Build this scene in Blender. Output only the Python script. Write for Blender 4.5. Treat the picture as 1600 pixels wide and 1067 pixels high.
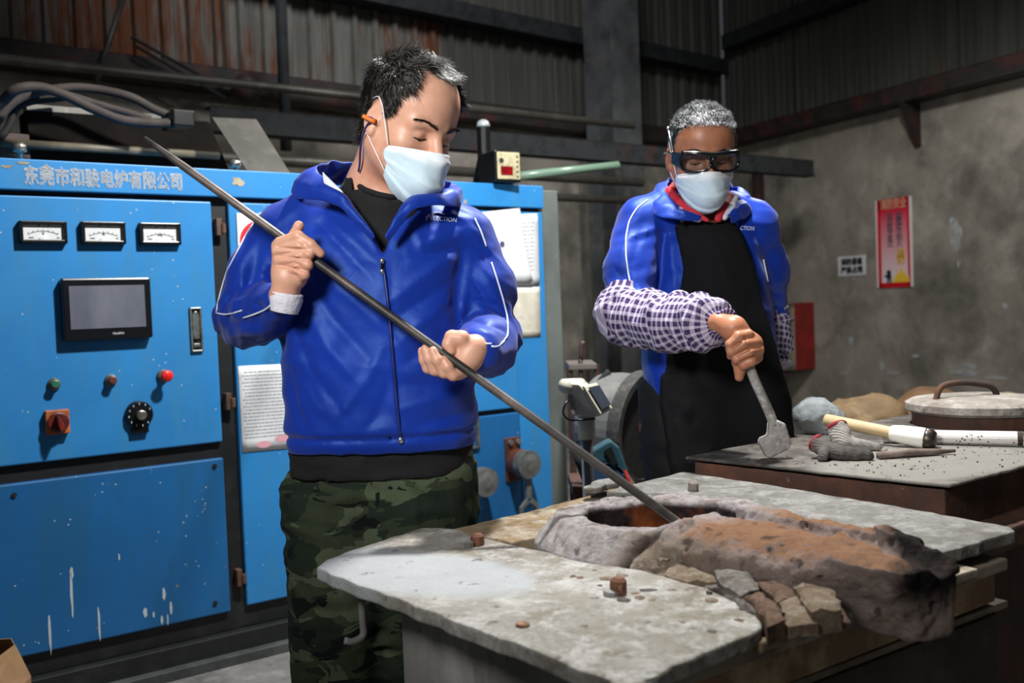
import bpy, bmesh, math, random
import numpy as np
from mathutils import Vector, Matrix

for _o in list(bpy.data.objects):
    bpy.data.objects.remove(_o)
SC = bpy.context.scene
COL = SC.collection
V = Vector
random.seed(7)

# ------------------------------------------------------------------ camera
FPX, ROLL, HOR, CAMH = 1556.0, 0.038, 478.0, 1.22
_p = math.atan((533.5 - HOR) / FPX)
_F = np.array([0, math.cos(_p), -math.sin(_p)])
_U0 = np.array([0, math.sin(_p), math.cos(_p)])
_R0 = np.array([1.0, 0, 0])
_R = math.cos(ROLL) * _R0 - math.sin(ROLL) * _U0
_U = math.sin(ROLL) * _R0 + math.cos(ROLL) * _U0
_C = np.array([0, 0, CAMH])
cam_d = bpy.data.cameras.new('camera')
cam = bpy.data.objects.new('camera', cam_d)
COL.objects.link(cam)
cam.matrix_world = Matrix(((_R[0], _U[0], -_F[0], _C[0]), (_R[1], _U[1], -_F[1], _C[1]),
                           (_R[2], _U[2], -_F[2], _C[2]), (0, 0, 0, 1)))
cam_d.sensor_width = 36.0
cam_d.lens = 36.0 * FPX / 1600
cam_d.clip_start = 0.05
cam_d.clip_end = 60
cam_d.dof.use_dof = True
cam_d.dof.focus_distance = 2.1
cam_d.dof.aperture_fstop = 4.0
SC.camera = cam

# ------------------------------------------------------------------ light
vs = SC.view_settings
vs.view_transform = 'Standard'
vs.look = 'None'
vs.gamma = 1
vs.use_curve_mapping = False
vs.exposure = 0.0
world = bpy.data.worlds.new('world')
SC.world = world
world.use_nodes = True
_bg = world.node_tree.nodes['Background']
_bg.inputs[0].default_value = (0.86, 0.93, 1.0, 1)
_bg.inputs[1].default_value = 0.05


def lamp(name, loc, target, energy, size, color=(1, 1, 1), spot=None, blend=0.5):
    if spot:
        d = bpy.data.lights.new(name, 'SPOT')
        d.spot_size = math.radians(spot)
        d.spot_blend = blend
        d.shadow_soft_size = size
    else:
        d = bpy.data.lights.new(name, 'AREA')
        d.shape = 'DISK'
        d.size = size
    d.energy = energy
    d.color = color
    o = bpy.data.objects.new(name, d)
    COL.objects.link(o)
    o.location = loc
    o.rotation_euler = (V(target) - V(loc)).to_track_quat('-Z', 'Y').to_euler()
    return o


lamp('key_lamp', (0.36, 2.55, 3.25), (-0.25, 2.4, 0.0), 520, 0.09, (1, 0.99, 0.97), spot=165, blend=0.4)
lamp('front_fill', (-0.9, 0.05, 2.15), (0.32, 2.3, 1.5), 260, 0.25, (1, 0.98, 0.95), spot=70, blend=1.0)  # added fill spot, aimed to brighten the two faces
lamp('wall_fill', (2.0, 5.2, 4.1), (2.0, 6.0, 0.0), 400, 0.25, (1, 0.98, 0.95), spot=152, blend=0.5)  # added unseen lamp that lifts the right wall and lower rear wall
lamp('cladding_fill', (0.2, 4.4, 5.6), (-0.7, 8.2, 3.9), 620, 0.6, (0.95, 0.97, 1.0), spot=84, blend=1.0)  # added spot brightening the rear cladding, no roof window behind it


# ------------------------------------------------------------------ pixel helpers
def ray(px, py):
    return _F + (px - 800) / FPX * _R - (py - 533.5) / FPX * _U


def PZ(px, py, z):
    d = ray(px, py)
    return V(_C + d * (z - CAMH) / d[2])


def PY(px, py, y):
    d = ray(px, py)
    return V(_C + d * y / d[1])


def PP(px, py, O, n):
    d = ray(px, py)
    O = np.array(O)
    n = np.array(n)
    return V(_C + d * np.dot(O - _C, n) / np.dot(d, n))


# ------------------------------------------------------------------ materials
def rgb(h):
    if isinstance(h, str):
        c = [int(h[i:i + 2], 16) / 255 for i in (0, 2, 4)]
        return tuple((x / 12.92 if x <= .04045 else ((x + .055) / 1.055) ** 2.4) for x in c) + (1,)
    return tuple(h) + ((1,) if len(h) == 3 else ())


MATS = {}


class NT:
    def __init__(s, name):
        s.m = bpy.data.materials.new(name)
        s.m.use_nodes = True
        s.t = s.m.node_tree
        s.n = s.t.nodes
        s.l = s.t.links
        s.b = s.n['Principled BSDF']
        s.out = s.n['Material Output']

    def node(s, ty, **kw):
        n = s.n.new(ty)
        for k, v in kw.items():
            setattr(n, k, v)
        return n

    def link(s, a, b):
        s.l.new(a, b)

    def coord(s, stretch=(1, 1, 1), kind='Object', rot=(0, 0, 0), loc=(0, 0, 0)):
        tc = s.node('ShaderNodeTexCoord')
        mp = s.node('ShaderNodeMapping')
        mp.inputs['Scale'].default_value = stretch
        mp.inputs['Rotation'].default_value = rot
        mp.inputs['Location'].default_value = loc
        s.link(tc.outputs[kind], mp.inputs['Vector'])
        return mp.outputs[0]

    def attr(s, name):
        a = s.node('ShaderNodeAttribute')
        a.attribute_name = name
        return a

    def noise(s, vec, scale, detail=5, rough=.6, dist=0):
        n = s.node('ShaderNodeTexNoise')
        n.inputs['Scale'].default_value = scale
        n.inputs['Detail'].default_value = detail
        n.inputs['Roughness'].default_value = rough
        n.inputs['Distortion'].default_value = dist
        s.link(vec, n.inputs['Vector'])
        return n.outputs['Fac']

    def voro(s, vec, scale, feature='F1', out='Distance'):
        n = s.node('ShaderNodeTexVoronoi', feature=feature)
        n.inputs['Scale'].default_value = scale
        s.link(vec, n.inputs['Vector'])
        return n.outputs[out]

    def ramp(s, fac, lo, hi):
        r = s.node('ShaderNodeMapRange')
        r.inputs[1].default_value = lo
        r.inputs[2].default_value = hi
        s.link(fac, r.inputs[0])
        return r.outputs[0]

    def math(s, op, a, b=None):
        m = s.node('ShaderNodeMath', operation=op)
        for i, x in enumerate((a, b)):
            if x is None:
                continue
            if isinstance(x, (int, float)):
                m.inputs[i].default_value = x
            else:
                s.link(x, m.inputs[i])
        return m.outputs[0]

    def mix(s, fac, a, b):
        m = s.node('ShaderNodeMix', data_type='RGBA')
        if isinstance(fac, (int, float)):
            m.inputs[0].default_value = fac
        else:
            s.link(fac, m.inputs[0])
        for i, x in ((6, a), (7, b)):
            if isinstance(x, (tuple, list, str)):
                m.inputs[i].default_value = rgb(x)
            else:
                s.link(x, m.inputs[i])
        return m.outputs[2]

    def bump(s, h, strength=.3, dist=.01):
        b = s.node('ShaderNodeBump')
        b.inputs['Strength'].default_value = strength
        b.inputs['Distance'].default_value = dist
        s.link(h, b.inputs['Height'])
        s.link(b.outputs[0], s.b.inputs['Normal'])

    def set(s, base=None, rough=None, metal=None, spec=None, **kw):
        for k, v in (('Base Color', base), ('Roughness', rough), ('Metallic', metal), ('Specular IOR Level', spec)):
            if v is None:
                continue
            if isinstance(v, (int, float)):
                s.b.inputs[k].default_value = v
            elif isinstance(v, (tuple, list, str)):
                s.b.inputs[k].default_value = rgb(v)
            else:
                s.link(v, s.b.inputs[k])
        for k, v in kw.items():
            s.b.inputs[k.replace('_', ' ')].default_value = v
        return s.m


def mat(name, base, layers=(), rough=.6, metal=0, spec=.5, bump=None, kind='Object', **kw):
    """base colour + layers of (colour, scale, lo, hi[, stretch]) mixed by noise; bump=(scale,strength,dist[,stretch])"""
    if name in MATS:
        return MATS[name]
    t = NT(name)
    c = rgb(base)
    for L in layers:
        st = L[4] if len(L) > 4 else (1, 1, 1)
        f = t.ramp(t.noise(t.coord(st, kind, loc=(L[1] * .37, L[2] * 3.1, L[3] * 1.7)), L[1], 7, .62), L[2], L[3])
        c = t.mix(f, c, L[0])
    if bump:
        st = bump[3] if len(bump) > 3 else (1, 1, 1)
        t.bump(t.noise(t.coord(st, kind), bump[0], 6), bump[1], bump[2])
    MATS[name] = t.set(c, rough, metal, spec, **kw)
    return MATS[name]


# ------------------------------------------------------------------ mesh builder
class MB:
    def __init__(s, xf=None):
        s.v, s.f, s.mi = [], [], []
        s.xf = xf
        s.m = 0

    def add(s, vs, fs):
        k = len(s.v)
        for p in vs:
            p = V(p)
            s.v.append(s.xf @ p if s.xf is not None else p)
        for f in fs:
            s.f.append([i + k for i in f])
            s.mi.append(s.m)
        return s

    def box(s, x0, x1, y0, y1, z0, z1, M=None):
        vs = [V((x, y, z)) for z in (z0, z1) for y in (y0, y1) for x in (x0, x1)]
        if M is not None:
            vs = [M @ v for v in vs]
        return s.add(vs, [(0, 2, 3, 1), (4, 5, 7, 6), (0, 1, 5, 4), (2, 6, 7, 3), (0, 4, 6, 2), (1, 3, 7, 5)])

    def rings(s, rings, closed=True, cap0=True, cap1=True):
        n = len(rings[0])
        vs = [p for r in rings for p in r]
        fs = []
        for i in range(len(rings) - 1):
            for j in range(n if closed else n - 1):
                a, b = i * n + j, i * n + (j + 1) % n
                fs.append((a, b, b + n, a + n))
        if closed and cap0:
            fs.append(tuple(reversed(range(n))))
        if closed and cap1:
            fs.append(tuple(range((len(rings) - 1) * n, len(rings) * n)))
        return s.add(vs, fs)

    def tube(s, path, r, n=10, caps=True):
        path = [V(p) for p in path]
        m = len(path)
        rr = r if isinstance(r, (list, tuple)) else [r] * m
        T = [(path[min(i + 1, m - 1)] - path[max(i - 1, 0)]).normalized() for i in range(m)]
        up = V((0, 0, 1)) if abs(T[0].z) < .9 else V((1, 0, 0))
        x = T[0].cross(up).normalized()
        rings = []
        for i in range(m):
            x = (x - T[i] * x.dot(T[i])).normalized()
            y = T[i].cross(x)
            rings.append([path[i] + (x * math.cos(2 * math.pi * j / n) + y * math.sin(2 * math.pi * j / n)) * rr[i]
                          for j in range(n)])
        return s.rings(rings, True, caps, caps)

    def cyl(s, a, b, r, r2=None, n=20):
        return s.tube([a, b], [r, r if r2 is None else r2], n)

    def lathe(s, prof, o, ax=(0, 0, 1), n=28, cap=True):
        ax = V(ax).normalized()
        o = V(o)
        t = V((1, 0, 0)) if abs(ax.x) < .9 else V((0, 1, 0))
        x = ax.cross(t).normalized()
        y = ax.cross(x)
        R = [[o + ax * h + (x * math.cos(2 * math.pi * j / n) + y * math.sin(2 * math.pi * j / n)) * r
              for j in range(n)] for r, h in prof]
        return s.rings(R, True, cap, cap)

    def prism(s, poly, d):
        poly = [V(p) for p in poly]
        d = V(d)
        n = len(poly)
        vs = poly + [p + d for p in poly]
        fs = [tuple(reversed(range(n))), tuple(range(n, 2 * n))]
        fs += [(i, (i + 1) % n, (i + 1) % n + n, i + n) for i in range(n)]
        return s.add(vs, fs)

    def grid(s, g):
        n, m = len(g), len(g[0])
        return s.add([p for r in g for p in r],
                     [(i * m + j, i * m + j + 1, (i + 1) * m + j + 1, (i + 1) * m + j)
                      for i in range(n - 1) for j in range(m - 1)])

    def ell(s, c, r, n=14, R=None):
        c = V(c)
        k = n // 2
        rg = []
        for i in range(k + 1):
            a = -math.pi / 2 + math.pi * i / k
            a = max(min(a, 1.5), -1.5)
            rg.append([])
            for j in range(n):
                b = 2 * math.pi * j / n
                p = V((r[0] * math.cos(a) * math.cos(b), r[1] * math.cos(a) * math.sin(b), r[2] * math.sin(a)))
                rg[-1].append(c + (R @ p if R is not None else p))
        return s.rings(rg)

    def build(s, name, mats, parent=None, bevel=0, smooth=False, seg=2, origin=None, solid=0, sub=0, fixn=True):
        me = bpy.data.meshes.new(name)
        off = V((0, 0, 0))
        if parent is not None:
            off = OFF[parent.name]
        elif origin is not None:
            off = V(origin)
        elif origin is None and s.v:
            xs = [p.x for p in s.v]; ys = [p.y for p in s.v]
            off = V(((min(xs) + max(xs)) / 2, (min(ys) + max(ys)) / 2, min(p.z for p in s.v)))
        me.from_pydata([p - off for p in s.v], [], s.f)
        me.validate()
        if fixn:
            b = bmesh.new()
            b.from_mesh(me)
            bmesh.ops.recalc_face_normals(b, faces=b.faces)
            b.to_mesh(me)
            b.free()
        if not isinstance(mats, (list, tuple)):
            mats = [mats]
        for m in mats:
            me.materials.append(m)
        if len(mats) > 1 and len(me.polygons) == len(s.mi):
            me.polygons.foreach_set('material_index', s.mi)
        if smooth:
            me.polygons.foreach_set('use_smooth', [True] * len(me.polygons))
        return link(name, me, parent, off, bevel, seg, solid, sub)


OFF = {}


def link(name, me, parent, off, bevel=0, seg=2, solid=0, sub=0):
    o = bpy.data.objects.new(name, me)
    COL.objects.link(o)
    if parent is not None:
        o.parent = parent
    else:
        o.location = off
    OFF[o.name] = V(off)
    if solid:
        m = o.modifiers.new('solid', 'SOLIDIFY')
        m.thickness = solid
        m.offset = 0
    if bevel:
        m = o.modifiers.new('bevel', 'BEVEL')
        m.width = bevel
        m.segments = seg
        m.limit_method = 'ANGLE'
        m.angle_limit = .6
    if sub:
        m = o.modifiers.new('sub', 'SUBSURF')
        m.levels = m.render_levels = sub
    return o


def tag(o, label, cat, group=None, kind=None):
    if kind:
        o['kind'] = kind
    if label:
        o['label'] = label
    if cat:
        o['category'] = cat
    if group:
        o['group'] = group
    return o


def thing(name, label, cat, base, group=None):
    o = bpy.data.objects.new(name, None)
    o.empty_display_size = .1
    COL.objects.link(o)
    o.location = base
    OFF[o.name] = V(base)
    return tag(o, label, cat, group)


def structure(o):
    o['kind'] = 'structure'
    return o


def text_mesh(body, size, bold=0, res=3, align='LEFT', extrude=0):
    c = bpy.data.curves.new('txt', 'FONT')
    c.body = body
    c.size = size
    c.offset = bold
    c.extrude = extrude
    c.resolution_u = res
    c.align_x = align
    o = bpy.data.objects.new('txt', c)
    COL.objects.link(o)
    dg = bpy.context.evaluated_depsgraph_get()
    dg.update()
    me = bpy.data.meshes.new_from_object(o.evaluated_get(dg))
    bpy.data.objects.remove(o)
    vs = [V(v.co) for v in me.vertices]
    fs = [tuple(p.vertices) for p in me.polygons]
    bpy.data.meshes.remove(me)
    return vs, fs


def add_text(mb, body, size, o, x, y, bold=0, align='LEFT', width=None, lift=0):
    """lay text on the plane o + x*a + y*b; bold strokes are thickened by shifted copies"""
    vs, fs = text_mesh(body, size, 0, align=align)
    if not vs:
        return
    if bold:
        v0, f0, n0 = list(vs), list(fs), len(vs)
        vs, fs = [], []
        for k, (dx, dy) in enumerate(((-bold, 0), (bold, 0), (0, bold), (0, -bold))):
            vs += [v + V((dx, dy, 0)) for v in v0]
            fs += [tuple(i + n0 * k for i in f) for f in f0]
    x, y, o = V(x), V(y), V(o)
    k = 1
    if width:
        w = max(v.x for v in vs) - min(v.x for v in vs)
        k = width / w
    n = x.cross(y).normalized()
    mb.add([o + x * v.x * k + y * v.y + n * lift for v in vs], fs)


# ------------------------------------------------------------------ distance-field modelling
def _n(a):
    return np.asarray(a, dtype=np.float32)


def vnoise(P, scale, seed=0):
    q = P * scale + seed * 17.31
    i = np.floor(q).astype(np.int64)
    f = (q - i).astype(np.float32)
    f = f * f * (3 - 2 * f)

    def h(dx, dy, dz):
        n = (i[:, 0] + dx) * 374761393 + (i[:, 1] + dy) * 668265263 + (i[:, 2] + dz) * 2147483647 + seed * 974711
        n = (n ^ (n >> 13)) * 1274126177
        n = n ^ (n >> 16)
        return ((n & 0xffff).astype(np.float32) / 32767.5) - 1
    r = 0
    for dx in (0, 1):
        wx = f[:, 0] if dx else 1 - f[:, 0]
        for dy in (0, 1):
            wy = f[:, 1] if dy else 1 - f[:, 1]
            for dz in (0, 1):
                r = r + wx * wy * (f[:, 2] if dz else 1 - f[:, 2]) * h(dx, dy, dz)
    return r


def fbm(P, scale, octs=3, seed=0, gain=.5):
    r, a = 0, 1
    for k in range(octs):
        r = r + a * vnoise(P, scale, seed + k)
        scale *= 2.03
        a *= gain
    return r


def s_cone(a, b, ra, rb):
    a, b = _n(a), _n(b)
    ab = b - a
    L = float(ab @ ab) + 1e-12

    def f(P):
        t = np.clip((P - a) @ ab / L, 0, 1)
        return np.linalg.norm(P - a - t[:, None] * ab, axis=1) - (ra + (rb - ra) * t)
    return f


def s_ell(c, r, R=None):
    c, r = _n(c), _n(r)
    R = None if R is None else _n(R)

    def f(P):
        q = P - c
        if R is not None:
            q = q @ R
        k0 = np.linalg.norm(q / r, axis=1)
        k1 = np.linalg.norm(q / (r * r), axis=1) + 1e-9
        return k0 * (k0 - 1) / k1
    return f


def s_box(c, h, rr=.01, R=None):
    c, h = _n(c), _n(h)
    R = None if R is None else _n(R)

    def f(P):
        q = P - c
        if R is not None:
            q = q @ R
        q = np.abs(q) - (h - rr)
        return np.linalg.norm(np.maximum(q, 0), axis=1) + np.minimum(q.max(axis=1), 0) - rr
    return f


def s_plane(o, n):
    o, n = _n(o), _n(n)
    n = n / np.linalg.norm(n)
    return lambda P: (P - o) @ n


def smin(a, b, k):
    if k <= 0:
        return np.minimum(a, b)
    h = np.maximum(k - np.abs(a - b), 0) / k
    return np.minimum(a, b) - h * h * k * .25


def smax(a, b, k):
    return -smin(-a, -b, k)


class SDF:
    def __init__(s):
        s.ops = []

    def u(s, f, k=.01):
        s.ops.append(('u', f, k)); return s

    def sub(s, f, k=.005):
        s.ops.append(('s', f, k)); return s

    def cut(s, f, k=.004):
        s.ops.append(('i', f, k)); return s

    def disp(s, f):
        s.ops.append(('d', f, 0)); return s

    def __call__(s, P):
        d = None
        for o, f, k in s.ops:
            if o == 'u':
                d = f(P) if d is None else smin(d, f(P), k)
            elif o == 's':
                d = smax(d, -f(P), k)
            elif o == 'i':
                d = smax(d, f(P), k)
            else:
                d = d - f(P)
        return d

    def normal(s, P, e=.002):
        g = np.stack([s(P + _n([e if i == j else 0 for j in range(3)])) - s(P - _n([e if i == j else 0 for j in range(3)]))
                      for i in range(3)], axis=1)
        return g / (np.linalg.norm(g, axis=1)[:, None] + 1e-9)

    def trace(s, O, D, steps=60, tmax=2.0):
        O, D = np.atleast_2d(_n(O)), np.atleast_2d(_n(D))
        D = D / np.linalg.norm(D, axis=1)[:, None]
        t = np.zeros(len(O), dtype=np.float32)
        for _ in range(steps):
            d = s(O + D * t[:, None])
            t = np.minimum(t + d * .85, tmax)
        return O + D * t[:, None]

    def snap(s, P, off=0, it=5):
        P = np.atleast_2d(_n(P)).copy()
        for _ in range(it):
            P -= s.normal(P) * (s(P) - off)[:, None] * .9
        return P


def _grid_eval(f, lo, shape, h):
    nx, ny, nz = shape
    out = np.empty(shape, np.float32)
    ys, zs = np.meshgrid(np.arange(ny), np.arange(nz), indexing='ij')
    yz = np.stack([ys.ravel(), zs.ravel()], 1).astype(np.float32) * h + _n(lo[1:])
    step = max(1, 200000 // (ny * nz))
    for i in range(0, nx, step):
        k = min(step, nx - i)
        P = np.empty((k, ny * nz, 3), np.float32)
        P[:, :, 0] = (np.arange(i, i + k, dtype=np.float32) * h + lo[0])[:, None]
        P[:, :, 1:] = yz
        out[i:i + k] = f(P.reshape(-1, 3)).reshape(k, ny, nz)
    return out


def polygonize(f, lo, hi, h, coarse=6):
    """naive surface nets, fine evaluation only in the coarse cells near the surface"""
    lo, hi = _n(lo), _n(hi)
    H = h * coarse
    cs = tuple(int(math.ceil((hi[i] - lo[i]) / H)) for i in range(3))
    cc = _grid_eval(f, lo + H / 2, cs, H)
    near = np.abs(cc) < H * 1.15
    shape = tuple(c * coarse + 1 for c in cs)
    G = np.repeat(np.repeat(np.repeat(cc, coarse, 0), coarse, 1), coarse, 2)
    G = np.pad(G, ((0, 1),) * 3, mode='edge')
    mask = np.repeat(np.repeat(np.repeat(near, coarse, 0), coarse, 1), coarse, 2)
    mask = np.pad(mask, ((0, 1),) * 3, mode='edge')
    m2 = mask.copy()
    for ax in range(3):
        a = [slice(None)] * 3; b = [slice(None)] * 3
        a[ax] = slice(1, None); b[ax] = slice(None, -1)
        m2[tuple(a)] |= mask[tuple(b)]
        mask = m2.copy()
    idx = np.argwhere(mask)
    vals = np.empty(len(idx), np.float32)
    for i in range(0, len(idx), 200000):
        vals[i:i + 200000] = f(idx[i:i + 200000].astype(np.float32) * h + lo)
    G[mask] = vals
    ins = G < 0
    nx, ny, nz = shape
    cell = lambda c: (c[:, 0] * ny + c[:, 1]) * nz + c[:, 2]
    keys, pos, quads = [], [], []
    for ax in range(3):
        a = [slice(None)] * 3; b = [slice(None)] * 3
        a[ax] = slice(None, -1); b[ax] = slice(1, None)
        e = np.argwhere(ins[tuple(a)] != ins[tuple(b)])
        o1, o2 = (ax + 1) % 3, (ax + 2) % 3
        e = e[(e[:, o1] > 0) & (e[:, o2] > 0) & (e[:, o1] < shape[o1] - 1) & (e[:, o2] < shape[o2] - 1)]
        if not len(e):
            continue
        e2 = e.copy(); e2[:, ax] += 1
        ga = G[e[:, 0], e[:, 1], e[:, 2]]; gb = G[e2[:, 0], e2[:, 1], e2[:, 2]]
        t = ga / (ga - gb)
        p = e.astype(np.float32); p[:, ax] += t
        q = []
        for d1, d2 in ((0, 0), (-1, 0), (-1, -1), (0, -1)):
            c = e.copy(); c[:, o1] += d1; c[:, o2] += d2
            kk = cell(c)
            q.append(kk); keys.append(kk); pos.append(p)
        q = np.stack(q, 1)
        fl = ga > 0
        q[fl] = q[fl][:, ::-1]
        quads.append(q)
    keys = np.concatenate(keys); pos = np.concatenate(pos); quads = np.concatenate(quads)
    uk, inv = np.unique(keys, return_inverse=True)
    inv = inv.ravel()
    cnt = np.bincount(inv)
    vs = np.stack([np.bincount(inv, pos[:, i]) / cnt for i in range(3)], 1) * h + lo
    fs = inv.reshape(-1)
    fs = np.searchsorted(uk, quads.ravel()).reshape(-1, 4)
    return vs.astype(np.float32), fs


def np_mesh(name, vs, fs, mats, parent=None, origin=None, attrs=None, mi=None, smooth=True, solid=0, sub=0):
    off = OFF[parent.name] if parent is not None else V(origin if origin is not None else
                                                      ((vs[:, 0].min() + vs[:, 0].max()) / 2,
                                                       (vs[:, 1].min() + vs[:, 1].max()) / 2, vs[:, 2].min()))
    me = bpy.data.meshes.new(name)
    n, m = len(vs), len(fs)
    me.vertices.add(n)
    me.vertices.foreach_set('co', (vs - _n(off)).astype(np.float32).ravel())
    k = fs.shape[1]
    me.loops.add(m * k)
    me.loops.foreach_set('vertex_index', fs.astype(np.int32).ravel())
    me.polygons.add(m)
    me.polygons.foreach_set('loop_start', np.arange(0, m * k, k, dtype=np.int32))
    me.update(calc_edges=True)
    if not isinstance(mats, (list, tuple)):
        mats = [mats]
    for q in mats:
        me.materials.append(q)
    if mi is not None:
        me.polygons.foreach_set('material_index', np.asarray(mi, np.int32))
    me.polygons.foreach_set('use_smooth', [smooth] * m)
    for an, av in (attrs or {}).items():
        av = np.asarray(av, np.float32)
        if av.ndim == 1:
            a = me.attributes.new(an, 'FLOAT', 'POINT'); a.data.foreach_set('value', av)
        else:
            a = me.attributes.new(an, 'FLOAT_VECTOR', 'POINT'); a.data.foreach_set('vector', av.ravel())
    me.validate()
    return link(name, me, parent, off, solid=solid, sub=sub)


def sdf_obj(name, f, lo, hi, h, mats, parent=None, origin=None, attr_fn=None, mi_fn=None, smooth=True, relax=1, post=None):
    vs, fs = polygonize(f, lo, hi, h)
    for _ in range(relax):
        vs = laplace(vs, fs, .5)
    if post:
        vs = post(vs, fs)
    at = attr_fn(vs) if attr_fn else None
    mi = mi_fn(vs[fs].mean(1)) if mi_fn else None
    return np_mesh(name, vs, fs, mats, parent, origin, at, mi, smooth)


def laplace(vs, fs, lam):
    s = np.zeros_like(vs); c = np.zeros(len(vs), np.float32)
    for i in range(4):
        a, b = fs[:, i], fs[:, (i + 1) % 4]
        for k in range(3):
            s[:, k] += np.bincount(a, vs[b, k], len(vs)) + np.bincount(b, vs[a, k], len(vs))
        c += np.bincount(a, minlength=len(vs)) + np.bincount(b, minlength=len(vs))
    return vs + lam * (s / np.maximum(c, 1)[:, None] - vs)


def vnormals(vs, fs):
    n = np.cross(vs[fs[:, 2]] - vs[fs[:, 0]], vs[fs[:, 3]] - vs[fs[:, 1]])
    o = np.zeros_like(vs)
    for i in range(4):
        for k in range(3):
            o[:, k] += np.bincount(fs[:, i], n[:, k], len(vs))
    return o / (np.linalg.norm(o, axis=1)[:, None] + 1e-12)


def spline(pts, n=8):
    """Catmull-Rom through points"""
    p = [V(q) for q in pts]
    p = [p[0] * 2 - p[1]] + p + [p[-1] * 2 - p[-2]]
    out = []
    for i in range(1, len(p) - 2):
        for k in range(n):
            t = k / n
            a, b, c, d = p[i - 1], p[i], p[i + 1], p[i + 2]
            out.append(.5 * (2 * b + (c - a) * t + (2 * a - 5 * b + 4 * c - d) * t * t + (3 * b - a - 3 * c + d) * t ** 3))
    out.append(p[-2])
    return out


def ico_lump(c, r, seed=0, n=1):
    """small irregular lump, about 20-80 triangles"""
    b = bmesh.new()
    bmesh.ops.create_icosphere(b, subdivisions=n, radius=1)
    rnd = random.Random(seed)
    vs = [V(c) + V((v.co.x * r[0], v.co.y * r[1], v.co.z * r[2])) * rnd.uniform(.75, 1.15) for v in b.verts]
    fs = [[v.index for v in f.verts] for f in b.faces]
    b.free()
    return vs, fs
# ================================================================== setting
m_floor = mat('concrete_floor', '6f6d69', [('4a4845', 3, .4, .65), ('8d8b86', 14, .5, .75), ('2e2c2a', 30, .62, .75)], .85,
              bump=(40, .5, .01))
m_conc = mat('old_plaster', '9c968b', [('7d776d', 1.2, .35, .65), ('aaa499', 3, .5, .75), ('5c5852', 2.2, .5, .75), ('4f4b45', .9, .5, .72)], .9,
             bump=(25, .3, .01))
m_steel_d = mat('dark_painted_steel', '303234', [('4a2620', 4, .58, .75, (1, 1, .4)), ('1f2122', 9, .45, .7)], .75, spec=.2, bump=(60, .2, .004))
m_redox = mat('red_oxide_steel', '2a2523', [('4e211c', 3, .48, .65), ('1b1a19', 6, .45, .65)], .65)
m_rusty = None


def clad_material(name, seed, rustlo, base='8a8a84'):
    t = NT(name)
    c1 = t.coord((1, 1, .12), loc=(seed, 0, 0))
    c2 = t.coord((1, 1, .35), loc=(0, seed, 0))
    streak = t.noise(c1, 22, 8, .7)
    big = t.noise(t.coord((.8, .8, .25), loc=(seed, seed, 0)), 1.6, 4)
    f = t.math('ADD', t.math('MULTIPLY', streak, .6), t.math('MULTIPLY', big, .5))
    rust = t.mix(t.noise(c2, 30, 5), '4a2a18', '7b4526')
    col = t.mix(t.ramp(t.noise(c1, 9, 5), .35, .7), base, '55544f')
    col = t.mix(t.ramp(f, rustlo, rustlo + .1), col, rust)
    t.bump(streak, .15, .004)
    return t.set(col, .7, 0, .3)


m_clad = clad_material('rusty_cladding', 3.1, .56, '74736d')
m_clad2 = clad_material('grey_cladding', 9.7, .66, '43443f')
m_clad3 = clad_material('very_rusty_cladding', 5.5, .5, '6f6b64')

ZB = 2.95
_b0, _b1 = PZ(400, 135, ZB), PZ(920, 200, ZB)
_r0, _r1 = PZ(1170, 215, ZB), PZ(1600, 105, ZB)
db = (_b1 - _b0); db.z = 0; db.normalize()
dr = (_r1 - _r0); dr.z = 0; dr.normalize()
_den = db.x * dr.y - db.y * dr.x
_t = ((_r0.x - _b0.x) * dr.y - (_r0.y - _b0.y) * dr.x) / _den
CN = V((_b0.x + db.x * _t, _b0.y + db.y * _t, 0))           # room corner
nb = V((db.y, -db.x, 0))                                     # back wall normal towards the room
nr = V((dr.y, -dr.x, 0))
if nr.x > 0:
    nr = -nr


def frame(o, x, y=None, z=(0, 0, 1)):
    """matrix with columns x, y, z and origin o"""
    x, z = V(x), V(z)
    y = z.cross(x) if y is None else V(y)
    return Matrix(((x.x, y.x, z.x, o[0]), (x.y, y.y, z.y, o[1]), (x.z, y.z, z.z, o[2]), (0, 0, 0, 1)))


FB = frame(CN, db, -nb)      # x along back wall (negative to the left), y into the wall
FR = frame(CN, dr, -nr)      # x along right wall towards the camera

structure(MB().add([(-9, -3, 0), (14, -3, 0), (14, 16, 0), (-9, 16, 0), (-9, -3, -.1), (14, -3, -.1), (14, 16, -.1), (-9, 16, -.1)],
                   [(0, 1, 2, 3), (4, 7, 6, 5), (0, 4, 5, 1), (1, 5, 6, 2), (2, 6, 7, 3), (3, 7, 4, 0)]).build('floor', m_floor))
wb = structure(MB(FB).box(-15, .25, 0, .24, 0, ZB).build('wall_back', m_conc))
wr = structure(MB(FR).box(0, 11, 0, .24, 0, ZB).build('wall_right', m_conc))


def sheet(F, x0, x1, z0, z1, y, m, parent, pitch=.2):
    """one ribbed cladding sheet"""
    prof = []
    x = x0
    while x < x1 - .01:
        prof += [(x, 0), (x + pitch * .1, 0), (x + pitch * .17, -.04), (x + pitch * .36, -.04), (x + pitch * .43, 0),
                 (x + pitch * .64, 0), (x + pitch * .68, -.009), (x + pitch * .76, -.009), (x + pitch * .8, 0)]
        x += pitch
    prof.append((x1, 0))
    b = MB(F)
    b.grid([[(px, y + py, z) for px, py in prof] for z in (z0, (z0 + z1) / 2, z1)])
    return b.build('cladding_sheet', m, parent, fixn=False)


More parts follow.
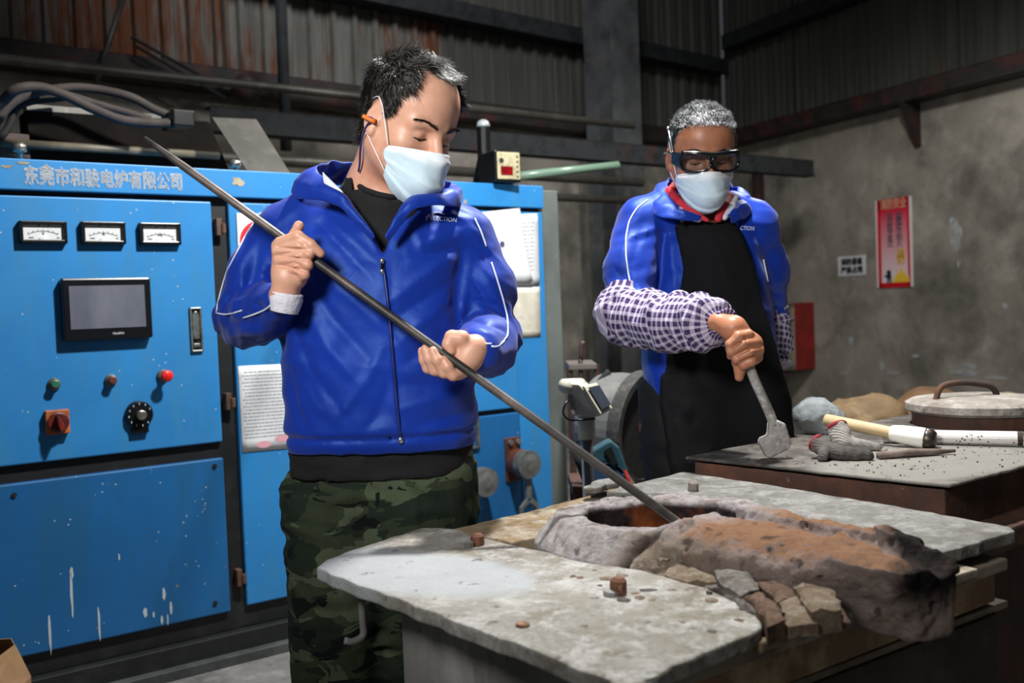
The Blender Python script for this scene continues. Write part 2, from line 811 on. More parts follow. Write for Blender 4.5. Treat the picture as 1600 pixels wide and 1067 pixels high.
rnd = random.Random(4)
for k in range(13):
    sheet(FB, -13 + k, -11.97 + k, ZB - .05, 7.0, .1 + rnd.uniform(-.006, .006) + (.012 if k % 2 else 0),
          (m_clad3 if k in (3, 4, 5, 6) else m_clad) if k < 9 else m_clad2, wb)
for k in range(10):
    sheet(FR, k * 1.0 - .02, k + 1.02, ZB - .05, 7.5, .1 + (.012 if k % 2 else 0), m_clad2, wr)


def beam(name, F, x0, x1, y0, z0, h, w, m, label, cat='beam', kind='C', bevel=.004):
    b = MB(F)
    t = .012
    if kind == 'C':       # channel, open downwards to the room side
        b.box(x0, x1, y0, y0 + t, z0, z0 + h)
        b.box(x0, x1, y0, y0 + w, z0 + h - t, z0 + h)
        b.box(x0, x1, y0, y0 + w, z0, z0 + t)
    else:
        b.box(x0, x1, y0, y0 + w, z0, z0 + h)
    return tag(b.build(name, m, None, bevel), label, cat)


beam('wall_girt', FB, -13, .0, -.20, ZB - .10, .16, .2, m_redox, 'red and black steel girt along the foot of the rear cladding')
beam('wall_girt', FR, .2, 10.5, -.20, ZB - .08, .16, .2, m_redox, 'long red steel ledge beam along the top of the right wall')
beam('wall_girt', FB, -13, .0, -.12, 3.72, .16, .2, m_steel_d, 'dark steel girt across the rear cladding above the men')
beam('wall_girt', FR, .2, 10.5, -.12, 3.95, .16, .2, m_steel_d, 'dark steel girt high on the right cladding')
# bracket under the right ledge beam
_q = PP(1436, 195, CN + nr * .0, nr)
_x = (_q - CN).dot(dr)
b = MB(FR)
b.prism([(_x - .03, -.22, ZB - .08), (_x - .03, 0, ZB - .08), (_x - .03, 0, ZB - .46), (_x - .03, -.03, ZB - .46)], (.05, 0, 0))
tag(b.build('wall_bracket', m_redox), 'small steel bracket under the ledge beam on the right wall', 'bracket')


# steel column in front of the back wall
_cx = (PP(958, 120, CN + nb * .45, nb) - CN).dot(db)
b = MB(FB)
b.box(_cx - .19, _cx + .19, -.62, -.605, 0, 7)
b.box(_cx - .19, _cx + .19, -.275, -.26, 0, 7)
b.box(_cx - .006, _cx + .006, -.605, -.275, 0, 7)
tag(b.build('steel_column', mat('grey_column_paint', '5a5c5d', [('35373a', 2, .4, .65), ('6b6558', 7, .55, .8)], .6)),
    'tall grey steel column standing before the rear wall', 'column')

# long channel rail and pipes running in front of the rear wall
A, B = PZ(330, 205, 2.3), PZ(1272, 276, 2.3)
d_ = (B - A); L_ = d_.length; d_.normalize()
FP = frame(A, d_)
b = MB(FP)
b.box(0, L_, 0, .012, 0, .15); b.box(0, L_, 0, .1, .138, .15); b.box(0, L_, -.02, .1, 0, .012)
rail = tag(b.build('channel_rail', m_steel_d, None, .003), 'long dark channel rail ending in front of the right wall', 'rail')
m_pipe = mat('galvanised_pipe', '5f5d57', [('45423d', 4, .4, .7), ('76736b', 12, .55, .75)], .5, .5)
for z, off, r, lab in ((2.16, .05, .035, 'upper galvanised pipe below the channel rail'), (2.02, .1, .03, 'lower galvanised pipe below the channel rail'),
                       (2.62, .12, .028, 'thin galvanised pipe above the channel rail')):
    p0, p1 = V((-2.6 * 0, off, z - 2.3)), V((L_ * .62, off, z - 2.3))
    b = MB(FP).cyl(p0 - V((2.5, 0, 0)), p1, r, n=14)
    tag(b.build('pipe', m_pipe, None, smooth=True), lab, 'pipe')
# vertical posts by the wall seen beside the column
_q = (PP(962, 450, CN + nb * .3, nb) - CN).dot(db)
tag(MB(FB).box(_q - .1, _q + .1, -.2, 0, 0, 2.8).build('wall_pier', mat('pale_pier', '8d887e', [('6d685f', 5, .4, .7)], .85), None, .01),
    'pale pier on the rear wall beside the drum fan', 'pier')
_q = (PP(1196, 420, CN + nr * .1, nr) - CN).dot(dr) - .08
tag(MB(FR).cyl((_q, -.1, 0), (_q, -.1, 2.6), .06).build('drain_pipe', m_redox, None, smooth=True), 'reddish brown drain pipe in the room corner', 'pipe')
# dark downpipe and brace rods in front of the rusty cladding
q0, q1 = PP(437, -40, CN + nb * .75, nb), PP(447, 235, CN + nb * .75, nb)
tag(MB().cyl(q0, q1, .04, n=12).build('downpipe', m_steel_d, None, smooth=True), 'dark vertical downpipe in front of rusty cladding', 'pipe')
q0, q1 = PP(193, -5, CN + nb * .3, nb), PP(146, 140, CN + nb * .3, nb)
tag(MB().cyl(q0, q1, .02, n=8).build('brace_rod', m_pipe, None, smooth=True), 'pale slanting rod in front of rusty cladding', 'rod')
for k, (a, c) in enumerate((((205, 58), (352, 140)), ((212, 72), (356, 156)))):
    q0, q1 = PP(a[0], a[1], CN + nb * .3, nb), PP(c[0], c[1], CN + nb * .3, nb)
    tag(MB().cyl(q0, q1, .011, n=6).build('brace_rod', m_steel_d, None), ('upper' if k == 0 else 'lower') + ' of two thin dark brace rods on the rusty cladding', 'rod')
# wide pipe with an end ball on the girt
q0, q1 = PP(385, 140, CN + nb * .45, nb), PP(585, 168, CN + nb * .45, nb)
b = MB().cyl(q0, q1, .065, n=14)
b.ell(q0, (.11, .11, .11), 12)
tag(b.build('fat_pipe', m_redox, None, smooth=True), 'fat reddish pipe with a round end lying along the girt', 'pipe')

# right wall: poster, notice, hose box, white paint patches
def rw(px, py, off=.0):
    q = PP(px, py, CN + nr * off, nr)
    return (q - CN).dot(dr), q.z


m_white = mat('white_print', 'd8dade', [('b9bcc2', 6, .4, .7)], .5)
x0, z0 = rw(1374, 450); x1, z1 = rw(1424, 306)
px0, px1 = x0, x1
pw, ph = x1 - x0, z1 - z0
t = NT('poster_print')
mp = t.coord()
sx = t.node('ShaderNodeSeparateXYZ'); t.link(mp, sx.inputs[0])
g = t.ramp(sx.outputs[2], ph * .05, ph * .85)
m_poster = t.set(t.mix(g, 'e8dfe2', 'd2344f'), .12, 0, .6)
pr = thing('fire_safety_poster', 'tall glossy red and pink safety poster with flames on the right wall', 'poster', FR @ V(((x0 + x1) / 2, -.01, z0)))
FPo = FR
b = MB(FR).box(x0, x1, -.012, -.002, z0, z1); b.build('poster_board', m_poster, pr)
b = MB(FR)
e = .045
for q in ((x0, x0 + e, z0, z1), (x1 - e, x1, z0, z1), (x0, x1, z0, z0 + e), (x0, x1, z1 - .13 * ph, z1)):
    b.box(q[0], q[1], -.0135, -.012, q[2], q[3])
b.build('red_border', mat('poster_red', 'c8202c', rough=.15), pr)
ux, uz, un = dr, V((0, 0, 1)), nr
ori = 1 if ux.cross(uz).dot(un) > 0 else -1
b = MB()
def rpt(x, z, off): return FR @ V((x, -off, z))
if True:
    # text reads left to right as seen from the room; the wall runs towards the camera to the right
    add_text(b, '消防安全', .1, rpt(x0 + pw * .12, z1 - .105 * ph, .0145), dr, (0, 0, 1), .002, width=pw * .76)
b.build('lettering', mat('poster_cream', 'e6c9a8', rough=.3), pr)
b = MB()
for i, ch in enumerate('隐患险于明火'):
    add_text(b, ch, .075, rpt(x0 + pw * .56, z1 - (.23 + .062 * i) * ph, .0145), dr, (0, 0, 1), .001)
for i, ch in enumerate('防范胜于救灾'):
    add_text(b, ch, .075, rpt(x0 + pw * .30, z1 - (.23 + .062 * i) * ph, .0145), dr, (0, 0, 1), .001)
b.build('lettering', mat('poster_slate', '5d6f86', rough=.3), pr)
b = MB()
for i, ch in enumerate('消防'):
    add_text(b, ch, .1, rpt(x0 + pw * .56, z1 - (.67 + .062 * i) * ph, .0145), dr, (0, 0, 1), .003)
fl = [(0, 0), (.02, .1), (.06, .06), (.1, .2), (.15, .11), (.2, .27), (.26, .12), (.3, .18), (.34, .06), (.38, .1), (.4, 0)]
b.add([rpt(x0 + pw * (.45 + f[0] * 1.2), z0 + e + f[1] * ph * .72, .0145) for f in fl], [tuple(range(len(fl)))])
b.build('flame_print', mat('poster_yellow', 'f0c23a', rough=.3), pr)
b = MB()
def pell(cx, cz, rx, rz, n=12):
    b.add([rpt(x0 + pw * (cx + rx * math.cos(a)), z0 + ph * (cz + rz * math.sin(a)), .015) for a in [2 * math.pi * i / n for i in range(n)]], [tuple(range(n))])
pell(.33, .17, .07, .03); pell(.33, .125, .08, .032); pell(.24, .13, .06, .012); pell(.3, .075, .03, .03); pell(.38, .075, .03, .03)
b.build('figure_print', mat('poster_dark', '1f3038', rough=.3), pr)
b = MB(FR)
for q in (x0 - .008, x1 - .012):
    b.box(q, q + .014, -.018, -.001, z0, z1)
b.build('plastic_sleeve_edge', mat('clear_edge', 'e8e4e4', rough=.06, spec=.9), pr)

x0, z0 = rw(1311, 432); x1, z1 = rw(1353, 398)
nt = thing('wall_notice', 'small white notice with two lines of black characters beside the poster', 'notice', FR @ V(((x0 + x1) / 2, -.01, z0)))
MB(FR).box(x0, x1, -.008, -.002, z0, z1).build('sheet', m_white, nt)
b = MB()
w_, h_ = x1 - x0, z1 - z0
for i, tx in enumerate(('消防通道', '严禁占用')):
    add_text(b, tx, h_ * .36, rpt(x0 + w_ * .1, z1 - h_ * (.42 + .42 * i), .009), dr, (0, 0, 1), .005, width=w_ * .8)
b.build('lettering', mat('notice_ink', '23262a', rough=.5), nt)

x0, z0 = rw(1219, 573); x1, z1 = rw(1272, 472)
hb = thing('hose_box', 'red fire hose box with pale framed door on the right wall', 'hose box', FR @ V(((x0 + x1) / 2, -.1, z0)))
m_red = mat('faded_red_paint', '8e2420', [('5c1a18', 4, .4, .7)], .5)
MB(FR).box(x0, x1, -.26, 0, z0, z1).build('body', m_red, hb, .008)
b = MB(FR)
for q in ((x0, x0 + .09, z0, z1), (x1 - .09, x1, z0, z1), (x0, x1, z0, z0 + .05), (x0, x1, z1 - .05, z1)):
    b.box(q[0], q[1], -.285, -.262, q[2], q[3])
b.build('door_frame', mat('cream_frame', '8f8a78', [('6a665a', 5, .4, .7)], .5), hb, .004)
MB(FR).box(x0 + .08, x1 - .08, -.272, -.264, z0 + .04, z1 - .04).build('door_pane', mat('dusky_pane', '4a4440', [('5e2a26', 2.5, .5, .7)], .15), hb)
MB(FR).box(x1 - .075, x1 - .035, -.3, -.285, (z0 + z1) / 2 - .04, (z0 + z1) / 2 + .04).build('latch', m_steel_d, hb, .003)

# flaked white patches on the plaster, thin lifted flakes
m_flake = mat('white_flake', 'a9acac', [('8d8f8f', 9, .4, .6)], .9)
rnd = random.Random(12)
def flake(px, py, w, h, sd):
    x, z = rw(px, py)
    r2 = random.Random(sd)
    n = 22
    k = 9.5 / 1556
    poly = []
    for i in range(n):
        a = 2 * math.pi * i / n
        rr = r2.uniform(.55, 1.1)
        poly.append((x + math.cos(a) * w * k * rr * 1.6, -.003, z + math.sin(a) * h * k * rr))
    MB(FR).prism(poly, (0, .004, 0)).build('plaster_flake', m_flake, wr)
for i, q in enumerate(((1493, 365, 7, 24), (1488, 345, 4, 6), (1498, 412, 2, 6), (1330, 532, 4, 9), (1378, 570, 4, 8), (1318, 583, 9, 2), (1396, 582, 8, 3),
                       (1508, 582, 22, 5), (1515, 572, 10, 4), (1555, 590, 14, 2), (1431, 556, 5, 3), (1333, 573, 4, 6), (1570, 478, 3, 5), (1400, 497, 2, 6))):
    flake(*q, i)
# ================================================================== blue control cabinet
_O = PZ(464, 1006, 0)
_dv = ray(2900, HOR - ROLL * 2100)
cu = V((_dv[0], _dv[1], 0)).normalized()
cn = V((cu.y, -cu.x, 0))
FC = frame(_O, cu, -cn)          # x along the front, y into the cabinet, z up


def cab(px, py, n=0.0):
    q = PP(px, py, _O + cn * n, cn)
    return (q - _O).dot(cu), q.z


def blue_paint(name, wear=.66, c0='2f86c8', c1='2a78b6', c2='3a7fae'):
    t = NT(name)
    big = t.noise(t.coord(), 2.2, 5)
    c = t.mix(t.ramp(big, .3, .7), c0, c1)
    c = t.mix(t.ramp(t.noise(t.coord((1, 1, .2)), 14, 5), .45, .8), c, c2)
    sp = t.voro(t.coord(loc=(3, 1, 2)), 38)
    dots = t.math('LESS_THAN', sp, .10)
    gate = t.math('GREATER_THAN', t.noise(t.coord(loc=(7, 2, 1)), 9, 3), .55)
    c = t.mix(t.math('MULTIPLY', dots, gate), c, 'a9b4b4')
    chip = t.ramp(t.noise(t.coord(loc=(1, 5, 2)), 11, 8, .7), wear + .05, wear + .07)
    c = t.mix(chip, c, '8b7f6a')
    rg = t.noise(t.coord(), 60, 4)
    t.bump(rg, .06, .002)
    return t.set(c, .42, 0, .4)


m_blue = blue_paint('worn_blue_paint')
m_blue2 = blue_paint('grimy_dimmed_blue', .62, '1f66a2', '1a5990', '225a80')  # grime, plus the weaker light low down painted in as darker blue
m_black = mat('black_frame_paint', '17191a', [('2b2c2c', 12, .5, .75), ('8a8a86', 60, .72, .76)], .5)
m_blk_pl = mat('black_plastic', '0d0e10', rough=.3)
m_hinge = mat('brown_hinge', '5a4030', [('332620', 20, .4, .7)], .6)
m_ivory = mat('dial_white', 'd9dcdc', rough=.35)
m_ink = mat('dial_ink', '2a2c30', rough=.5)
m_letter = mat('grey_white_lettering', 'b4bcc4', [('8aa6bf', 60, .55, .7)], .6)

cabn = thing('control_cabinet', 'wide worn blue control cabinet with meters, screen and rotary switches', 'cabinet', FC @ V((0.1, .3, 0)))
zT = cab(0, 247)[1]
zH = cab(0, 296)[1]
sR = 1.235
MB(FC).box(-1.3, sR, .02, .62, .1, zT - .02).build('body', m_black, cabn, .004)
MB(FC).box(-1.3, sR + .1, -.02, .6, 0, .1).build('plinth', m_black, cabn, .004)
MB(FC).box(-1.3, sR + .1, -.06, -.02, 0, .035).build('plinth', mat('dull_steel_strip', '5e6262', [('3c3e3e', 9, .4, .7)], .5, .5), cabn, .003)
MB(FC).box(sR, sR + .115, .03, .6, 0, zT - .012).build('side_panel', mat('grey_side_panel', '6d7470', [('565c59', 3, .4, .7), ('8d938f', 30, .68, .72)], .55), cabn, .004)
hd = MB(FC).box(-1.3, sR, -.012, .5, zH, zT).build('header_panel', m_blue, cabn, .004)
# lettering on the header
s0, zb = cab(37, 287, .012)
s1, _ = cab(284, 296, .012)
b = MB()
add_text(b, '东莞市和骏电炉有限公司', .062, FC @ V((s0, -.0135, zb + .004)), cu, (0, 0, 1), .0021, width=s1 - s0)
b.build('lettering', m_letter, hd)
# paint chips on the header (bare spots with a shape of their own)
def chip(parent, px, py, w, h, sd, m, n=.0125, F=FC, cabf=cab):
    x, z = cabf(px, py, n)
    r2 = random.Random(sd)
    k = 14
    poly = [(x + math.cos(6.283 * i / k) * w * r2.uniform(.5, 1.1), -n, z + math.sin(6.283 * i / k) * h * r2.uniform(.5, 1.1)) for i in range(k)]
    MB(F).prism(poly, (0, -.0006, 0)).build('paint_chip', m, parent)
m_chip = mat('bare_tan', 'a39a84', [('7d745f', 30, .4, .6)], .7)
for i, q in enumerate(((372, 284, .03, .018), (73, 262, .014, .012), (38, 255, .025, .006), (727, 318, .01, .02), (10, 260, .02, .006))):
    chip(hd, *q, 30 + i, m_chip)


def panel(name, sa, sb, za, zb, m=m_blue, n0=0.0, th=.03, bev=.005):
    return MB(FC).box(sa, sb, -n0, -n0 + th, za, zb).build(name, m, cabn, bev)


zu0, zu1 = cab(348, 690)[1], cab(327, 315)[1]
sd1 = cab(348, 690)[0]
door = panel('door', -1.28, sd1, zu0, zu1)
zl0, zl1 = cab(362, 955)[1], cab(350, 715)[1]
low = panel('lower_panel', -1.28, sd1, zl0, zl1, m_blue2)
sd2 = cab(352, 318)[0] + .01
z20 = cab(388, 946)[1]
sM = cab(660, 600)[0]
door2 = panel('door', sd2, sM - .006, z20, zu1)
sX, zX = cab(812, 640)
door3 = panel('door', sM + .006, sX, zX + .01, zu1)
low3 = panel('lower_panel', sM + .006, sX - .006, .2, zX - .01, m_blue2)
strip3 = panel('end_strip', sX, sR, .18, zu1)
for q in ((335, 728), (22, 773), (336, 942)):
    s_, z_ = cab(*q)
    MB(FC).lathe([(.0, .0), (.008, 0), (.008, -.004), (.0, -.004)], (s_, -.001, z_), (0, 1, 0), 10, False).build('screw', m_black, low, smooth=False)
# hinges
for q in ((342, 355), (357, 627), (374, 902)):
    s_, z_ = cab(*q)
    b = MB(FC)
    b.box(s_ - .012, s_ + .008, -.012, .03, z_ - .03, z_ + .03)
    b.cyl((s_ + .012, -.012, z_ - .022), (s_ + .012, -.012, z_ + .012), .009, n=10)
    b.build('hinge', m_hinge, cabn, .002)

# white streaks and spatter on the lower panels
m_spl = mat('white_splash', 'b9c2c4', rough=.7)
rs = random.Random(3)
for q in ((112, 895, 3, 10), (112, 930, 2.2, 40), (78, 990, 2, 32), (155, 975, 2, 30), (256, 928, 3, 11), (267, 950, 2.5, 12), (227, 957, 3.5, 9), (240, 960, 2, 5),
          (253, 968, 2, 8), (262, 968, 1.5, 10), (186, 870, 1.5, 6)):
    s_, z_ = cab(q[0], q[1])
    k = 3.3 / 1556
    n = 12
    poly = [(s_ + math.cos(6.283 * i / n) * q[2] * k * rs.uniform(.5, 1.1), -.0002, z_ + math.sin(6.283 * i / n) * q[3] * k * rs.uniform(.8, 1.05)) for i in range(n)]
    MB(FC).prism(poly, (0, -.0005, 0)).build('splash_mark', m_spl, low)

# panel meters
for (xa, ya, xb, yb), ch in (((28, 346, 103, 381), 'V'), ((125, 347, 194, 382), 'A'), ((216, 349, 280, 383), 'Hz')):
    sa = cab(xa, (ya + yb) / 2)[0]; sb = cab(xb, (ya + yb) / 2)[0]
    zc = (cab(xa, ya)[1] + cab(xb, ya)[1]) / 2; za = (cab(xa, yb)[1] + cab(xb, yb)[1]) / 2
    b = MB(FC)
    e = .012
    for q in ((sa, sa + e, za, zc), (sb - e, sb, za, zc), (sa, sb, za, za + e), (sa, sb, zc - e, zc)):
        b.box(q[0], q[1], -.022, 0, q[2], q[3])
    b.build('meter_frame', m_blk_pl, door, .003)
    b = MB(FC).box(sa + e * .8, sb - e * .8, -.012, -.001, za + e * .8, zc - e * .8)
    b.build('meter_dial', m_ivory, door)
    b = MB(FC)
    cx, w = (sa + sb) / 2, sb - sa
    h = zc - za
    arc = [(cx + math.sin(a) * w * .62, -.0125, za - h * .55 + math.cos(a) * w * .62 * .9) for a in [(-.52 + 1.04 * i / 12) for i in range(13)]]
    b.tube(arc, .0009, 4)
    for i in range(0, 13, 2):
        p = V(arc[i]); b.tube([p, p + V((0, 0, .006))], .0008, 4)
    for dx, dz, l in ((-.3, .24, .1), (.28, .24, .06), (-.1, .78, .05), (.1, .78, .05)):
        b.box(cx + dx * w, cx + (dx + l) * w, -.0126, -.0122, za + dz * h, za + dz * h + .003)
    o_ = FC @ V((cx, -.0126, za + h * .38))
    b2 = MB(); add_text(b2, ch, h * .2, o_, cu, (0, 0, 1), .0004, 'CENTER')
    b.xf = None; b.add(b2.v, b2.f)
    b.build('meter_scale', m_ink, door)
    MB(FC).lathe([(.012, 0), (.012, -.006), (.0, -.007)], (cx, -.012, za + e + .001), (0, 1, 0), 12, False).build('meter_pivot', m_ivory, door)

# operator screen
(sa, zc), (sb, za) = cab(94, 435, .02), cab(238, 527, .02)
MB(FC).box(sa, sb, -.032, 0, za, zc).build('screen_housing', m_blk_pl, door, .006)
(s2, z2), (s3, z3) = cab(107, 447, .03), cab(228, 510, .03)
t = NT('dull_screen')
m_scr = t.set(t.mix(t.ramp(t.noise(t.coord((1, 1, .3)), 6, 5), .35, .7), '565a66', '74777f'), .18, 0, .5)
MB(FC).box(s2, s3, -.0335, -.0315, z3, z2).build('screen', m_scr, door)
b = MB()
add_text(b, 'HaiwellHmi', .011, FC @ V(((s2 + s3) / 2 + .01, -.0325, za + .016)), cu, (0, 0, 1), .0003, width=.035)
b.build('lettering', m_ivory, door)

# recessed latch handle
def latch(parent, x, y0, y1, wpx):
    sa, sb = cab(x - wpx / 2, (y0 + y1) / 2)[0], cab(x + wpx / 2, (y0 + y1) / 2)[0]
    zb_, zt_ = cab(x, y1)[1], cab(x, y0)[1]
    m_zinc = mat('zinc_handle', '8d938f', [('5e625e', 30, .4, .7)], .4, .7)
    b = MB(FC)
    e = (sb - sa) * .18
    for q in ((sa, sa + e, zb_, zt_), (sb - e, sb, zb_, zt_), (sa, sb, zb_, zb_ + e), (sa, sb, zt_ - e, zt_)):
        b.box(q[0], q[1], -.01, 0, q[2], q[3])
    b.build('latch_frame', m_zinc, parent, .003)
    MB(FC).box(sa + e, sb - e, -.002, -.0005, zb_ + e, zt_ - e).build('latch_recess', m_black, parent)
    c = (sa + sb) / 2
    b = MB(FC)
    hw = (sb - sa) * .28
    b.prism([(c - hw, -.007, zb_ + .045), (c + hw, -.007, zb_ + .045), (c + hw, -.007, zt_ - .03), (c + hw * .4, -.007, zt_ - .014), (c - hw * .4, -.007, zt_ - .014), (c - hw, -.007, zt_ - .03)], (0, .005, 0))
    b.box(c - hw, c + hw, -.008, -.002, zb_ + .016, zb_ + .03)
    b.build('latch_lever', m_zinc, parent, .002)
    MB(FC).lathe([(.009, 0), (.009, -.004), (0, -.004)], (c, -.006, zb_ + .055), (0, 1, 0), 12, False).build('latch_lock', m_zinc, parent)


latch(door, 306, 480, 550, 19)

# push buttons
def button(px, py, m, r, ln, mush=False):
    s_, z_ = cab(px, py, ln * .6)
    y = (0, 1, 0)
    MB(FC).lathe([(r * 1.15, 0), (r * 1.15, -.008), (r * .9, -.012), (r * .9, -.014)], (s_, 0, z_), y, 18).build('button_collar', mat('dull_chrome', '6f726e', [('4d3c2c', 40, .45, .7)], .45, .6), door, smooth=False)
    p = [(r * .55, -.012), (r * .55, -ln + .014), (r * 1.05, -ln + .012), (r * 1.1, -ln + .004), (r * .8, -ln), (.001, -ln - .003)] if mush else \
        [(r * .8, -.012), (r * .8, -ln), (r * .6, -ln - .002), (.001, -ln - .002)]
    MB(FC).lathe(p, (s_, 0, z_), y, 18).build('push_button', m, door, smooth=mush)


button(86, 600, mat('green_cap', '2a6a50', [('4a5a48', 50, .4, .7)], .4), .017, .028)
button(175, 594, mat('brown_red_cap', '6b3a34', [('4a2c28', 50, .4, .7)], .45), .017, .03)
button(259, 587, mat('red_cap', 'd8241c', rough=.3), .018, .055, True)

# orange rotary isolator switch
(sa, zc), (sb, za) = cab(70, 642, .015), cab(109, 676, .015)
m_or = mat('dirty_orange', 'b8642c', [('7d4222', 20, .4, .7)], .5)
MB(FC).box(sa, sb, -.025, 0, za, zc).build('switch_plate', m_or, door, .003)
cx, cz, r = (sa + sb) / 2, (za + zc) / 2, (zc - za) * .42
m_dr = mat('dark_red_knob', '7a2418', [('4c1a14', 30, .4, .6)], .4)
MB(FC).lathe([(r, -.025), (r, -.034), (r * .85, -.036), (.001, -.036)], (cx, 0, cz), (0, 1, 0), 22).build('switch_ring', m_dr, door)
b = MB(FC)
b.prism([(cx - r * .28, -.036, cz + r * .75), (cx + r * .28, -.036, cz - r * .1), (cx + r * .3, -.036, cz - r * .75), (cx - r * .05, -.036, cz - r * .85), (cx - r * .28, -.036, cz + r * .1)], (0, -.028, 0))
b.build('switch_lever', m_dr, door, .003)

# big black dial knob
s_, z_ = cab(219, 648, .02)
R_ = .046
MB(FC).lathe([(R_, 0), (R_, -.012), (R_ * .9, -.02), (R_ * .35, -.022), (R_ * .3, -.03), (.001, -.03)], (s_, 0, z_), (0, 1, 0), 30).build('dial_knob', m_blk_pl, door)
MB(FC).box(s_ - .027, s_ + .027, -.018, 0, z_ - .062, z_ - .03).build('dial_foot', m_blk_pl, door, .002)
MB(FC).lathe([(.016, -.022), (.016, -.042), (.013, -.044), (.001, -.044)], (s_, 0, z_), (0, 1, 0), 18).build('dial_cap', mat('worn_chrome', 'a8a49a', [('6a665e', 60, .4, .7)], .3, .8), door)
b = MB(FC)
for k in range(10):
    a = .5 + k * .55
    b.box(s_ + math.cos(a) * R_ * .8 - .0012, s_ + math.cos(a) * R_ * .8 + .0012, -.0215, -.0195, z_ + math.sin(a) * R_ * .8 - .003, z_ + math.sin(a) * R_ * .8 + .003)
b.build('dial_marks', m_ivory, door)

# handle frame on the lower right panel
sa, za = cab(735, 702); sb, zb_ = cab(746, 650)
b = MB(FC)
for q in ((sa, sb, zb_ - .01, zb_), (sa, sb, za, za + .01), (sb - .012, sb, za, zb_), (sa, sa + .01, za, zb_)):
    b.box(q[0], q[1], -.014, 0, q[2], q[3])
b.build('latch_frame', mat('zinc_handle', '8d938f'), low3, .002)

# power terminals: brown bracket with ribbed grey disc and a spanner-shaped lug
m_brown = mat('brown_bakelite', '5a3324', [('402418', 20, .4, .7)], .45)
m_lug = mat('grey_lug', '8c8f8c', [('6a6c68', 25, .4, .7)], .45, .6)
def terminal(px, py, full):
    s_, z_ = cab(px, py)
    if full:
        t_ = MB(FC).box(s_ - .05, s_ + .03, -.012, 0, z_ - .1, z_ + .09).build('terminal_bracket', m_brown, low3, .004)
        b = MB(FC)
        b.lathe([(.06, -.0), (.06, -.05), (.0, -.05)], (s_ + .005, -.012, z_ - .02), (0, 1, 0), 24)
        b.build('terminal_block', m_brown, low3, .003)
        for k in (-.028, .014):
            MB(FC).lathe([(.012, 0), (.012, -.012), (0, -.012)], (s_ + k, -.012, z_ + .07), (0, 1, 0), 8, False).build('bolt', m_lug, low3)
    pr = []
    for k in range(3):
        y = -.062 - k * .016
        pr += [(.042, y), (.06, y - .002), (.06, y - .010), (.042, y - .012)]
    MB(FC).lathe([(.0, -.06)] + pr + [(.02, -.112), (.0, -.112)], (s_ + .005, 0, z_ - .02), (0, 1, 0), 26, False).build('ribbed_disc', m_lug, low3)
    if full:
        b = MB(FC)
        b.box(s_ + .0, s_ + .026, -.085, -.07, z_ - .17, z_ - .05)
        for sg in (-1, 1):
            b.prism([(s_ + .013 + sg * .012, -.085, z_ - .165), (s_ + .013 + sg * .05, -.085, z_ - .2), (s_ + .013 + sg * .055, -.085, z_ - .31), (s_ + .013 + sg * .036, -.085, z_ - .31), (s_ + .013 + sg * .034, -.085, z_ - .21), (s_ + .013, -.085, z_ - .185)], (0, .014, 0))
        b.build('cable_lug', m_lug, low3, .002)
        b = MB(); add_text(b, '40', .022, FC @ V((s_ - .004, -.0865, z_ - .207)), cu, (0, 0, 1), .0006); b.build('lettering', m_ink, low3)


terminal(803, 715, True)
terminal(736, 742, False)

# knobs of the lifting eyes on the roof edge
def roof_knob(px, py, lab):
    q = PP(px, py, _O + cn * -.05, cn)
    b = MB()
    b.lathe([(.008, zT - q.z - .02), (.008, -.012), (.02, -.008), (.021, .012), (.012, .02), (.001, .021)], q, (0, 0, 1), 14)
    b.build('lifting_bolt', mat('shiny_bolt', 'b9b5aa', [('55504a', 90, .45, .6)], .3, .8), cabn, smooth=True)


roof_knob(368, 258, '')
roof_knob(31, 233, '')

# ------------------------------------------------------------------ papers on the cabinet
m_paper = mat('white_paper', 'dde0e2', [('c9cccf', 5, .4, .7)], .7)
m_paper2 = mat('yellowed_paper', 'c9c4b4', [('a8a496', 7, .4, .7), ('d8d4c6', 16, .5, .7)], .75)
m_print = mat('paper_print', '8a8d92', rough=.7)
m_stamp = mat('pink_stamp', 'd49aa6', rough=.7)


def paper(name, label, quad, m, lines=0, off=.003, curl=0, red=False):
    pts = [cab(*q, off) for q in quad]       # tl, tr, br, bl
    P4 = [V((p[0], -off, p[1])) for p in pts]
    g = []
    for i in range(9):
        v = i / 8
        row = []
        for j in range(9):
            u = j / 8
            p = (P4[0] * (1 - u) + P4[1] * u) * (1 - v) + (P4[3] * (1 - u) + P4[2] * u) * v
            row.append(p + V((0, -curl * (v ** 2) * (.4 + u) , 0)))
        g.append(row)
    base = FC @ (P4[3] * .5 + P4[2] * .5)
    root = thing(name, label, 'paper', base)
    MB(FC).grid(g).build('sheet', m, root, solid=.0008, smooth=True)
    if lines:
        b = MB(FC)
        r3 = random.Random(lines)
        W = (P4[1] - P4[0]); H = (P4[3] - P4[0])
        for i in range(lines):
            v = .07 + .8 * i / lines
            a = .06 if r3.random() < .7 else .1
            while a < .93:
                l = min(r3.uniform(.03, .09), .94 - a)
                p = P4[0] + W * a + H * v + V((0, -.0012, 0))
                b.add([p, p + W * l, p + W * l + H * .011, p + H * .011], [(0, 1, 2, 3)])
                a += l + r3.uniform(.008, .02)
            
        b.build('printed_text', m_print, root, fixn=False)
    if red:
        b = MB(FC)
        W = (P4[1] - P4[0]); H = (P4[3] - P4[0])
        for cx, cy in ((.42, .93), (.78, .88)):
            pts = [P4[0] + W * (cx + math.cos(a) * .15) + H * (cy + math.sin(a) * .04) + V((0, -.0014, 0)) for a in [6.283 * i / 16 for i in range(16)]]
            b.add(pts, [tuple(range(16))])
        b.build('stamp', m_stamp, root, fixn=False)
    return root


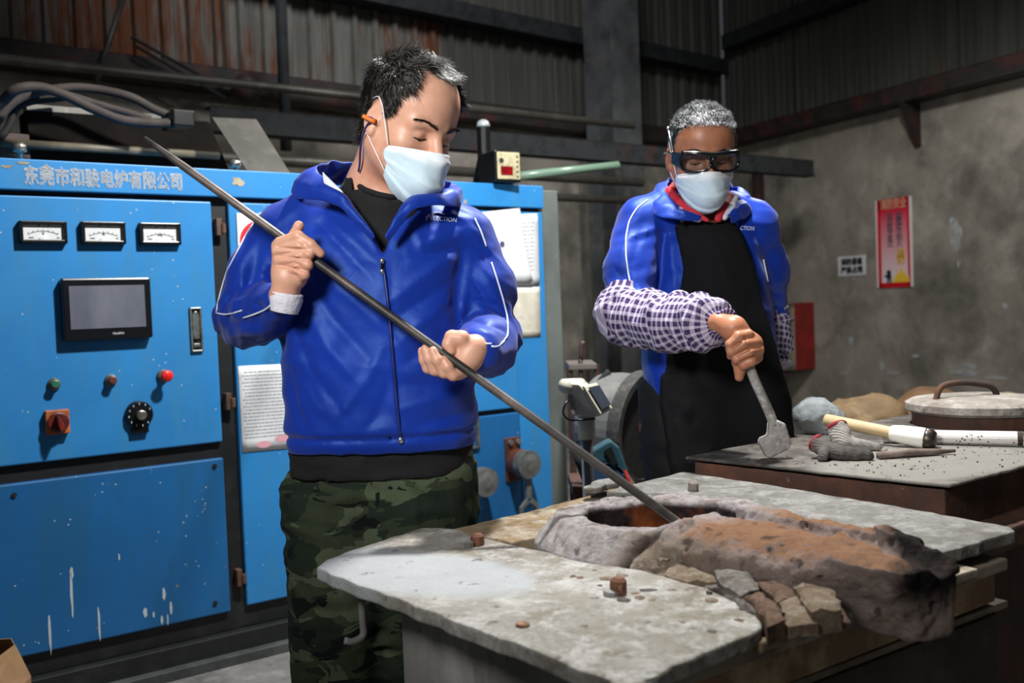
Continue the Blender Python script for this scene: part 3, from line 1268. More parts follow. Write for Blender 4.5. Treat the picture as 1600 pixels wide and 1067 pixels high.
paper('notice_sheet', 'long printed white notice with faint red stamps on the cabinet door', ((372, 572), (452, 568), (456, 700), (379, 707)), m_paper, 20, red=True)
pp = paper('paper_sheet', 'large white sheet with a round purple mark on the cabinet', ((742, 333), (812, 325), (829, 440), (748, 444)), m_paper, 0, .008, .012)
s_, z_ = cab(786, 381, .02)
MB(FC).lathe([(.001, 0), (.012, 0), (.012, -.0006), (.001, -.0006)], (s_, -.0145, z_), (0, 1, 0), 14).build('purple_mark', mat('purple_ink', '4b3f6b', rough=.6), pp)
paper('paper_sheet', 'grey-white printed sheet half hidden behind the purple-marked sheet', ((742, 338), (840, 333), (843, 446), (742, 450)), m_paper, 14)
paper('paper_sheet', 'stained yellowish sheet at elbow height on the cabinet', ((745, 452), (843, 448), (845, 526), (745, 530)), m_paper2, 0)
# white sign with a red ring
pts = [cab(*q, .003) for q in ((369, 333), (430, 335), (430, 430), (374, 430))]
sg = thing('warning_sign', 'white warning sign with red ring behind the shoulder of the nearer man', 'sign', FC @ V(((pts[0][0] + pts[1][0]) / 2, 0, pts[2][1])))
MB(FC).box(pts[0][0], pts[1][0], -.006, -.0005, pts[2][1], pts[0][1]).build('board', m_paper, sg, .001)
s_, z_ = cab(405, 378)
ringp = [(.055, -.0062), (.075, -.0062), (.075, -.008), (.055, -.008), (.055, -.0062)]
b = MB(FC).lathe(ringp, (s_, 0, z_), (0, 1, 0), 32, False)
b.box(-.052, .052, -.0078, -.0064, -.009, .009, Matrix.Translation((s_, 0, z_)) @ Matrix.Rotation(.78, 4, 'Y'))
b.build('red_ring', mat('sign_red', 'c8202c', rough=.5), sg)

# ------------------------------------------------------------------ things on top of the cabinet
# temperature display
s_, _ = cab(781, 280, -.02)
zt = zT
tb = thing('temperature_display', 'small cream-faced digital display with red window on the cabinet roof', 'display', FC @ V((s_, .05, zt)))
hw = .062
Mx = Matrix.Translation((s_, 0, zt)) @ Matrix.Rotation(-.12, 4, 'Z')
MB(FC @ Mx).box(-hw, hw, -.05, .1, .004, .135).build('housing', m_blk_pl, tb, .004)
MB(FC @ Mx).box(-hw * .86, hw * .9, -.056, -.05, .014, .128).build('face_plate', mat('cream_face', 'b5ad8c', [('8a8468', 40, .45, .7)], .5), tb, .003)
MB(FC @ Mx).box(-hw * .62, hw * .3, -.0585, -.056, .032, .068).build('digit_window', mat('red_window', '7a0f14', [('5a0a10', 30, .4, .6)], .2), tb)
b = MB(FC @ Mx)
for k in range(5):
    b.box(hw * .62, hw * .74, -.058, -.056, .022 + k * .021, .030 + k * .021)
b.lathe([(.011, -.056), (.011, -.0575), (0, -.0575)], (-hw * .55, 0, .092), (0, 1, 0), 12, False)
b.build('marks', m_ink, tb)
q = cab(757, 250, -.21)[0]
al = thing('alarm_lamp', 'black round-topped alarm lamp post on the cabinet roof', 'lamp', FC @ V((q, .21, zt)))
MB(FC).lathe([(.05, .001), (.05, .02), (.035, .03), (.03, .17), (.03, .28)], (q, .21, zt), (0, 0, 1), 20).build('post', m_blk_pl, al, smooth=False)
MB(FC).lathe([(.03, .28), (.03, .29), (.024, .305), (.012, .313), (.001, .315)], (q, .21, zt), (0, 0, 1), 20).build('cap', mat('grey_cap', '8f9494', rough=.35), al, smooth=True)
MB(FC).prism([(q - .06, .18, zt + .001), (q + .06, .18, zt + .001), (q + .04, .18, zt + .14), (q - .02, .18, zt + .14)], (0, .06, 0)).build('bracket', m_blk_pl, al, .003)

# bent grey sheet standing on the roof
pA = [V((cab(332, 184, -.3)[0], .3, cab(332, 184, -.3)[1])), V((cab(401, 187, -.3)[0], .3, cab(401, 187, -.3)[1]))]
z_r = zt + .003
sa, sb = cab(388, 266, -.06)[0], cab(455, 268, -.06)[0]
b = MB(FC)
b.prism([pA[0], pA[1], (sb, .06, z_r), (sa, .06, z_r)], (0, .01, .004))
tag(b.build('metal_sheet', mat('grey_sheet_metal', '56544f', [('484642', 3, .4, .7), ('64625d', 12, .5, .75)], .5, .2), None), 'slanting grey sheet metal panel on the cabinet roof', 'panel')
# dark duct box behind
s0_, z0_ = cab(50, 250, -.45); s1_, z1_ = cab(345, 180, -.45)
db_ = thing('duct_box', 'dark sloping duct box lying on the cabinet roof under the cables', 'duct', FC @ V(((s0_ + s1_) / 2, .5, zt - .02)))
b = MB(FC)
zt2 = cab(60, 168, -.45)[1]; zt3 = cab(330, 186, -.45)[1]
b.prism([(s0_, .47, zt + .002), (s1_ + .06, .47, zt + .002), (s1_ - .03, .50, zt3), (s0_, .50, zt2)], (0, .14, 0))
b.build('casing', mat('black_brown_duct', '100e0c', [('1c1613', 5, .4, .7)], .9, spec=.08), db_, .004)
MB(FC).box(s0_, s1_ - .15, .50, .56, zt2 - .004, zt2 + .022).build('top_rail', m_pipe, db_, .003)
MB(FC).cyl((s0_ - .2, .44, zt + .12), (s1_ - .02, .44, zt + .12), .016).build('handrail', mat('tan_rail', '6a6250', [('4c473b', 8, .4, .7)], .5), db_, smooth=True)
MB(FC).box(s0_ - .2, s0_ - .002, .46, .6, zt + .001, zt + .16).build('end_block', mat('brown_block', '4a3a33', [('352a25', 6, .4, .7)], .7), db_, .004)

# grey hoses
m_hose = mat('grey_rubber_hose', '403a37', [('332e2c', 20, .4, .7)], .7, spec=.2)
m_hose2 = mat('dark_rubber_hose', '2a2725', [('201d1b', 20, .4, .7)], .7, spec=.2)
def hose(pts, r, lab, m=m_hose, n0=-.3):
    P_ = []
    for i, (x, y, n) in enumerate(pts):
        a = cab(x, y, n)
        P_.append(FC @ V((a[0], -n, a[1])))
    tag(MB().tube(spline(P_, 7), r, 10).build('cable_hose', m, None, smooth=True), lab, 'hose')


hose([(-40, 190, -.3), (2, 160, -.25), (25, 140, -.2), (60, 136, -.2), (100, 148, -.2), (150, 172, -.2), (200, 189, -.2), (272, 193, -.24)], .017, 'thick grey hose in front, arching lowest over the cabinet roof')
hose([(-30, 230, -.36), (10, 170, -.36), (45, 148, -.36), (95, 138, -.35), (140, 138, -.34), (200, 150, -.3), (240, 170, -.3), (271, 183, -.3)], .016, 'grey hose arching highest towards the dark clamp')
hose([(60, 138, -.32), (110, 150, -.3), (160, 165, -.3), (200, 176, -.3), (235, 187, -.3)], .014, 'short grey hose between the two long ones')
hose([(-30, 215, -.40), (5, 176, -.40), (30, 152, -.40), (60, 148, -.40)], .014, 'dark hose curling at the left edge of the cabinet roof', m_hose2)
hose([(-20, 240, -.43), (12, 200, -.43), (25, 170, -.43), (50, 158, -.43), (100, 152, -.43)], .014, 'darkest hose behind the others at the picture edge', m_hose2)
a = cab(275, 188, -.26)
tag(MB(FC).box(a[0] - .03, a[0] + .05, .2, .34, a[1] - .03, a[1] + .03).build('hose_clamp', m_blk_pl, None, .006), 'black clamp holding the hose ends above the cabinet', 'clamp')

# green glass tube leaning behind the display
A_, B_ = PY(800, 276, 5.2), PY(965, 258, 5.6)
tag(MB().cyl(A_, B_, .022, n=12).build('green_tube', mat('green_plastic_tube', '7d9a86', rough=.25), None, smooth=True), 'pale green tube pointing right behind the display', 'tube')

# cardboard box in the lower left corner
m_card = mat('brown_cardboard', '8a6a48', [('77593a', 6, .4, .7)], .8)
cb = thing('cardboard_box', 'open brown cardboard box on the floor in the left corner', 'box', (-1.62, 2.6, 0))
Mc = Matrix.Translation((-1.62, 2.6, 0)) @ Matrix.Rotation(.12, 4, 'Z')
b = MB(Mc)
hx, hy, hz, t_ = .24, .17, .22, .005
for q in ((-hx, hx, -hy, -hy + t_), (-hx, hx, hy - t_, hy), (-hx, -hx + t_, -hy, hy), (hx - t_, hx, -hy, hy)):
    b.box(q[0], q[1], q[2], q[3], 0, hz)
b.box(-hx, hx, -hy, hy, 0, t_)
b.build('carton', m_card, cb)
b = MB(Mc)
b.prism([(hx, -hy, hz), (hx, hy, hz), (hx - .03, hy - .02, hz + .1), (hx - .05, -hy + .03, hz + .1)], (-.005, 0, 0))
b.build('flap', m_card, cb)
b = MB(Mc)
b.prism([(-hx, hy, hz), (hx, hy, hz), (hx - .04, hy - .02, hz + .12), (-hx + .04, hy - .02, hz + .12)], (0, -.005, 0))
b.build('flap', m_card, cb)
# ================================================================== front furnace
ZP = .80
ZR = .845
_P1, _P2 = PZ(497, 885, ZP), PZ(1070, 740, ZP)
fa = (_P2 - _P1); fa.z = 0; fa.normalize()
fb = V((fa.y, -fa.x, 0))
FF = frame(V((_P1.x, _P1.y, 0)), fa, -fb)      # x = p (to the far corner), y = -q


def pq(px, py, z=ZP):
    w = PZ(px, py, z) - V((_P1.x, _P1.y, 0))
    return w.dot(fa), -w.dot(fb)


def slab_mat(name, cols, scale=8, bump=.8, ash=None, ashc=('9da1a3', 'b0b3b5')):
    t = NT(name)
    big = t.noise(t.coord(), scale * .7, 9, .72, .4)
    mid = t.noise(t.coord(loc=(4, 2, 0)), scale * 2.6, 9, .74, .3)
    fine = t.noise(t.coord(loc=(9, 1, 3)), scale * 12, 6, .75)
    c = t.mix(t.ramp(big, .38, .62), cols[0], cols[1])
    c = t.mix(t.ramp(mid, .47, .62), c, cols[2])
    c = t.mix(t.ramp(t.noise(t.coord(loc=(1, 7, 3)), scale * 1.1, 7, .66, .6), .54, .66), c, cols[3])
    if ash:                        # heap of white ash powder lying on the plate
        g = t.node('ShaderNodeTexGradient', gradient_type='SPHERICAL')
        mp = t.node('ShaderNodeMapping', vector_type='TEXTURE')
        mp.inputs['Location'].default_value = ash[0]; mp.inputs['Scale'].default_value = ash[1]; mp.inputs['Rotation'].default_value = (0, 0, ash[2])
        tc = t.node('ShaderNodeTexCoord'); t.link(tc.outputs['Object'], mp.inputs[0]); t.link(mp.outputs[0], g.inputs[0])
        c = t.mix(t.ramp(t.math('ADD', g.outputs['Fac'], t.math('MULTIPLY', big, .5)), .45, .62), c, t.mix(mid, *ashc))
        fine = t.math('MULTIPLY', fine, t.math('SUBTRACT', 1.0, t.math('MULTIPLY', g.outputs['Fac'], .6)))
    c = t.mix(t.math('MULTIPLY', t.ramp(fine, .52, .68), .55), c, '5a534a')
    c = t.mix(t.math('MULTIPLY', t.ramp(t.noise(t.coord(loc=(2, 8, 6)), scale * 3.4, 7, .7), .60, .66), .8), c, '57504a')
    t.bump(t.math('ADD', mid, t.math('MULTIPLY', fine, .5)), bump, .010)
    return t.set(c, .88, 0, .2)


m_slab = slab_mat('ash_crusted_plate', ('9f9c95', '807a6e', 'b9b8b4', '766e60'))
m_slab_w = slab_mat('pale_ash_plate', ('7f7e7a', '6b6a65', '979692', '636059'))
m_slab_b = slab_mat('brown_crusted_plate', ('7f6b4f', '917d60', 'a89f8f', '62503a'))
m_wood = mat('scorched_wood', '8f7353', [('6d5238', 5, .4, .65, (.3, 1, 1)), ('b09a78', 14, .5, .7), ('3a2a20', 8, .62, .72)], .8, bump=(30, .4, .004))
m_side = mat('dusty_steel_side', '8a8986', [('62605d', 3, .4, .65, (1, 1, .4)), ('a5a3a0', 10, .5, .7, (1, 1, .3)), ('2f2d2b', 16, .64, .72)], .75, .2, bump=(40, .3, .004))
m_rust = mat('rusty_brown_steel', '4a3126', [('6d4430', 6, .45, .7), ('2c1f1a', 4, .4, .65), ('9a8a7a', 40, .66, .72)], .8, bump=(50, .5, .004))
m_dust = mat('dusty_beam', '8a7e6c', [('5d5044', 5, .4, .65), ('aaa293', 12, .52, .7)], .8, bump=(30, .4, .004))
m_iron = mat('dark_iron', '3a332e', [('5a4a40', 8, .45, .7), ('26211e', 5, .4, .6)], .7, .3)

fur = thing('tilting_furnace', 'ash-covered furnace in front with round crucible mouth and pouring spout', 'furnace', FF @ V((.5, -.38, 0)))
rj = random.Random(21)


def jag(poly, step=.025, amp=.0035):
    out = []
    for i, a in enumerate(poly):
        a = V(a + (0,)) if len(a) == 2 else V(a)
        b_ = poly[(i + 1) % len(poly)]
        b_ = V(b_ + (0,)) if len(b_) == 2 else V(b_)
        n = max(1, int((b_ - a).length / step))
        for k in range(n):
            p = a.lerp(b_, k / n)
            out.append(p + (V((rj.uniform(-amp, amp), rj.uniform(-amp, amp), 0))))
    return out


def plate(name, poly, z, th, m, tilt=0, amp=.0035, parent=None, F=None):
    pts = jag(poly, amp=amp)
    b = MB(F or FF)
    b.prism([V((p.x, p.y, z - th)) for p in pts], (0, 0, th))
    return b.build(name, m, parent or fur, .004, seg=2)


def Q(px, py, z=ZP):
    p = pq(px, py, z)
    return (p[0], p[1])


near = [Q(497, 886), Q(520, 898), Q(650, 946), Q(800, 1003), Q(952, 1064), (-.1, -.71), (-.06, -.735), Q(1000, 1064), Q(1100, 1021), Q(1192, 981), Q(1196, 965),
        Q(1130, 925), Q(1000, 890), Q(880, 868), Q(800, 850), Q(742, 838), Q(715, 826), Q(660, 824), Q(575, 850), Q(508, 874)]
_pc = PZ(640, 892, ZP) - OFF[fur.name]
m_slab_ash = slab_mat('ash_powdered_plate', ('9f9c95', '807a6e', 'b9b8b4', '766e60'), ash=((_pc.x, _pc.y, _pc.z), (.34, .16, .3), -.62))
plate('near_plate', near, ZP, .022, m_slab_ash)
left = [Q(700, 828, .797), Q(800, 846, .797), Q(900, 830, .797), Q(960, 790, .797), Q(985, 752, .797), Q(930, 772, .797), Q(820, 800, .797), Q(735, 820, .797)]
plate('edge_plate', left, ZP - .003, .03, m_slab_b)
back = [Q(945, 769, .81), Q(1010, 752, .81), Q(1068, 738, .81), Q(1200, 758, .81), Q(1400, 792, .81), Q(1578, 824, .81), Q(1586, 832, .81), Q(1540, 845, .81), Q(1470, 866, .81),
        Q(1380, 850, .81), Q(1200, 800, .81), Q(1060, 772, .81)]
plate('back_plate', back, .812, .022, m_slab_w)
# loose pale flakes at the plate joints
for i, (x, y, w, h) in enumerate(((950, 762, .05, .018), (928, 770, .035, .012))):
    c = pq(x, y, .81)
    pts = [(c[0] + math.cos(6.283 * k / 12) * w * rj.uniform(.7, 1.1), c[1] + math.sin(6.283 * k / 12) * h * 1.6 * rj.uniform(.7, 1.1)) for k in range(12)]
    plate('loose_flake', pts, .826, .014, m_slab_w, amp=.001)

# crucible mouth, collar and spout as one crusted refractory body
hc = PZ(1030, 793, .85); hc.z = .85
tipt = PZ(1378, 926, .80)
sd_ = (tipt - hc); sd_.z = 0; sl_ = sd_.length; sd_.normalize()
sp_ = V((sd_.y, -sd_.x, 0))          # towards camera left
if sp_.y > 0:
    sp_ = -sp_
RS = np.array([[sd_.x, sp_.x, 0], [sd_.y, sp_.y, 0], [0, 0, 1]])
ref = SDF()
hcn = np.array(hc)


def mound(P):
    r = np.linalg.norm(P[:, :2] - hcn[:2], axis=1)
    d = np.maximum(r - (.225 - .9 * np.maximum(P[:, 2] - .80, 0)), np.maximum(P[:, 2] - (.846 - .010 * np.clip((P[:, 1] - hcn[1]) / .14, 0, 1)), .754 - P[:, 2]))
    return d


ref.u(mound, .012)
sc_ = hc + sd_ * (sl_ * .56)
# front (near) wall of the spout, far wall, floor between them
ref.u(s_box(sc_ + V((0, 0, -.040)) - sp_ * .012, (sl_ * .44, .088, .052), .010, RS), .012)
ref.u(s_cone(hc + sd_ * .15 + sp_ * .085 + V((0, 0, -.034)), hc + sd_ * (sl_ * .88) + sp_ * .062 + V((0, 0, -.034)), .046, .042), .016)
ref.u(s_box(hc + sd_ * (sl_ * .58) + sp_ * .15 + V((0, 0, -.072)), (sl_ * .36, .09, .016), .006, RS), .006)
# nose block, sheared and tilted, hanging over the edge
RN = RS @ np.array(Matrix.Rotation(.16, 3, 'Z') @ Matrix.Rotation(.20, 3, 'Y'))
ref.u(s_box(hc + sd_ * (sl_ * .97) + V((0, 0, -.046)) - sp_ * .006, (.072, .080, .056), .006, RN), .006)
ref.sub(s_plane(hc + sd_ * (sl_ * .93) + sp_ * .082 + V((0, 0, -.03)), -(sd_ * .50 + sp_ * .72 + V((0, 0, -.42)))), .003)
# channel
ref.sub(s_cone(hc + V((0, 0, .012)) - sp_ * .03, hc + sd_ * (sl_ * 1.2) - sp_ * .046 + V((0, 0, .012)), .026, .030), .006)
ref.sub(lambda P: np.maximum(np.linalg.norm(P[:, :2] - hcn[:2], axis=1) - (.134 + .006 * np.sin(P[:, 0] * 55)), .62 - P[:, 2]), .010)


def bedmask(P):
    q = P - hcn
    c = q @ np.array(sp_); a_ = (q @ np.array(sd_)) / sl_
    return np.clip((c - .105) / .03, 0, 1) * np.clip((a_ - .18) / .1, 0, 1) * np.clip((1.0 - a_) / .05, 0, 1)


def cracks(P, sc, w, seed):
    n = vnoise(P, sc, seed) + .35 * vnoise(P, sc * 2.3, seed + 1)
    return np.exp(-(n / w) ** 2)


def rough(P):
    m = bedmask(P)
    d = .0028 * fbm(P, 34, 2, 3) + .0022 * fbm(P, 95, 2, 7) + .003 * np.maximum(fbm(P, 11, 2, 9), -.3)
    chip_ = np.maximum(fbm(P, 60, 2, 40) - .75, 0)
    return d - .02 * chip_


ref.disp(rough)


def crack(P):
    q = P - hcn
    a = q @ np.array(sd_); c = q @ np.array(sp_)
    w = .004 * vnoise(P, 30, 5)
    d1 = np.abs(a - .135 + w * 2 + .12 * (c - .1)) + np.where(c > .05, 0, .1)
    return -.012 * np.exp(-(d1 / .006) ** 2)


ref.disp(crack)


def ref_attr(P):
    q = P - hcn
    a = (q @ np.array(sd_)) / sl_
    c = q @ np.array(sp_)
    r = np.linalg.norm(q[:, :2], axis=1)
    inner = np.clip((.148 - r) / .008, 0, 1) * np.clip((.840 - .010 * np.clip((P[:, 1] - hcn[1]) / .14, 0, 1) - P[:, 2]) / .006, 0, 1)
    m = bedmask(P)
    crk = np.maximum(-crack(P) / .012, np.clip((fbm(P, 60, 2, 40) - .7) * 6, 0, 1) * .5)
    return {'along': a, 'inner': inner, 'side': c, 'crown': np.clip((P[:, 2] - .836) / .012, 0, 1), 'crk': crk, 'bed': m,
            'high': np.clip((P[:, 2] - .775) / .04, 0, 1)}


t = NT('refractory_crust')
n1 = t.noise(t.coord(), 14, 9, .7, .4)
n2 = t.noise(t.coord(loc=(3, 1, 0)), 45, 9, .75)
n3 = t.noise(t.coord(loc=(1, 4, 7)), 7, 7, .65)
n4 = t.noise(t.coord(loc=(8, 3, 2)), 24, 8, .7, .5)
al_ = t.attr('along').outputs['Fac']
si_ = t.attr('side').outputs['Fac']
pale = t.mix(t.ramp(n2, .42, .62), 'b4afac', '8f8588')
pale = t.mix(t.ramp(n1, .54, .66), pale, '7d6f66')
brown = t.mix(t.ramp(n4, .38, .62), '8f7d76', 'a6968f')
brown = t.mix(t.ramp(n1, .52, .7), brown, '6a5346')
fa1 = t.ramp(t.math('ADD', al_, t.math('MULTIPLY', n3, .5)), .52, .72)
c = t.mix(fa1, pale, brown)
bed = t.mix(t.ramp(n4, .4, .6), '8a7c68', '6d5746')
bed = t.mix(t.ramp(n1, .52, .62), bed, 'a8a296')
bed = t.mix(t.ramp(n3, .56, .62), bed, '3a3836')
c = t.mix(t.math('MULTIPLY', t.attr('bed').outputs['Fac'], .85), c, bed)
# rust-orange heat stain along the crown of the spout
geo = t.node('ShaderNodeNewGeometry')
sx = t.node('ShaderNodeSeparateXYZ'); t.link(geo.outputs['Normal'], sx.inputs[0])
top = t.math('MULTIPLY', t.ramp(t.math('ADD', sx.outputs[2], t.math('MULTIPLY', n3, .5)), .85, 1.15), t.attr('crown').outputs['Fac'])
c = t.mix(t.math('MULTIPLY', t.math('MULTIPLY', top, fa1), .72), c, t.mix(t.ramp(n1, .4, .6), '8a5a30', '9a6c42'))
# soot on the nose and on the lip of the mouth
so = t.math('MULTIPLY', t.ramp(t.math('ADD', t.math('SUBTRACT', al_, t.math('MULTIPLY', si_, 2.0)), t.math('MULTIPLY', n3, .6)), 1.28, 1.38), t.attr('high').outputs['Fac'])
c = t.mix(so, c, t.mix(t.ramp(n2, .45, .65), '1d1a1a', '3c322d'))
blk = t.math('MULTIPLY', t.ramp(n3, .60, .64), t.ramp(n4, .48, .55))
c = t.mix(t.math('MULTIPLY', blk, .85), c, '2b2927')
c = t.mix(t.math('MULTIPLY', t.ramp(n2, .60, .68), .6), c, '4a4039')
c = t.mix(t.math('MULTIPLY', t.attr('crk').outputs['Fac'], .85), c, '2c2623')
inn = t.attr('inner').outputs['Fac']
c = t.mix(inn, c, t.mix(t.ramp(t.noise(t.coord(loc=(5, 5, 1)), 5, 5), .47, .58), '2a2022', '8a4a22'))
t.bump(t.math('ADD', n4, n2), 1.0, .012)
m_ref = t.set(c, .92, 0, .15)
lo = [min(hc.x, tipt.x) - .3, min(hc.y, tipt.y) - .3, .60]
hi = [max(hc.x, tipt.x) + .3, max(hc.y, tipt.y) + .35, .93]
sdf_obj('crucible_collar_and_spout', ref, lo, hi, .0042, m_ref, fur, attr_fn=ref_attr, relax=0)
# bottom of the crucible
MB().lathe([(.001, .62), (.14, .62), (.14, .64), (.001, .64)], (hc.x, hc.y, 0), (0, 0, 1), 24).build('crucible_floor', m_iron, fur)

# broken bricks packed between the spout and the near plate
m_bk = [slab_mat('brick_' + n_, c_, 16, .9) for n_, c_ in (('tan', ('8a7a66', '74624f', '9c9080', '5d4a3a')), ('grey', ('7d7872', '66605a', '96928b', '4c443d')), ('brown', ('6f5646', '5d4638', '85705f', '3f2f26')))]
for i, (pl_, z_, tl) in enumerate((([(1050, 878), (1110, 884), (1121, 905), (1075, 903), (1040, 893)], .808, 0), ([(1113, 885), (1170, 890), (1185, 914), (1160, 925), (1124, 906)], .818, 1),
                                   ([(1173, 890), (1236, 900), (1246, 925), (1215, 935), (1188, 914)], .813, 2), ([(1239, 902), (1302, 918), (1316, 945), (1270, 951), (1249, 926)], .822, 0),
                                   ([(1122, 909), (1157, 928), (1182, 952), (1190, 963), (1138, 930), (1098, 909)], .806, 1), ([(1163, 928), (1187, 918), (1213, 938), (1226, 965), (1200, 976), (1193, 958)], .815, 2),
                                   ([(1217, 938), (1247, 929), (1268, 954), (1276, 969), (1231, 972)], .809, 0), ([(1272, 955), (1316, 949), (1330, 966), (1282, 974)], .80, 2))):
    pts = jag([Q(x, y, z_) for x, y in pl_], .014, .0028)
    rz_ = [rj.uniform(-.003, .003) for _ in pts]
    b = MB(FF)
    n_ = len(pts)
    cx_ = sum(p.x for p in pts) / n_; cy_ = sum(p.y for p in pts) / n_
    vs_ = [V((p.x, p.y, .788)) for p in pts] + [V((p.x, p.y, z_ - .004 + r_)) for p, r_ in zip(pts, rz_)]
    vs_ += [V((cx_ + (p.x - cx_) * .78, cy_ + (p.y - cy_) * .78, z_ + r_)) for p, r_ in zip(pts, rz_)] + [V((cx_, cy_, z_ + .003))]
    fs_ = [tuple(reversed(range(n_)))] + [(k, (k + 1) % n_, (k + 1) % n_ + n_, k + n_) for k in range(n_)]
    fs_ += [(k + n_, (k + 1) % n_ + n_, (k + 1) % n_ + 2 * n_, k + 2 * n_) for k in range(n_)] + [(k + 2 * n_, (k + 1) % n_ + 2 * n_, 3 * n_) for k in range(n_)]
    b.add(vs_, fs_)
    b.build('broken_brick', m_bk[tl], fur)

# rubble on the bed beside the spout, each lump its own piece
m_rub = slab_mat('brown_rubble', ('8a7868', '6d5a4c', '9c8d80', '5a463a'), 20)
for i in range(22):
    a_, c_ = rj.uniform(.12, .98) * sl_, rj.uniform(.13, .30)
    p = hc + sd_ * a_ + sp_ * c_
    z_ = .799 + max(0, (.2 - c_)) * .2
    r_ = rj.uniform(.004, .010)
    vs, fs = ico_lump((p.x, p.y, z_), (r_ * rj.uniform(1, 1.8), r_ * rj.uniform(1, 1.6), r_ * .6), i)
    MB().add(vs, fs).build('slag_lump', (m_rub, m_iron, m_rub, m_rub)[i % 4], fur)

# bolt heads on the plates
def stud(px, py, r, h, m, sd=0, z=.8):
    q = PZ(px, py, z)
    MB().lathe([(r, -.004), (r * .95, h * .8), (r * .6, h), (.001, h)], (q.x, q.y, z), (rj.uniform(-.1, .1), rj.uniform(-.1, .1), 1), 9).build('rusty_stud', m, fur)


m_orst = mat('orange_rust', '6d4630', [('523022', 30, .4, .6), ('957a5e', 60, .55, .7)], .85)
stud(746, 851, .013, .02, m_orst)
stud(733, 855, .009, .01, m_slab_w)
stud(966, 928, .013, .024, m_orst)
stud(955, 930, .012, .008, m_side)
stud(817, 978, .01, .004, m_orst)
stud(1083, 767, .012, .022, mat('grey_stud', '8f877e', [('6a625a', 40, .4, .6)], .8), z=.812)

# wedge-shaped bricks and timber along the right-hand edge
def pbox(name, px0, py0, z0, px1, py1, z1, w, th, m, bev=.004):
    """bar between two picture points lying at heights z0, z1; w is its width across, th its height"""
    A_, B_ = PZ(px0, py0, z0), PZ(px1, py1, z1)
    d = B_ - A_; L = d.length; d.normalize()
    y = V((0, 0, 1)).cross(d).normalized(); z = d.cross(y)
    Mx = Matrix(((d.x, y.x, z.x, A_.x), (d.y, y.y, z.y, A_.y), (d.z, y.z, z.z, A_.z), (0, 0, 0, 1)))
    return MB(Mx).box(0, L, 0, w, -th, 0).build(name, m, fur, bev)


# body of the furnace
b = MB(FF)
b.box(.09, .93, -.66, -.10, .02, ZP - .024)
b.build('furnace_body', m_side, fur, .004)
pbox('timber_block', 1478, 868, .782, 1536, 851, .782, .2, .042, m_wood)
pbox('edge_timber', 1030, 1062, .772, 1575, 872, .772, .12, .02, m_dust, .003)
pbox('timber_beam', 1030, 1078, .75, 1555, 889, .75, .12, .055, m_wood)
wbm = pbox('steel_flange', 1090, 1122, .69, 1575, 938, .69, .16, .012, m_dust, .002)
pbox('steel_web', 1130, 1122, .678, 1560, 958, .678, .012, .12, m_iron, .002)
# legs of the frame
for i, (x, y) in enumerate(((1500, 985), (1205, 1110))):
    q = PZ(x, y, .67) + fa * .0
    MB(frame((q.x, q.y, 0), fa, -fb)).box(-.02, .05, 0, .07, 0, .678).build('frame_leg', m_wood if i == 0 else m_iron, fur, .003)
# lip bricks between plate and timber beside the spout
for i, (x0, y0, x1, y1, m_) in enumerate(((1190, 1004, 1250, 978, m_slab_b), (1255, 982, 1335, 958, m_slab), (1470, 905, 1530, 888, m_dust))):
    pbox('edge_brick', x0, y0, .785, x1, y1, .785, .09, .016, m_, .004)
# hook under the left corner and round flange on the side
q = PZ(564, 912, .775)
MB().tube(spline([q, q + V((0, 0, -.06)), q + V((.0, 0, -.085)), q + V((-.015, -.01, -.092)), q + V((-.028, -.015, -.088))], 5), .006, 8).build('hook', m_side, fur, smooth=True)
q = FF @ V((.09, -.23, .36))
MB().lathe([(.12, -.02), (.12, .02), (.085, .02), (.085, .035), (.03, .04), (.001, .04)], q, -fa, 30).build('pivot_flange', m_iron, fur)

# ------------------------------------------------------------------ long steel rod
rodA = PY(226, 216, 1.93)
rodT = PZ(1048, 808, .835)
rdir = (rodT - rodA).normalized()
m_rod = mat('dark_steel_rod', '45403e', [('6e635e', 3, .45, .6, (1, 1, 1)), ('2f2d2c', 9, .48, .65)], .5, .35, bump=(70, .25, .002))
b = MB()
n = 40
L_ = (rodT - rodA).length + .13
path = [rodA + rdir * (L_ * i / n) for i in range(n + 1)]
b.tube(path, [.0045 + .0035 * min(1, i / 3) for i in range(n + 1)], 10)
tag(b.build('stirring_rod', m_rod, None, smooth=True), 'long dark steel rod dipped into the furnace mouth', 'rod')


def rod_at(px):
    """point of the rod seen at picture column px"""
    lo_, hi_ = 0.0, 1.0
    for _ in range(40):
        m_ = (lo_ + hi_) / 2
        p = rodA.lerp(rodT, m_)
        v = np.array(p) - _C
        x = 800 + FPX * (v @ _R) / (v @ _F)
        if x < px:
            lo_ = m_
        else:
            hi_ = m_
    return rodA.lerp(rodT, lo_)


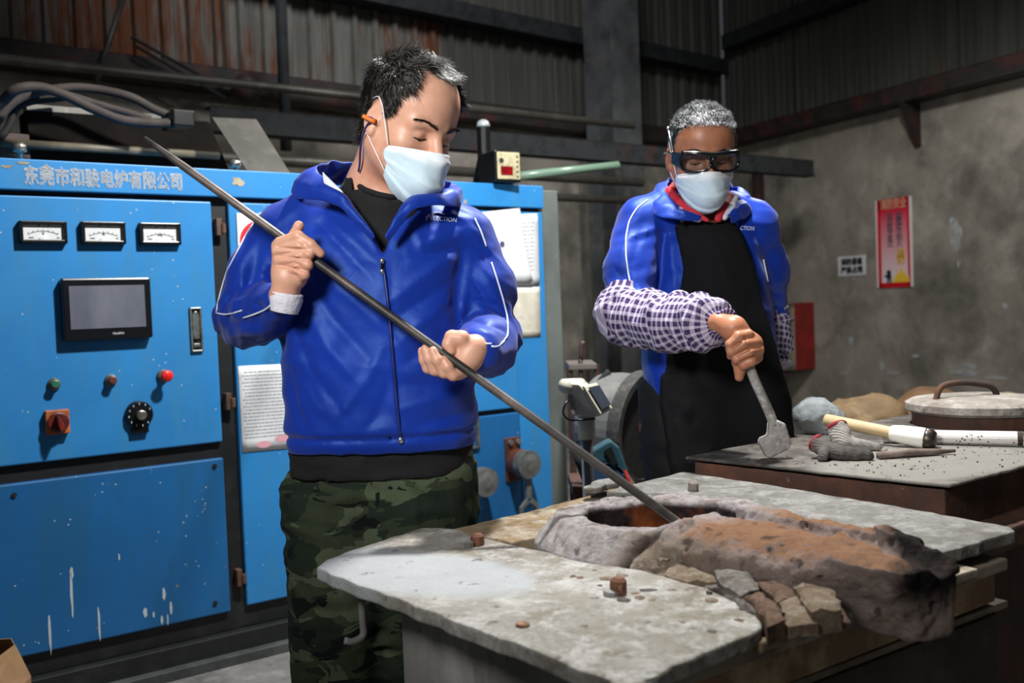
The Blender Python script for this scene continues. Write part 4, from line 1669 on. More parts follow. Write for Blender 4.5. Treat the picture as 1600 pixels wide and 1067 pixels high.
# ================================================================== rear furnace
q1, q2, q3 = PZ(1070, 713, ZR), PZ(1486, 757, ZR), PZ(1600, 729, ZR)
ga = (PZ(1240, 681, ZR) - q1); ga.z = 0; ga.normalize()
gb = (q2 - q1); gb.z = 0; GW = gb.length; gb.normalize()
FG = Matrix(((ga.x, gb.x, 0, q1.x), (ga.y, gb.y, 0, q1.y), (0, 0, 1, 0), (0, 0, 0, 1)))
rf = thing('rear_furnace', 'rusty brown furnace behind with ash-strewn steel top and lid', 'furnace', FG @ V((.45, GW / 2, 0)))
poly = [(0, 0), (0, GW * .35), (-.004, GW * .7), (.0, GW), (.5, GW + .02), (1.05, GW), (1.05, .0), (.5, -.01)]
_pc = PZ(1450, 716, ZR) - OFF[rf.name]
plate('top_sheet', poly, ZR, .008, slab_mat('sooty_sheet', ('3d3a37', '4c4845', '6a655f', '3f322c'), 6, .5, ash=((_pc.x, _pc.y, _pc.z), (.5, .28, .4), .75), ashc=('6f6c67', '85827b')), parent=rf, F=FG, amp=.003)
MB(FG).box(.015, 1.0, .015, GW - .02, .74, ZR - .014).build('rim_frame', m_rust, rf, .004)
MB(FG).box(.05, .95, .05, GW - .05, 0, .72).build('furnace_body', m_rust, rf, .004)
MB(FG).box(.02, .9, GW - .03, GW + .05, .70, .745).build('side_ledge', m_rust, rf, .006)
MB(FG).box(.1, .16, GW - .02, GW + .03, 0, .70).build('frame_leg', m_rust, rf, .004)
# lid with bent bar handle
lc = PY(1532, 652, 2.76)
m_lid = slab_mat('grey_lid', ('7d776f', '938d85', 'a5a098', '6a5a50'), 6, .5)
lid = thing('furnace_lid', 'grey round lid with bent bar handle on the rear furnace', 'lid', (lc.x, lc.y, ZR + .001))
prof = [(.001, 0), (.185, 0), (.195, .008), (.195, .026), (.18, .034), (.09, .044), (.001, .046)]
MB().lathe(prof, (lc.x, lc.y, ZR + .035), (0, 0, 1), 40).build('lid_plate', m_lid, lid, smooth=False)
MB().lathe([(.13, 0), (.178, 0), (.178, .033), (.13, .033)], (lc.x, lc.y, ZR + .001), (0, 0, 1), 36, False).build('lid_seat', m_rust, lid)
hy = lc.y - .02
hp = [PY(1458, 646, hy), PY(1462, 625, hy), PY(1472, 604, hy), PY(1500, 598, hy), PY(1530, 600, hy), PY(1550, 605, hy), PY(1559, 622, hy), PY(1562, 646, hy)]
MB().tube(spline(hp, 6), .0085, 9).build('lid_handle', m_rust, lid, smooth=True)

# wooden-handled stick with white burnt head
zz = ZR
A_ = PZ(1290, 678, ZR + .03); B_ = PZ(1395, 690, ZR + .03)
def along(p0, p1, zlift):
    return p0, p1
w0 = PY(1291, 656, PZ(1300, 690, ZR).y + .02); w1 = PY(1392, 676, PZ(1392, 697, ZR).y); w2 = PY(1462, 688, PZ(1455, 700, ZR).y - .0)
wd = thing('skimming_stick', 'wooden handled stick with white burnt-tipped head on the rear furnace', 'tool', ((w0.x + w2.x) / 2, (w0.y + w2.y) / 2, ZR))
MB().tube([w0, w0.lerp(w1, .5), w1, w1.lerp(w2, .1)], [.0155, .015, .0145, .0145], 14).build('wooden_handle', mat('pale_wood', 'c2ab84', [('a98f66', 8, .4, .7)], .6), wd, smooth=True)
hd_ = w1.lerp(w2, -.02)
dv = (w2 - hd_).normalized()
MB().tube([hd_, hd_ + dv * .006, hd_.lerp(w2, .3), hd_.lerp(w2, .72), hd_.lerp(w2, .8)], [.0165, .0195, .023, .0255, .0235], 18).build('white_head', mat('white_ceramic', 'e6e4de', rough=.4), wd, smooth=True)
MB().tube([hd_.lerp(w2, .76), hd_.lerp(w2, .8), hd_.lerp(w2, .92), hd_.lerp(w2, 1.0), hd_.lerp(w2, 1.02)], [.0245, .026, .025, .019, .008], 18).build('burnt_tip', mat('burnt_tip', '221e1d', [('8a6a3a', 30, .55, .65)], .35), wd, smooth=True)
# white tube
y0 = PZ(1400, 694, ZR).y + .03
t0, t1 = PY(1380, 681, y0), PY(1594, 685, PZ(1594, 698, ZR).y)
tb_ = thing('white_tube', 'long white speckled tube lying by the lid on the rear furnace', 'tube', ((t0.x + t1.x) / 2, (t0.y + t1.y) / 2, ZR))
tt = NT('speckled_white')
dd = tt.math('LESS_THAN', tt.voro(tt.coord(), 120), .28)
gg = tt.math('GREATER_THAN', tt.noise(tt.coord(), 22, 3), .56)
m_tube = tt.set(tt.mix(tt.math('MULTIPLY', dd, gg), 'd2d0cc', '4a403a'), .5)
MB().cyl(t0, t1, .0165, n=18).build('tube_wall', m_tube, tb_, smooth=False)
MB().cyl(t1 - (t1 - t0).normalized() * .005, t1 + (t1 - t0).normalized() * .006, .0172, n=18).build('tube_end', m_rust, tb_)
# thin charred twig
k0, k1 = PZ(1372, 712, ZR + .008), PZ(1492, 704, ZR + .008)
tag(MB().tube([k0, k0.lerp(k1, .3) + V((0, 0, .003)), k0.lerp(k1, .7), k1], [.009, .01, .008, .004], 8).build('charred_stick', mat('charred_wood', '6a5c54', [('8d8078', 20, .45, .65), ('3a302c', 9, .5, .7)], .8), None, smooth=True),
    'thin charred stick beside the grey gloves', 'stick')

# gloves: knitted grey work gloves with a red cuff band
def knit(name, c0, c1):
    t = NT(name)
    w = t.node('ShaderNodeTexWave', wave_type='BANDS', bands_direction='DIAGONAL')
    w.inputs['Scale'].default_value = 70; w.inputs['Distortion'].default_value = 1.5
    t.link(t.coord(), w.inputs['Vector'])
    c = t.mix(t.ramp(t.noise(t.coord(), 14, 5), .35, .68), c0, c1)
    t.bump(w.outputs['Fac'], .5, .003)
    return t.set(c, .95, 0, .1)


m_knit = knit('grey_knit', 'a5a19b', '74706d')
m_knit_d = knit('sooty_knit', '6b6662', '3a3736')
m_cuff = mat('red_cuff', '7a1822', rough=.85)


def glove(label, cuff, mid, tips, m, rc, rr):
    z = ZR
    base = PZ(mid[0], mid[1] + 14, z)
    g = thing('work_glove', label, 'glove', (base.x, base.y, z))
    f = SDF()
    Yb = base.y
    C0 = PY(cuff[0], cuff[1], Yb + .02); M0 = PY(mid[0], mid[1], Yb)
    f.u(s_cone(C0, M0, rc, rc * .95), .02)
    for (x, y, dy) in tips:
        T0 = PY(x, y, Yb + dy)
        f.u(s_cone(M0 + (T0 - M0) * .12, T0, rr * 1.15, rr), .008)
    f.disp(lambda P: .0025 * fbm(P, 60, 2, 4))
    f.sub(s_plane(C0 + (C0 - M0).normalized() * rc * .25, -(C0 - M0).normalized()), .004)
    f.cut(lambda P: (z + .001) - P[:, 2], .002)
    al = [C0, M0] + [PY(x, y, Yb + dy) for x, y, dy in tips]
    lo_ = [min(p[i] for p in al) - .05 for i in range(3)]; hi_ = [max(p[i] for p in al) + .05 for i in range(3)]
    sdf_obj('knit_body', f, lo_, hi_, .004, m, g)
    ax = (C0 - M0).normalized()
    MB().lathe([(rc * .9, .0), (rc * 1.0, -.003), (rc * 1.0, -.009), (rc * .9, -.01)], C0 + ax * (rc * .32), ax, 20).build('red_cuff_band', m_cuff, g, smooth=True)


glove('upper grey knitted glove with red cuff standing on the rear furnace', (1308, 668), (1318, 689), ((1329, 700, -.01), (1343, 700, -.015), (1355, 699, -.02), (1368, 700, -.03)), m_knit, .026, .0125)
glove('lower sooty glove with dull red cuff lying under the grey one', (1276, 692), (1292, 703), ((1285, 713, -.03), (1316, 712, -.03), (1337, 714, -.035), (1358, 711, -.04)), m_knit_d, .022, .0125)

# small cinders strewn on the rear furnace
b = MB()
rr_ = random.Random(9)
for i in range(170):
    a_, c_ = rr_.uniform(.03, .5), GW * min(.98, max(.15, rr_.gauss(.62, .2)))
    p = FG @ V((a_, c_, ZR + .002))
    r_ = abs(rr_.gauss(.0006, .0011)) + .0008
    vs, fs = ico_lump(p, (r_, r_, r_ * .8), i)
    b.m = 0 if rr_.random() < .45 else 1
    b.add(vs, fs)
o = tag(b.build('cinders', [m_iron, m_slab_w], None), 'loose dark and pale cinders strewn over the rear furnace top', 'cinders', kind='stuff')

# plastic bag and sacks behind
def lump_bag(name, label, cat, pts, rads, m, h, disp, lowz, k=.04):
    f = SDF()
    for (p, r) in zip(pts, rads):
        f.u(s_ell(p, r), k)
    f.disp(disp)
    f.cut(lambda P: lowz - P[:, 2], .01)
    lo_ = [min(p[i] - r[i] for p, r in zip(pts, rads)) - .04 for i in range(3)]
    hi_ = [max(p[i] + r[i] for p, r in zip(pts, rads)) + .04 for i in range(3)]
    return tag(sdf_obj(name, f, lo_, hi_, h, m), label, cat)


mm = NT('clear_film')
mm.set('b8c0c4', .18, 0, .6)
mm.b.inputs['Transmission Weight'].default_value = .55
mm.b.inputs['IOR'].default_value = 1.15
mm.bump(mm.noise(mm.coord(), 30, 6, .7, 1.0), .8, .01)
c0 = PZ(1272, 676, ZR)
lump_bag('plastic_bag', 'crumpled clear plastic bag beside the black apron', 'bag', [c0 + V((0, .0, .045)), c0 + V((.035, -.02, .03))], [(.05, .045, .05), (.04, .04, .04)], mm.m, .006,
         lambda P: .012 * np.abs(fbm(P, 24, 3, 2)), ZR)
m_sack = mat('brown_sack', '7a6242', [('5f4a30', 5, .4, .65), ('927a58', 9, .52, .7)], .75, bump=(18, .6, .01))
m_sack2 = mat('orange_brown_sack', '7d5a38', [('5e4026', 4, .4, .65), ('4e5a3a', 7, .6, .68)], .75, bump=(16, .6, .012))
for lab, px, py, Y, w, hh, m_ in (('tan sack with folded neck behind the wooden handled stick', 1345, 652, 4.2, .17, .085, m_sack), ('orange brown sack next to the tan one behind the lid', 1450, 646, 4.75, .20, .12, m_sack2),
                                  ('far sack lying behind the handle of the lid', 1575, 655, 4.3, .17, .1, m_sack)):
    c0 = PY(px, py, Y)
    c0.z = max(c0.z, .2)
    s = 1
    f = [(c0.x, c0.y, c0.z - hh * .3), (c0.x + w * .5, c0.y + .02, c0.z - hh * .2), (c0.x, c0.y, c0.z * .4)]
    r = [(w, .14, hh * 1.3), (w * .5, .11, hh), (w * 1.0, .15, c0.z * .5)]
    lump_bag('material_sack', lab, 'sack', f, r, m_, .02, lambda P: .02 * fbm(P, 9, 3, 5), 0.005, .1)
# ================================================================== things between cabinet and rear furnace
m_beige = mat('beige_plastic', 'd2cfbf', [('b5b2a2', 12, .45, .7)], .5)
m_gal = mat('dull_grey_tube', '8a8a86', [('6a6964', 8, .4, .7)], .45, .5)
Ys = 3.0
sc = PY(916, 660, Ys)
sc0 = V((sc.x, sc.y, 0))
s_ = thing('scale_indicator', 'beige weighing scale indicator on a grey pole behind the furnace', 'scale', sc0)
b = MB().cyl(sc0 + V((0, 0, .02)), sc0 + V((0, 0, sc.z)), .018, n=16); b.build('pole', m_gal, s_, smooth=True)
MB().cyl(sc0 + V((0, 0, sc.z - .05)), sc0 + V((0, 0, sc.z + .03)), .026, n=16).build('pole_sleeve', m_beige, s_, smooth=True)
MB().box(sc.x - .2, sc.x + .12, Ys - .05, Ys + .06, 0, .06).build('platform', m_gal, s_, .006)
# wedge shaped head: side profile swept along the direction to the right and away
k = Ys / FPX
Cx = PY(916, 622, Ys)
def hp2(x, y, dy=0): return PY(x, y, Ys + dy)
b = MB()
prof = [hp2(886, 614, -.02), (hp2(880, 597, -.02)), hp2(905, 600, -.06), hp2(942, 648, -.06), hp2(930, 652, -.05), hp2(893, 650, -.03)]
side = V((.03, .10, 0))
b.prism(prof, side)
b.build('head_casing', m_beige, s_, .008, seg=3)
fr = [hp2(908, 604, -.066), hp2(936, 650, -.066), hp2(955, 640, .03), hp2(930, 599, .03)]
b = MB().prism(fr, V((.006, -.008, .004))); b.build('front_panel', mat('cream_bezel', 'c9c5b0', [('a8a490', 12, .45, .7)], .5), s_, .006)
ce = sum(fr, V()) / 4
b = MB().prism([ce + (p - ce) * .74 + V((.008, -.011, .006)) for p in fr], V((.002, -.003, .002))); b.build('display_window', mat('navy_window', '2a3442', rough=.25), s_)
b = MB().cyl(hp2(881, 603, -.03), hp2(908, 602, .03), .022, n=16); b.build('top_roll', m_beige, s_, smooth=True)
b = MB().tube(spline([hp2(893, 622, -.03), hp2(884, 630, -.05), hp2(880, 645, -.06), hp2(888, 655, -.06), hp2(905, 656, -.05), hp2(930, 654, -.05)], 6), .0035, 7); b.build('cable', m_blk_pl, s_, smooth=True)
b = MB().prism([hp2(887, 616, -.047), hp2(895, 616, -.047), hp2(900, 640, -.047), hp2(892, 640, -.047)], (0, .004, 0)); b.build('side_recess', m_steel_d, s_)

# brown tube chair frame behind
Yc = 4.02
c0 = PY(905, 780, Yc)
ch = thing('stool_frame', 'brown tube frame with upright rod behind the scale', 'frame', (c0.x, Yc, 0))
m_cf = mat('brown_tube_paint', '4a332c', [('332420', 10, .4, .7)], .5)
def q(x, y, dy=0): return PY(x, y, Yc + dy)
def down(p): return V((p.x, p.y, 0))
b = MB().tube([down(q(890, 572)), q(890, 575), q(932, 570), down(q(936, 570))], .013, 8); b.build('tube_frame', m_cf, ch)
b = MB().tube(spline([down(q(908, 560)), q(908, 600), q(908, 562), q(909, 536), q(912, 538)], 4), .010, 8); b.build('upright_rod', m_cf, ch, smooth=True)
b = MB().box(q(888, 570).x, q(932, 570).x, Yc - .02, Yc + .25, q(900, 574).z - .01, q(900, 574).z + .015); b.build('seat_board', mat('grey_board', '6d6660', [('57514c', 6, .4, .7)], .7), ch, .004)

# drum fan
Yf = 3.55
fc = PY(1003, 668, Yf)
fan = thing('drum_fan', 'grey drum fan with dark mesh mouth behind the second man', 'fan', (fc.x, Yf, 0))
ax = V((.78, -.62, -.08)).normalized()
m_drum = mat('grey_drum', '7c7d7b', [('5d5e5c', 4, .4, .65), ('918f88', 14, .5, .7)], .5, .3)
R_ = .195
MB().lathe([(R_ * .8, -.19), (R_ * .92, -.17), (R_ * .97, -.1), (R_ * .97, 0)], fc, ax, 40).build('drum', m_drum, fan, smooth=False)
MB().lathe([(R_ * .93, -.02), (R_ * 1.05, -.02), (R_ * 1.05, .03), (R_ * .93, .03), (R_ * .93, -.02)], fc, ax, 40, False).build('mouth_rim', mat('sooty_rim', '3a3a38', [('5e5c56', 40, .5, .7)], .8, bump=(90, .6, .004)), fan, smooth=False)
MB().lathe([(.001, .018), (R_ * .94, .018), (R_ * .94, .012), (.001, .012)], fc, ax, 30).build('mesh_disc', mat('dark_mesh', '1d1d1d', [('33322f', 90, .5, .6)], .8), fan)
MB().lathe([(.001, .03), (.04, .03), (.05, .02), (.05, .016)], fc, ax, 20).build('hub', mat('dull_red_hub', '5a2a26', rough=.6), fan)
for sgn in (-1, 1):
    h_ = fc + V((-.05 + .12 * sgn * .6, .12 * sgn * .8, -.16))
    MB().tube([h_, V((h_.x - .06, h_.y + .03 * sgn, .01))], .014, 8).build('stand_leg', m_steel_d, fan)
MB().tube(spline([fc + ax * -.1 + V((-.03, -.02, R_ * 1.0)), fc + ax * -.1 + V((-.14, -.08, R_ * .4)), fc + ax * -.1 + V((-.15, -.09, -.05))], 6), .012, 8).build('strap', m_steel_d, fan, smooth=True)

# low rusty bench with a teal power tool on it
Yb = 3.17
bl, br = PY(893, 757, Yb), PY(992, 757, Yb)
bn = thing('low_bench', 'rusty low bench behind the furnace carrying a teal tool', 'bench', ((bl.x + br.x) / 2, Yb, 0))
MB().box(bl.x, br.x, Yb - .05, Yb + .22, bl.z - .03, bl.z).build('bench_top', m_rust, bn, .004)
for x in (bl.x + .02, br.x - .02):
    MB().box(x - .015, x + .015, Yb - .03, Yb + .0, 0, bl.z - .03).build('leg', m_rust, bn, .002)
    MB().box(x - .015, x + .015, Yb + .18, Yb + .21, 0, bl.z - .03).build('leg', m_rust, bn, .002)
zb_ = bl.z
tl = thing('power_tool', 'teal and blue power tool with red cord on the low bench', 'tool', (PY(955, 740, Yb).x, Yb + .05, zb_))
m_teal = mat('teal_tool_body', '2f5560', [('24434d', 20, .4, .7)], .45)
def tq(x, y, dy=0): return PY(x, y, Yb + dy)
MB().prism([tq(924, 705), tq(954, 688), tq(968, 700), tq(982, 738), tq(970, 744), tq(952, 724), tq(930, 722)], (0, .07, 0)).build('body', m_teal, tl, .006)
MB().prism([tq(944, 704, -.006), tq(955, 698, -.006), tq(966, 724, -.006), tq(958, 726, -.006)], (0, .005, 0)).build('grip_opening', m_black, tl)
MB().prism([tq(930, 730), tq(968, 728), tq(985, 746), tq(985, 756), tq(928, 756)], (0, .1, 0)).build('base_plate', mat('blue_tool_base', '27496b', rough=.5), tl, .004)
MB().tube([tq(976, 735, -.01), tq(981, 748, -.015), tq(984, 756, -.015)], .006, 7).build('red_cord', mat('red_cord', 'c23a34', rough=.5), tl)
MB().cyl(tq(900, 700), tq(918, 748), .02, n=10).build('dark_nozzle', m_steel_d, tl, smooth=True)
# ================================================================== people
def head_frame(yaw, pitch, roll):
    y, p, r = (math.radians(a) for a in (yaw, pitch, roll))
    f0 = np.array([math.sin(y), -math.cos(y), 0]); l0 = np.array([math.cos(y), math.sin(y), 0]); u0 = np.array([0, 0, 1.0])
    f = f0 * math.cos(p) - u0 * math.sin(p); u = u0 * math.cos(p) + f0 * math.sin(p)
    U_ = u * math.cos(r) + l0 * math.sin(r); L_ = l0 * math.cos(r) - u * math.sin(r)
    return np.stack([L_, f, U_], 1)          # columns: his left, forward, up


def skin_mat(name, c0, c1, c2):
    t = NT(name)
    n = t.noise(t.coord(), 30, 5)
    c = t.mix(t.ramp(n, .35, .7), c0, c1)
    c = t.mix(t.ramp(t.noise(t.coord(loc=(2, 5, 1)), 11, 3), .5, .75), c, c2)
    c = t.mix(t.math('MULTIPLY', t.attr('lip').outputs['Fac'], .7), c, '8a4a40')
    c = t.mix(t.attr('brow').outputs['Fac'], c, '2a1f1a')
    t.bump(t.noise(t.coord(), 260, 4), .12, .002)
    t.set(c, .43, 0, .45)
    t.b.inputs['Subsurface Weight'].default_value = .12
    t.b.inputs['Subsurface Radius'].default_value = (.012, .005, .003)
    t.b.inputs['Subsurface Scale'].default_value = .6
    return t.m


def head_sdf(neck_local, neck_r=.056, wide=1.0, brow=1.0):
    h = SDF()
    h.u(s_ell((0, -.008, .040), (.076 * wide, .099, .090)), 0)
    h.u(s_ell((0, .03, .045), (.066 * wide, .066, .07)), .03)                 # forehead
    h.u(s_ell((0, .022, -.025), (.066 * wide, .068, .085)), .03)              # face
    h.u(s_cone((0, .066, -.088), (0, .06, -.092), .023, .023), .035)          # chin
    for s in (-1, 1):
        h.u(s_cone((s * .054 * wide, -.002, -.045), (s * .022, .06, -.09), .018, .02), .03)    # jaw
        h.u(s_ell((s * .044 * wide, .058, -.024), (.02, .02, .018)), .022)    # cheek bone
        h.u(s_cone((s * .046, .074, .018), (s * .012, .089, .020), .009, .009), .014)          # brow ridge
        h.sub(s_ell((s * .032, .099, .0), (.019, .014, .012)), .016)          # socket
        h.u(s_ell((s * .032, .0745, -.001), (.0155, .0135, .012)), .003)      # lid dome
        h.sub(s_cone((s * .045, .0835, -.0065), (s * .019, .0885, -.0065), .0016, .0016), .0012)   # lid slit
        h.sub(s_cone((s * .046, .086, .0075), (s * .020, .0905, .009), .0015, .0015), .003)    # fold above the lid
        h.u(s_ell((s * .0125, .1, -.036), (.0085, .011, .008)), .006)         # nostril wing
    h.u(s_cone((0, .090, .012), (0, .113, -.033), .008, .0125), .012)         # nose
    h.u(s_cone((-.018, .088, -.060), (.018, .088, -.060), .007, .007), .008)
    h.u(s_cone((-.015, .087, -.070), (.015, .087, -.070), .0075, .0075), .006)
    h.sub(s_cone((-.022, .098, -.065), (.022, .098, -.065), .002, .002), .003)
    h.u(s_cone((0, -.03, -.045), neck_local, .053, neck_r), .035)
    for s in (-1, 1):
        Rz = np.array(Matrix.Rotation(s * .4, 3, 'Z') @ Matrix.Rotation(-.2, 3, 'X'))
        h.u(s_ell((s * .079 * wide, -.002, .0), (.006, .0155, .031), Rz), .008)
        h.sub(s_ell((s * .085 * wide, .004, .002), (.005, .009, .020), Rz), .005)
        h.u(s_ell((s * .079 * wide, .002, -.026), (.006, .008, .010)), .006)
        h.u(s_ell((s * .077 * wide, .011, -.004), (.004, .004, .007)), .004)
    return h


def head_attrs(v):
    x, y, z = np.abs(v[:, 0]), v[:, 1], v[:, 2]
    bz = .0215 + .010 * np.sin(np.clip((x - .012) / .045, 0, 1) * 2.2)
    brow = np.exp(-((z - bz) / .0042) ** 2) * (y > .05) * np.clip((x - .010) / .006, 0, 1) * np.clip((.056 - x) / .012, 0, 1)
    brow *= .75 + .35 * vnoise(v, 500, 3)
    slit = np.exp(-((z + .0065) / .0022) ** 2) * (y > .06) * (np.abs(x - .032) < .0155)
    lip = np.exp(-((z + .065) / .009) ** 2) * (y > .075) * (x < .024)
    return np.clip(brow * .35, 0, 1), np.clip(lip, 0, 1)


class Pieces:
    """several meshes gathered into one body mesh"""
    def __init__(s):
        s.v, s.f, s.a, s.n = [], [], {}, 0

    def add(s, vs, fs, **at):
        s.v.append(vs); s.f.append(fs + s.n); s.n += len(vs)
        for k in ('brow', 'lip'):
            s.a.setdefault(k, []).append(np.asarray(at.get(k, np.zeros(len(vs))), np.float32))

    def build(s, name, m, parent):
        return np_mesh(name, np.concatenate(s.v), np.concatenate(s.f), m, parent, attrs={k: np.concatenate(a) for k, a in s.a.items()})


def chain(f, pts, rads, k):
    for i in range(len(pts) - 1):
        f.u(s_cone(pts[i], pts[i + 1], rads[i], rads[i + 1]), k)


def bbox(pts, m):
    a = np.array([tuple(p) for p in pts])
    return a.min(0) - m, a.max(0) + m


def s_loft(zs, cx, cy, a, b, p=2.4):
    """upright body: elliptic sections given over height"""
    zs = np.array(zs, np.float32)

    def f(P):
        z = P[:, 2]
        x = (P[:, 0] - np.interp(z, zs, cx)); y = (P[:, 1] - np.interp(z, zs, cy))
        A, B = np.interp(z, zs, a), np.interp(z, zs, b)
        k = (np.abs(x / A) ** p + np.abs(y / B) ** p) ** (1 / p)
        d = (k - 1) * np.minimum(A, B) * .9
        return np.maximum(d, np.maximum(zs[0] - z, z - zs[-1])).astype(np.float32)
    return f


def fold(a, b, amp, w):
    """a ridge (amp > 0) or crease (amp < 0) of cloth between two points"""
    a, b = _n(a), _n(b)
    ab = b - a
    L = float(ab @ ab)

    def f(P):
        t = np.clip((P - a) @ ab / L, 0, 1)
        d2 = ((P - a - t[:, None] * ab) ** 2).sum(1)
        return amp * np.exp(-np.sqrt(d2 + 4e-6) / (w * .72)) * 1.15 * (.35 + .65 * np.sin(np.pi * np.clip(t, .04, .96)))
    return f


def folds(lst):
    fs = [fold(*q) for q in lst]
    return lambda P: sum(f(P) for f in fs)


def px_folds(f, lst):
    """folds given by picture points, laid on the cloth surface"""
    out = []
    lines = [px_line(pts, 25) for pts, _a, _w in lst]
    allq = on_px(f, [p for l in lines for p in l], 0.0)
    for fi, (pts, amp, w) in enumerate(lst):
        q, allq = allq[:len(lines[fi])], allq[len(lines[fi]):]
        q = [p for i, p in enumerate(q) if i == 0 or (p - q[0]).length < .4]
        for i in range(len(q) - 1):
            if (q[i + 1] - q[i]).length > .12:
                continue
            out.append((_n(q[i]), _n(q[i + 1]), amp, w, i / (len(q) - 1), (i + 1) / (len(q) - 1), fi))

    def g(P):
        tot = np.zeros(len(P), np.float32)
        for k in range(0, len(P), 8192):
            Pk = P[k:k + 8192]
            l0, h0 = Pk.min(0), Pk.max(0)
            acc = {}
            for a, b, amp, w, t0, t1, fi in out:
                lo_ = np.minimum(a, b) - w * 4; hi_ = np.maximum(a, b) + w * 4
                if (lo_ > h0).any() or (hi_ < l0).any():
                    continue
                m = np.flatnonzero(np.all((Pk > lo_) & (Pk < hi_), axis=1))
                if not len(m):
                    continue
                Q_ = Pk[m]
                ab = b - a
                t = np.clip((Q_ - a) @ ab / (float(ab @ ab) + 1e-9), 0, 1)
                d = np.sqrt(((Q_ - a - t[:, None] * ab) ** 2).sum(1) + 3e-6)
                tt = t0 + (t1 - t0) * t
                v = amp * np.exp(-d / (w * .75)) * np.sin(np.pi * np.clip(tt, .06, .94)) ** .6
                cur = acc.setdefault(fi, np.zeros(len(Pk), np.float32))
                cur[m] = np.where(np.abs(v) > np.abs(cur[m]), v, cur[m])
            if acc:
                tot[k:k + 8192] = .016 * np.tanh(sum(acc.values()) / .016)
        return tot
    return g


def crinkle(P, axis, fa_, fp, seed):
    ax = _n(axis); ax = ax / np.linalg.norm(ax)
    q = P * fp + np.outer(P @ ax, ax) * (fa_ - fp)
    q = q + .35 * vnoise(P, 14, seed + 5)[:, None]
    n = vnoise(q, 1.0, seed) + .5 * vnoise(q, 2.1, seed + 1)
    return 1 - 2 * np.abs(n)


def seg_t(P, pts):
    """distance and arc parameter along a polyline"""
    best, bt, acc = None, None, 0
    pts = [_n(p) for p in pts]
    for i in range(len(pts) - 1):
        ab = pts[i + 1] - pts[i]; L = float(np.linalg.norm(ab))
        t = np.clip((P - pts[i]) @ ab / (L * L), 0, 1)
        d = np.linalg.norm(P - pts[i] - t[:, None] * ab, axis=1)
        s = acc + t * L
        if best is None:
            best, bt = d, s
        else:
            m = d < best
            best = np.where(m, d, best); bt = np.where(m, s, bt)
        acc += L
    return best, bt


def on_px(f, pts, lift=.002, start=1.0):
    """points of a surface met through picture points"""
    D = np.stack([ray(*p) for p in pts]); O = _C + D * start * 1.5
    q = f.trace(O, D, 45)
    return [V(a) for a in (q - D / np.linalg.norm(D, axis=1)[:, None] * lift)]


def px_line(pts, step=5):
    out = []
    for i in range(len(pts) - 1):
        (x0, y0), (x1, y1) = pts[i], pts[i + 1]
        n = max(1, int(math.hypot(x1 - x0, y1 - y0) / step))
        out += [(x0 + (x1 - x0) * k / n, y0 + (y1 - y0) * k / n) for k in range(n)]
    return out + [pts[-1]]


def px_paths(f, lines, lift, step=4):
    ls = [px_line(l, step) for l in lines]
    q = on_px(f, [p for l in ls for p in l], lift)
    out = []
    for l in ls:
        p, q = q[:len(l)], q[len(l):]
        ok = np.abs(f(np.array([tuple(v) for v in p], np.float32))) < .006      # drop points that missed the cloth
        p = [v for v, k in zip(p, ok) if k]
        if len(p) > 3:
            out.append(p)
    return out


def smooth_path(P_, n=2):
    for _ in range(n):
        P_ = [P_[0]] + [(P_[i - 1] + P_[i] * 2 + P_[i + 1]) / 4 for i in range(1, len(P_) - 1)] + [P_[-1]]
    return P_


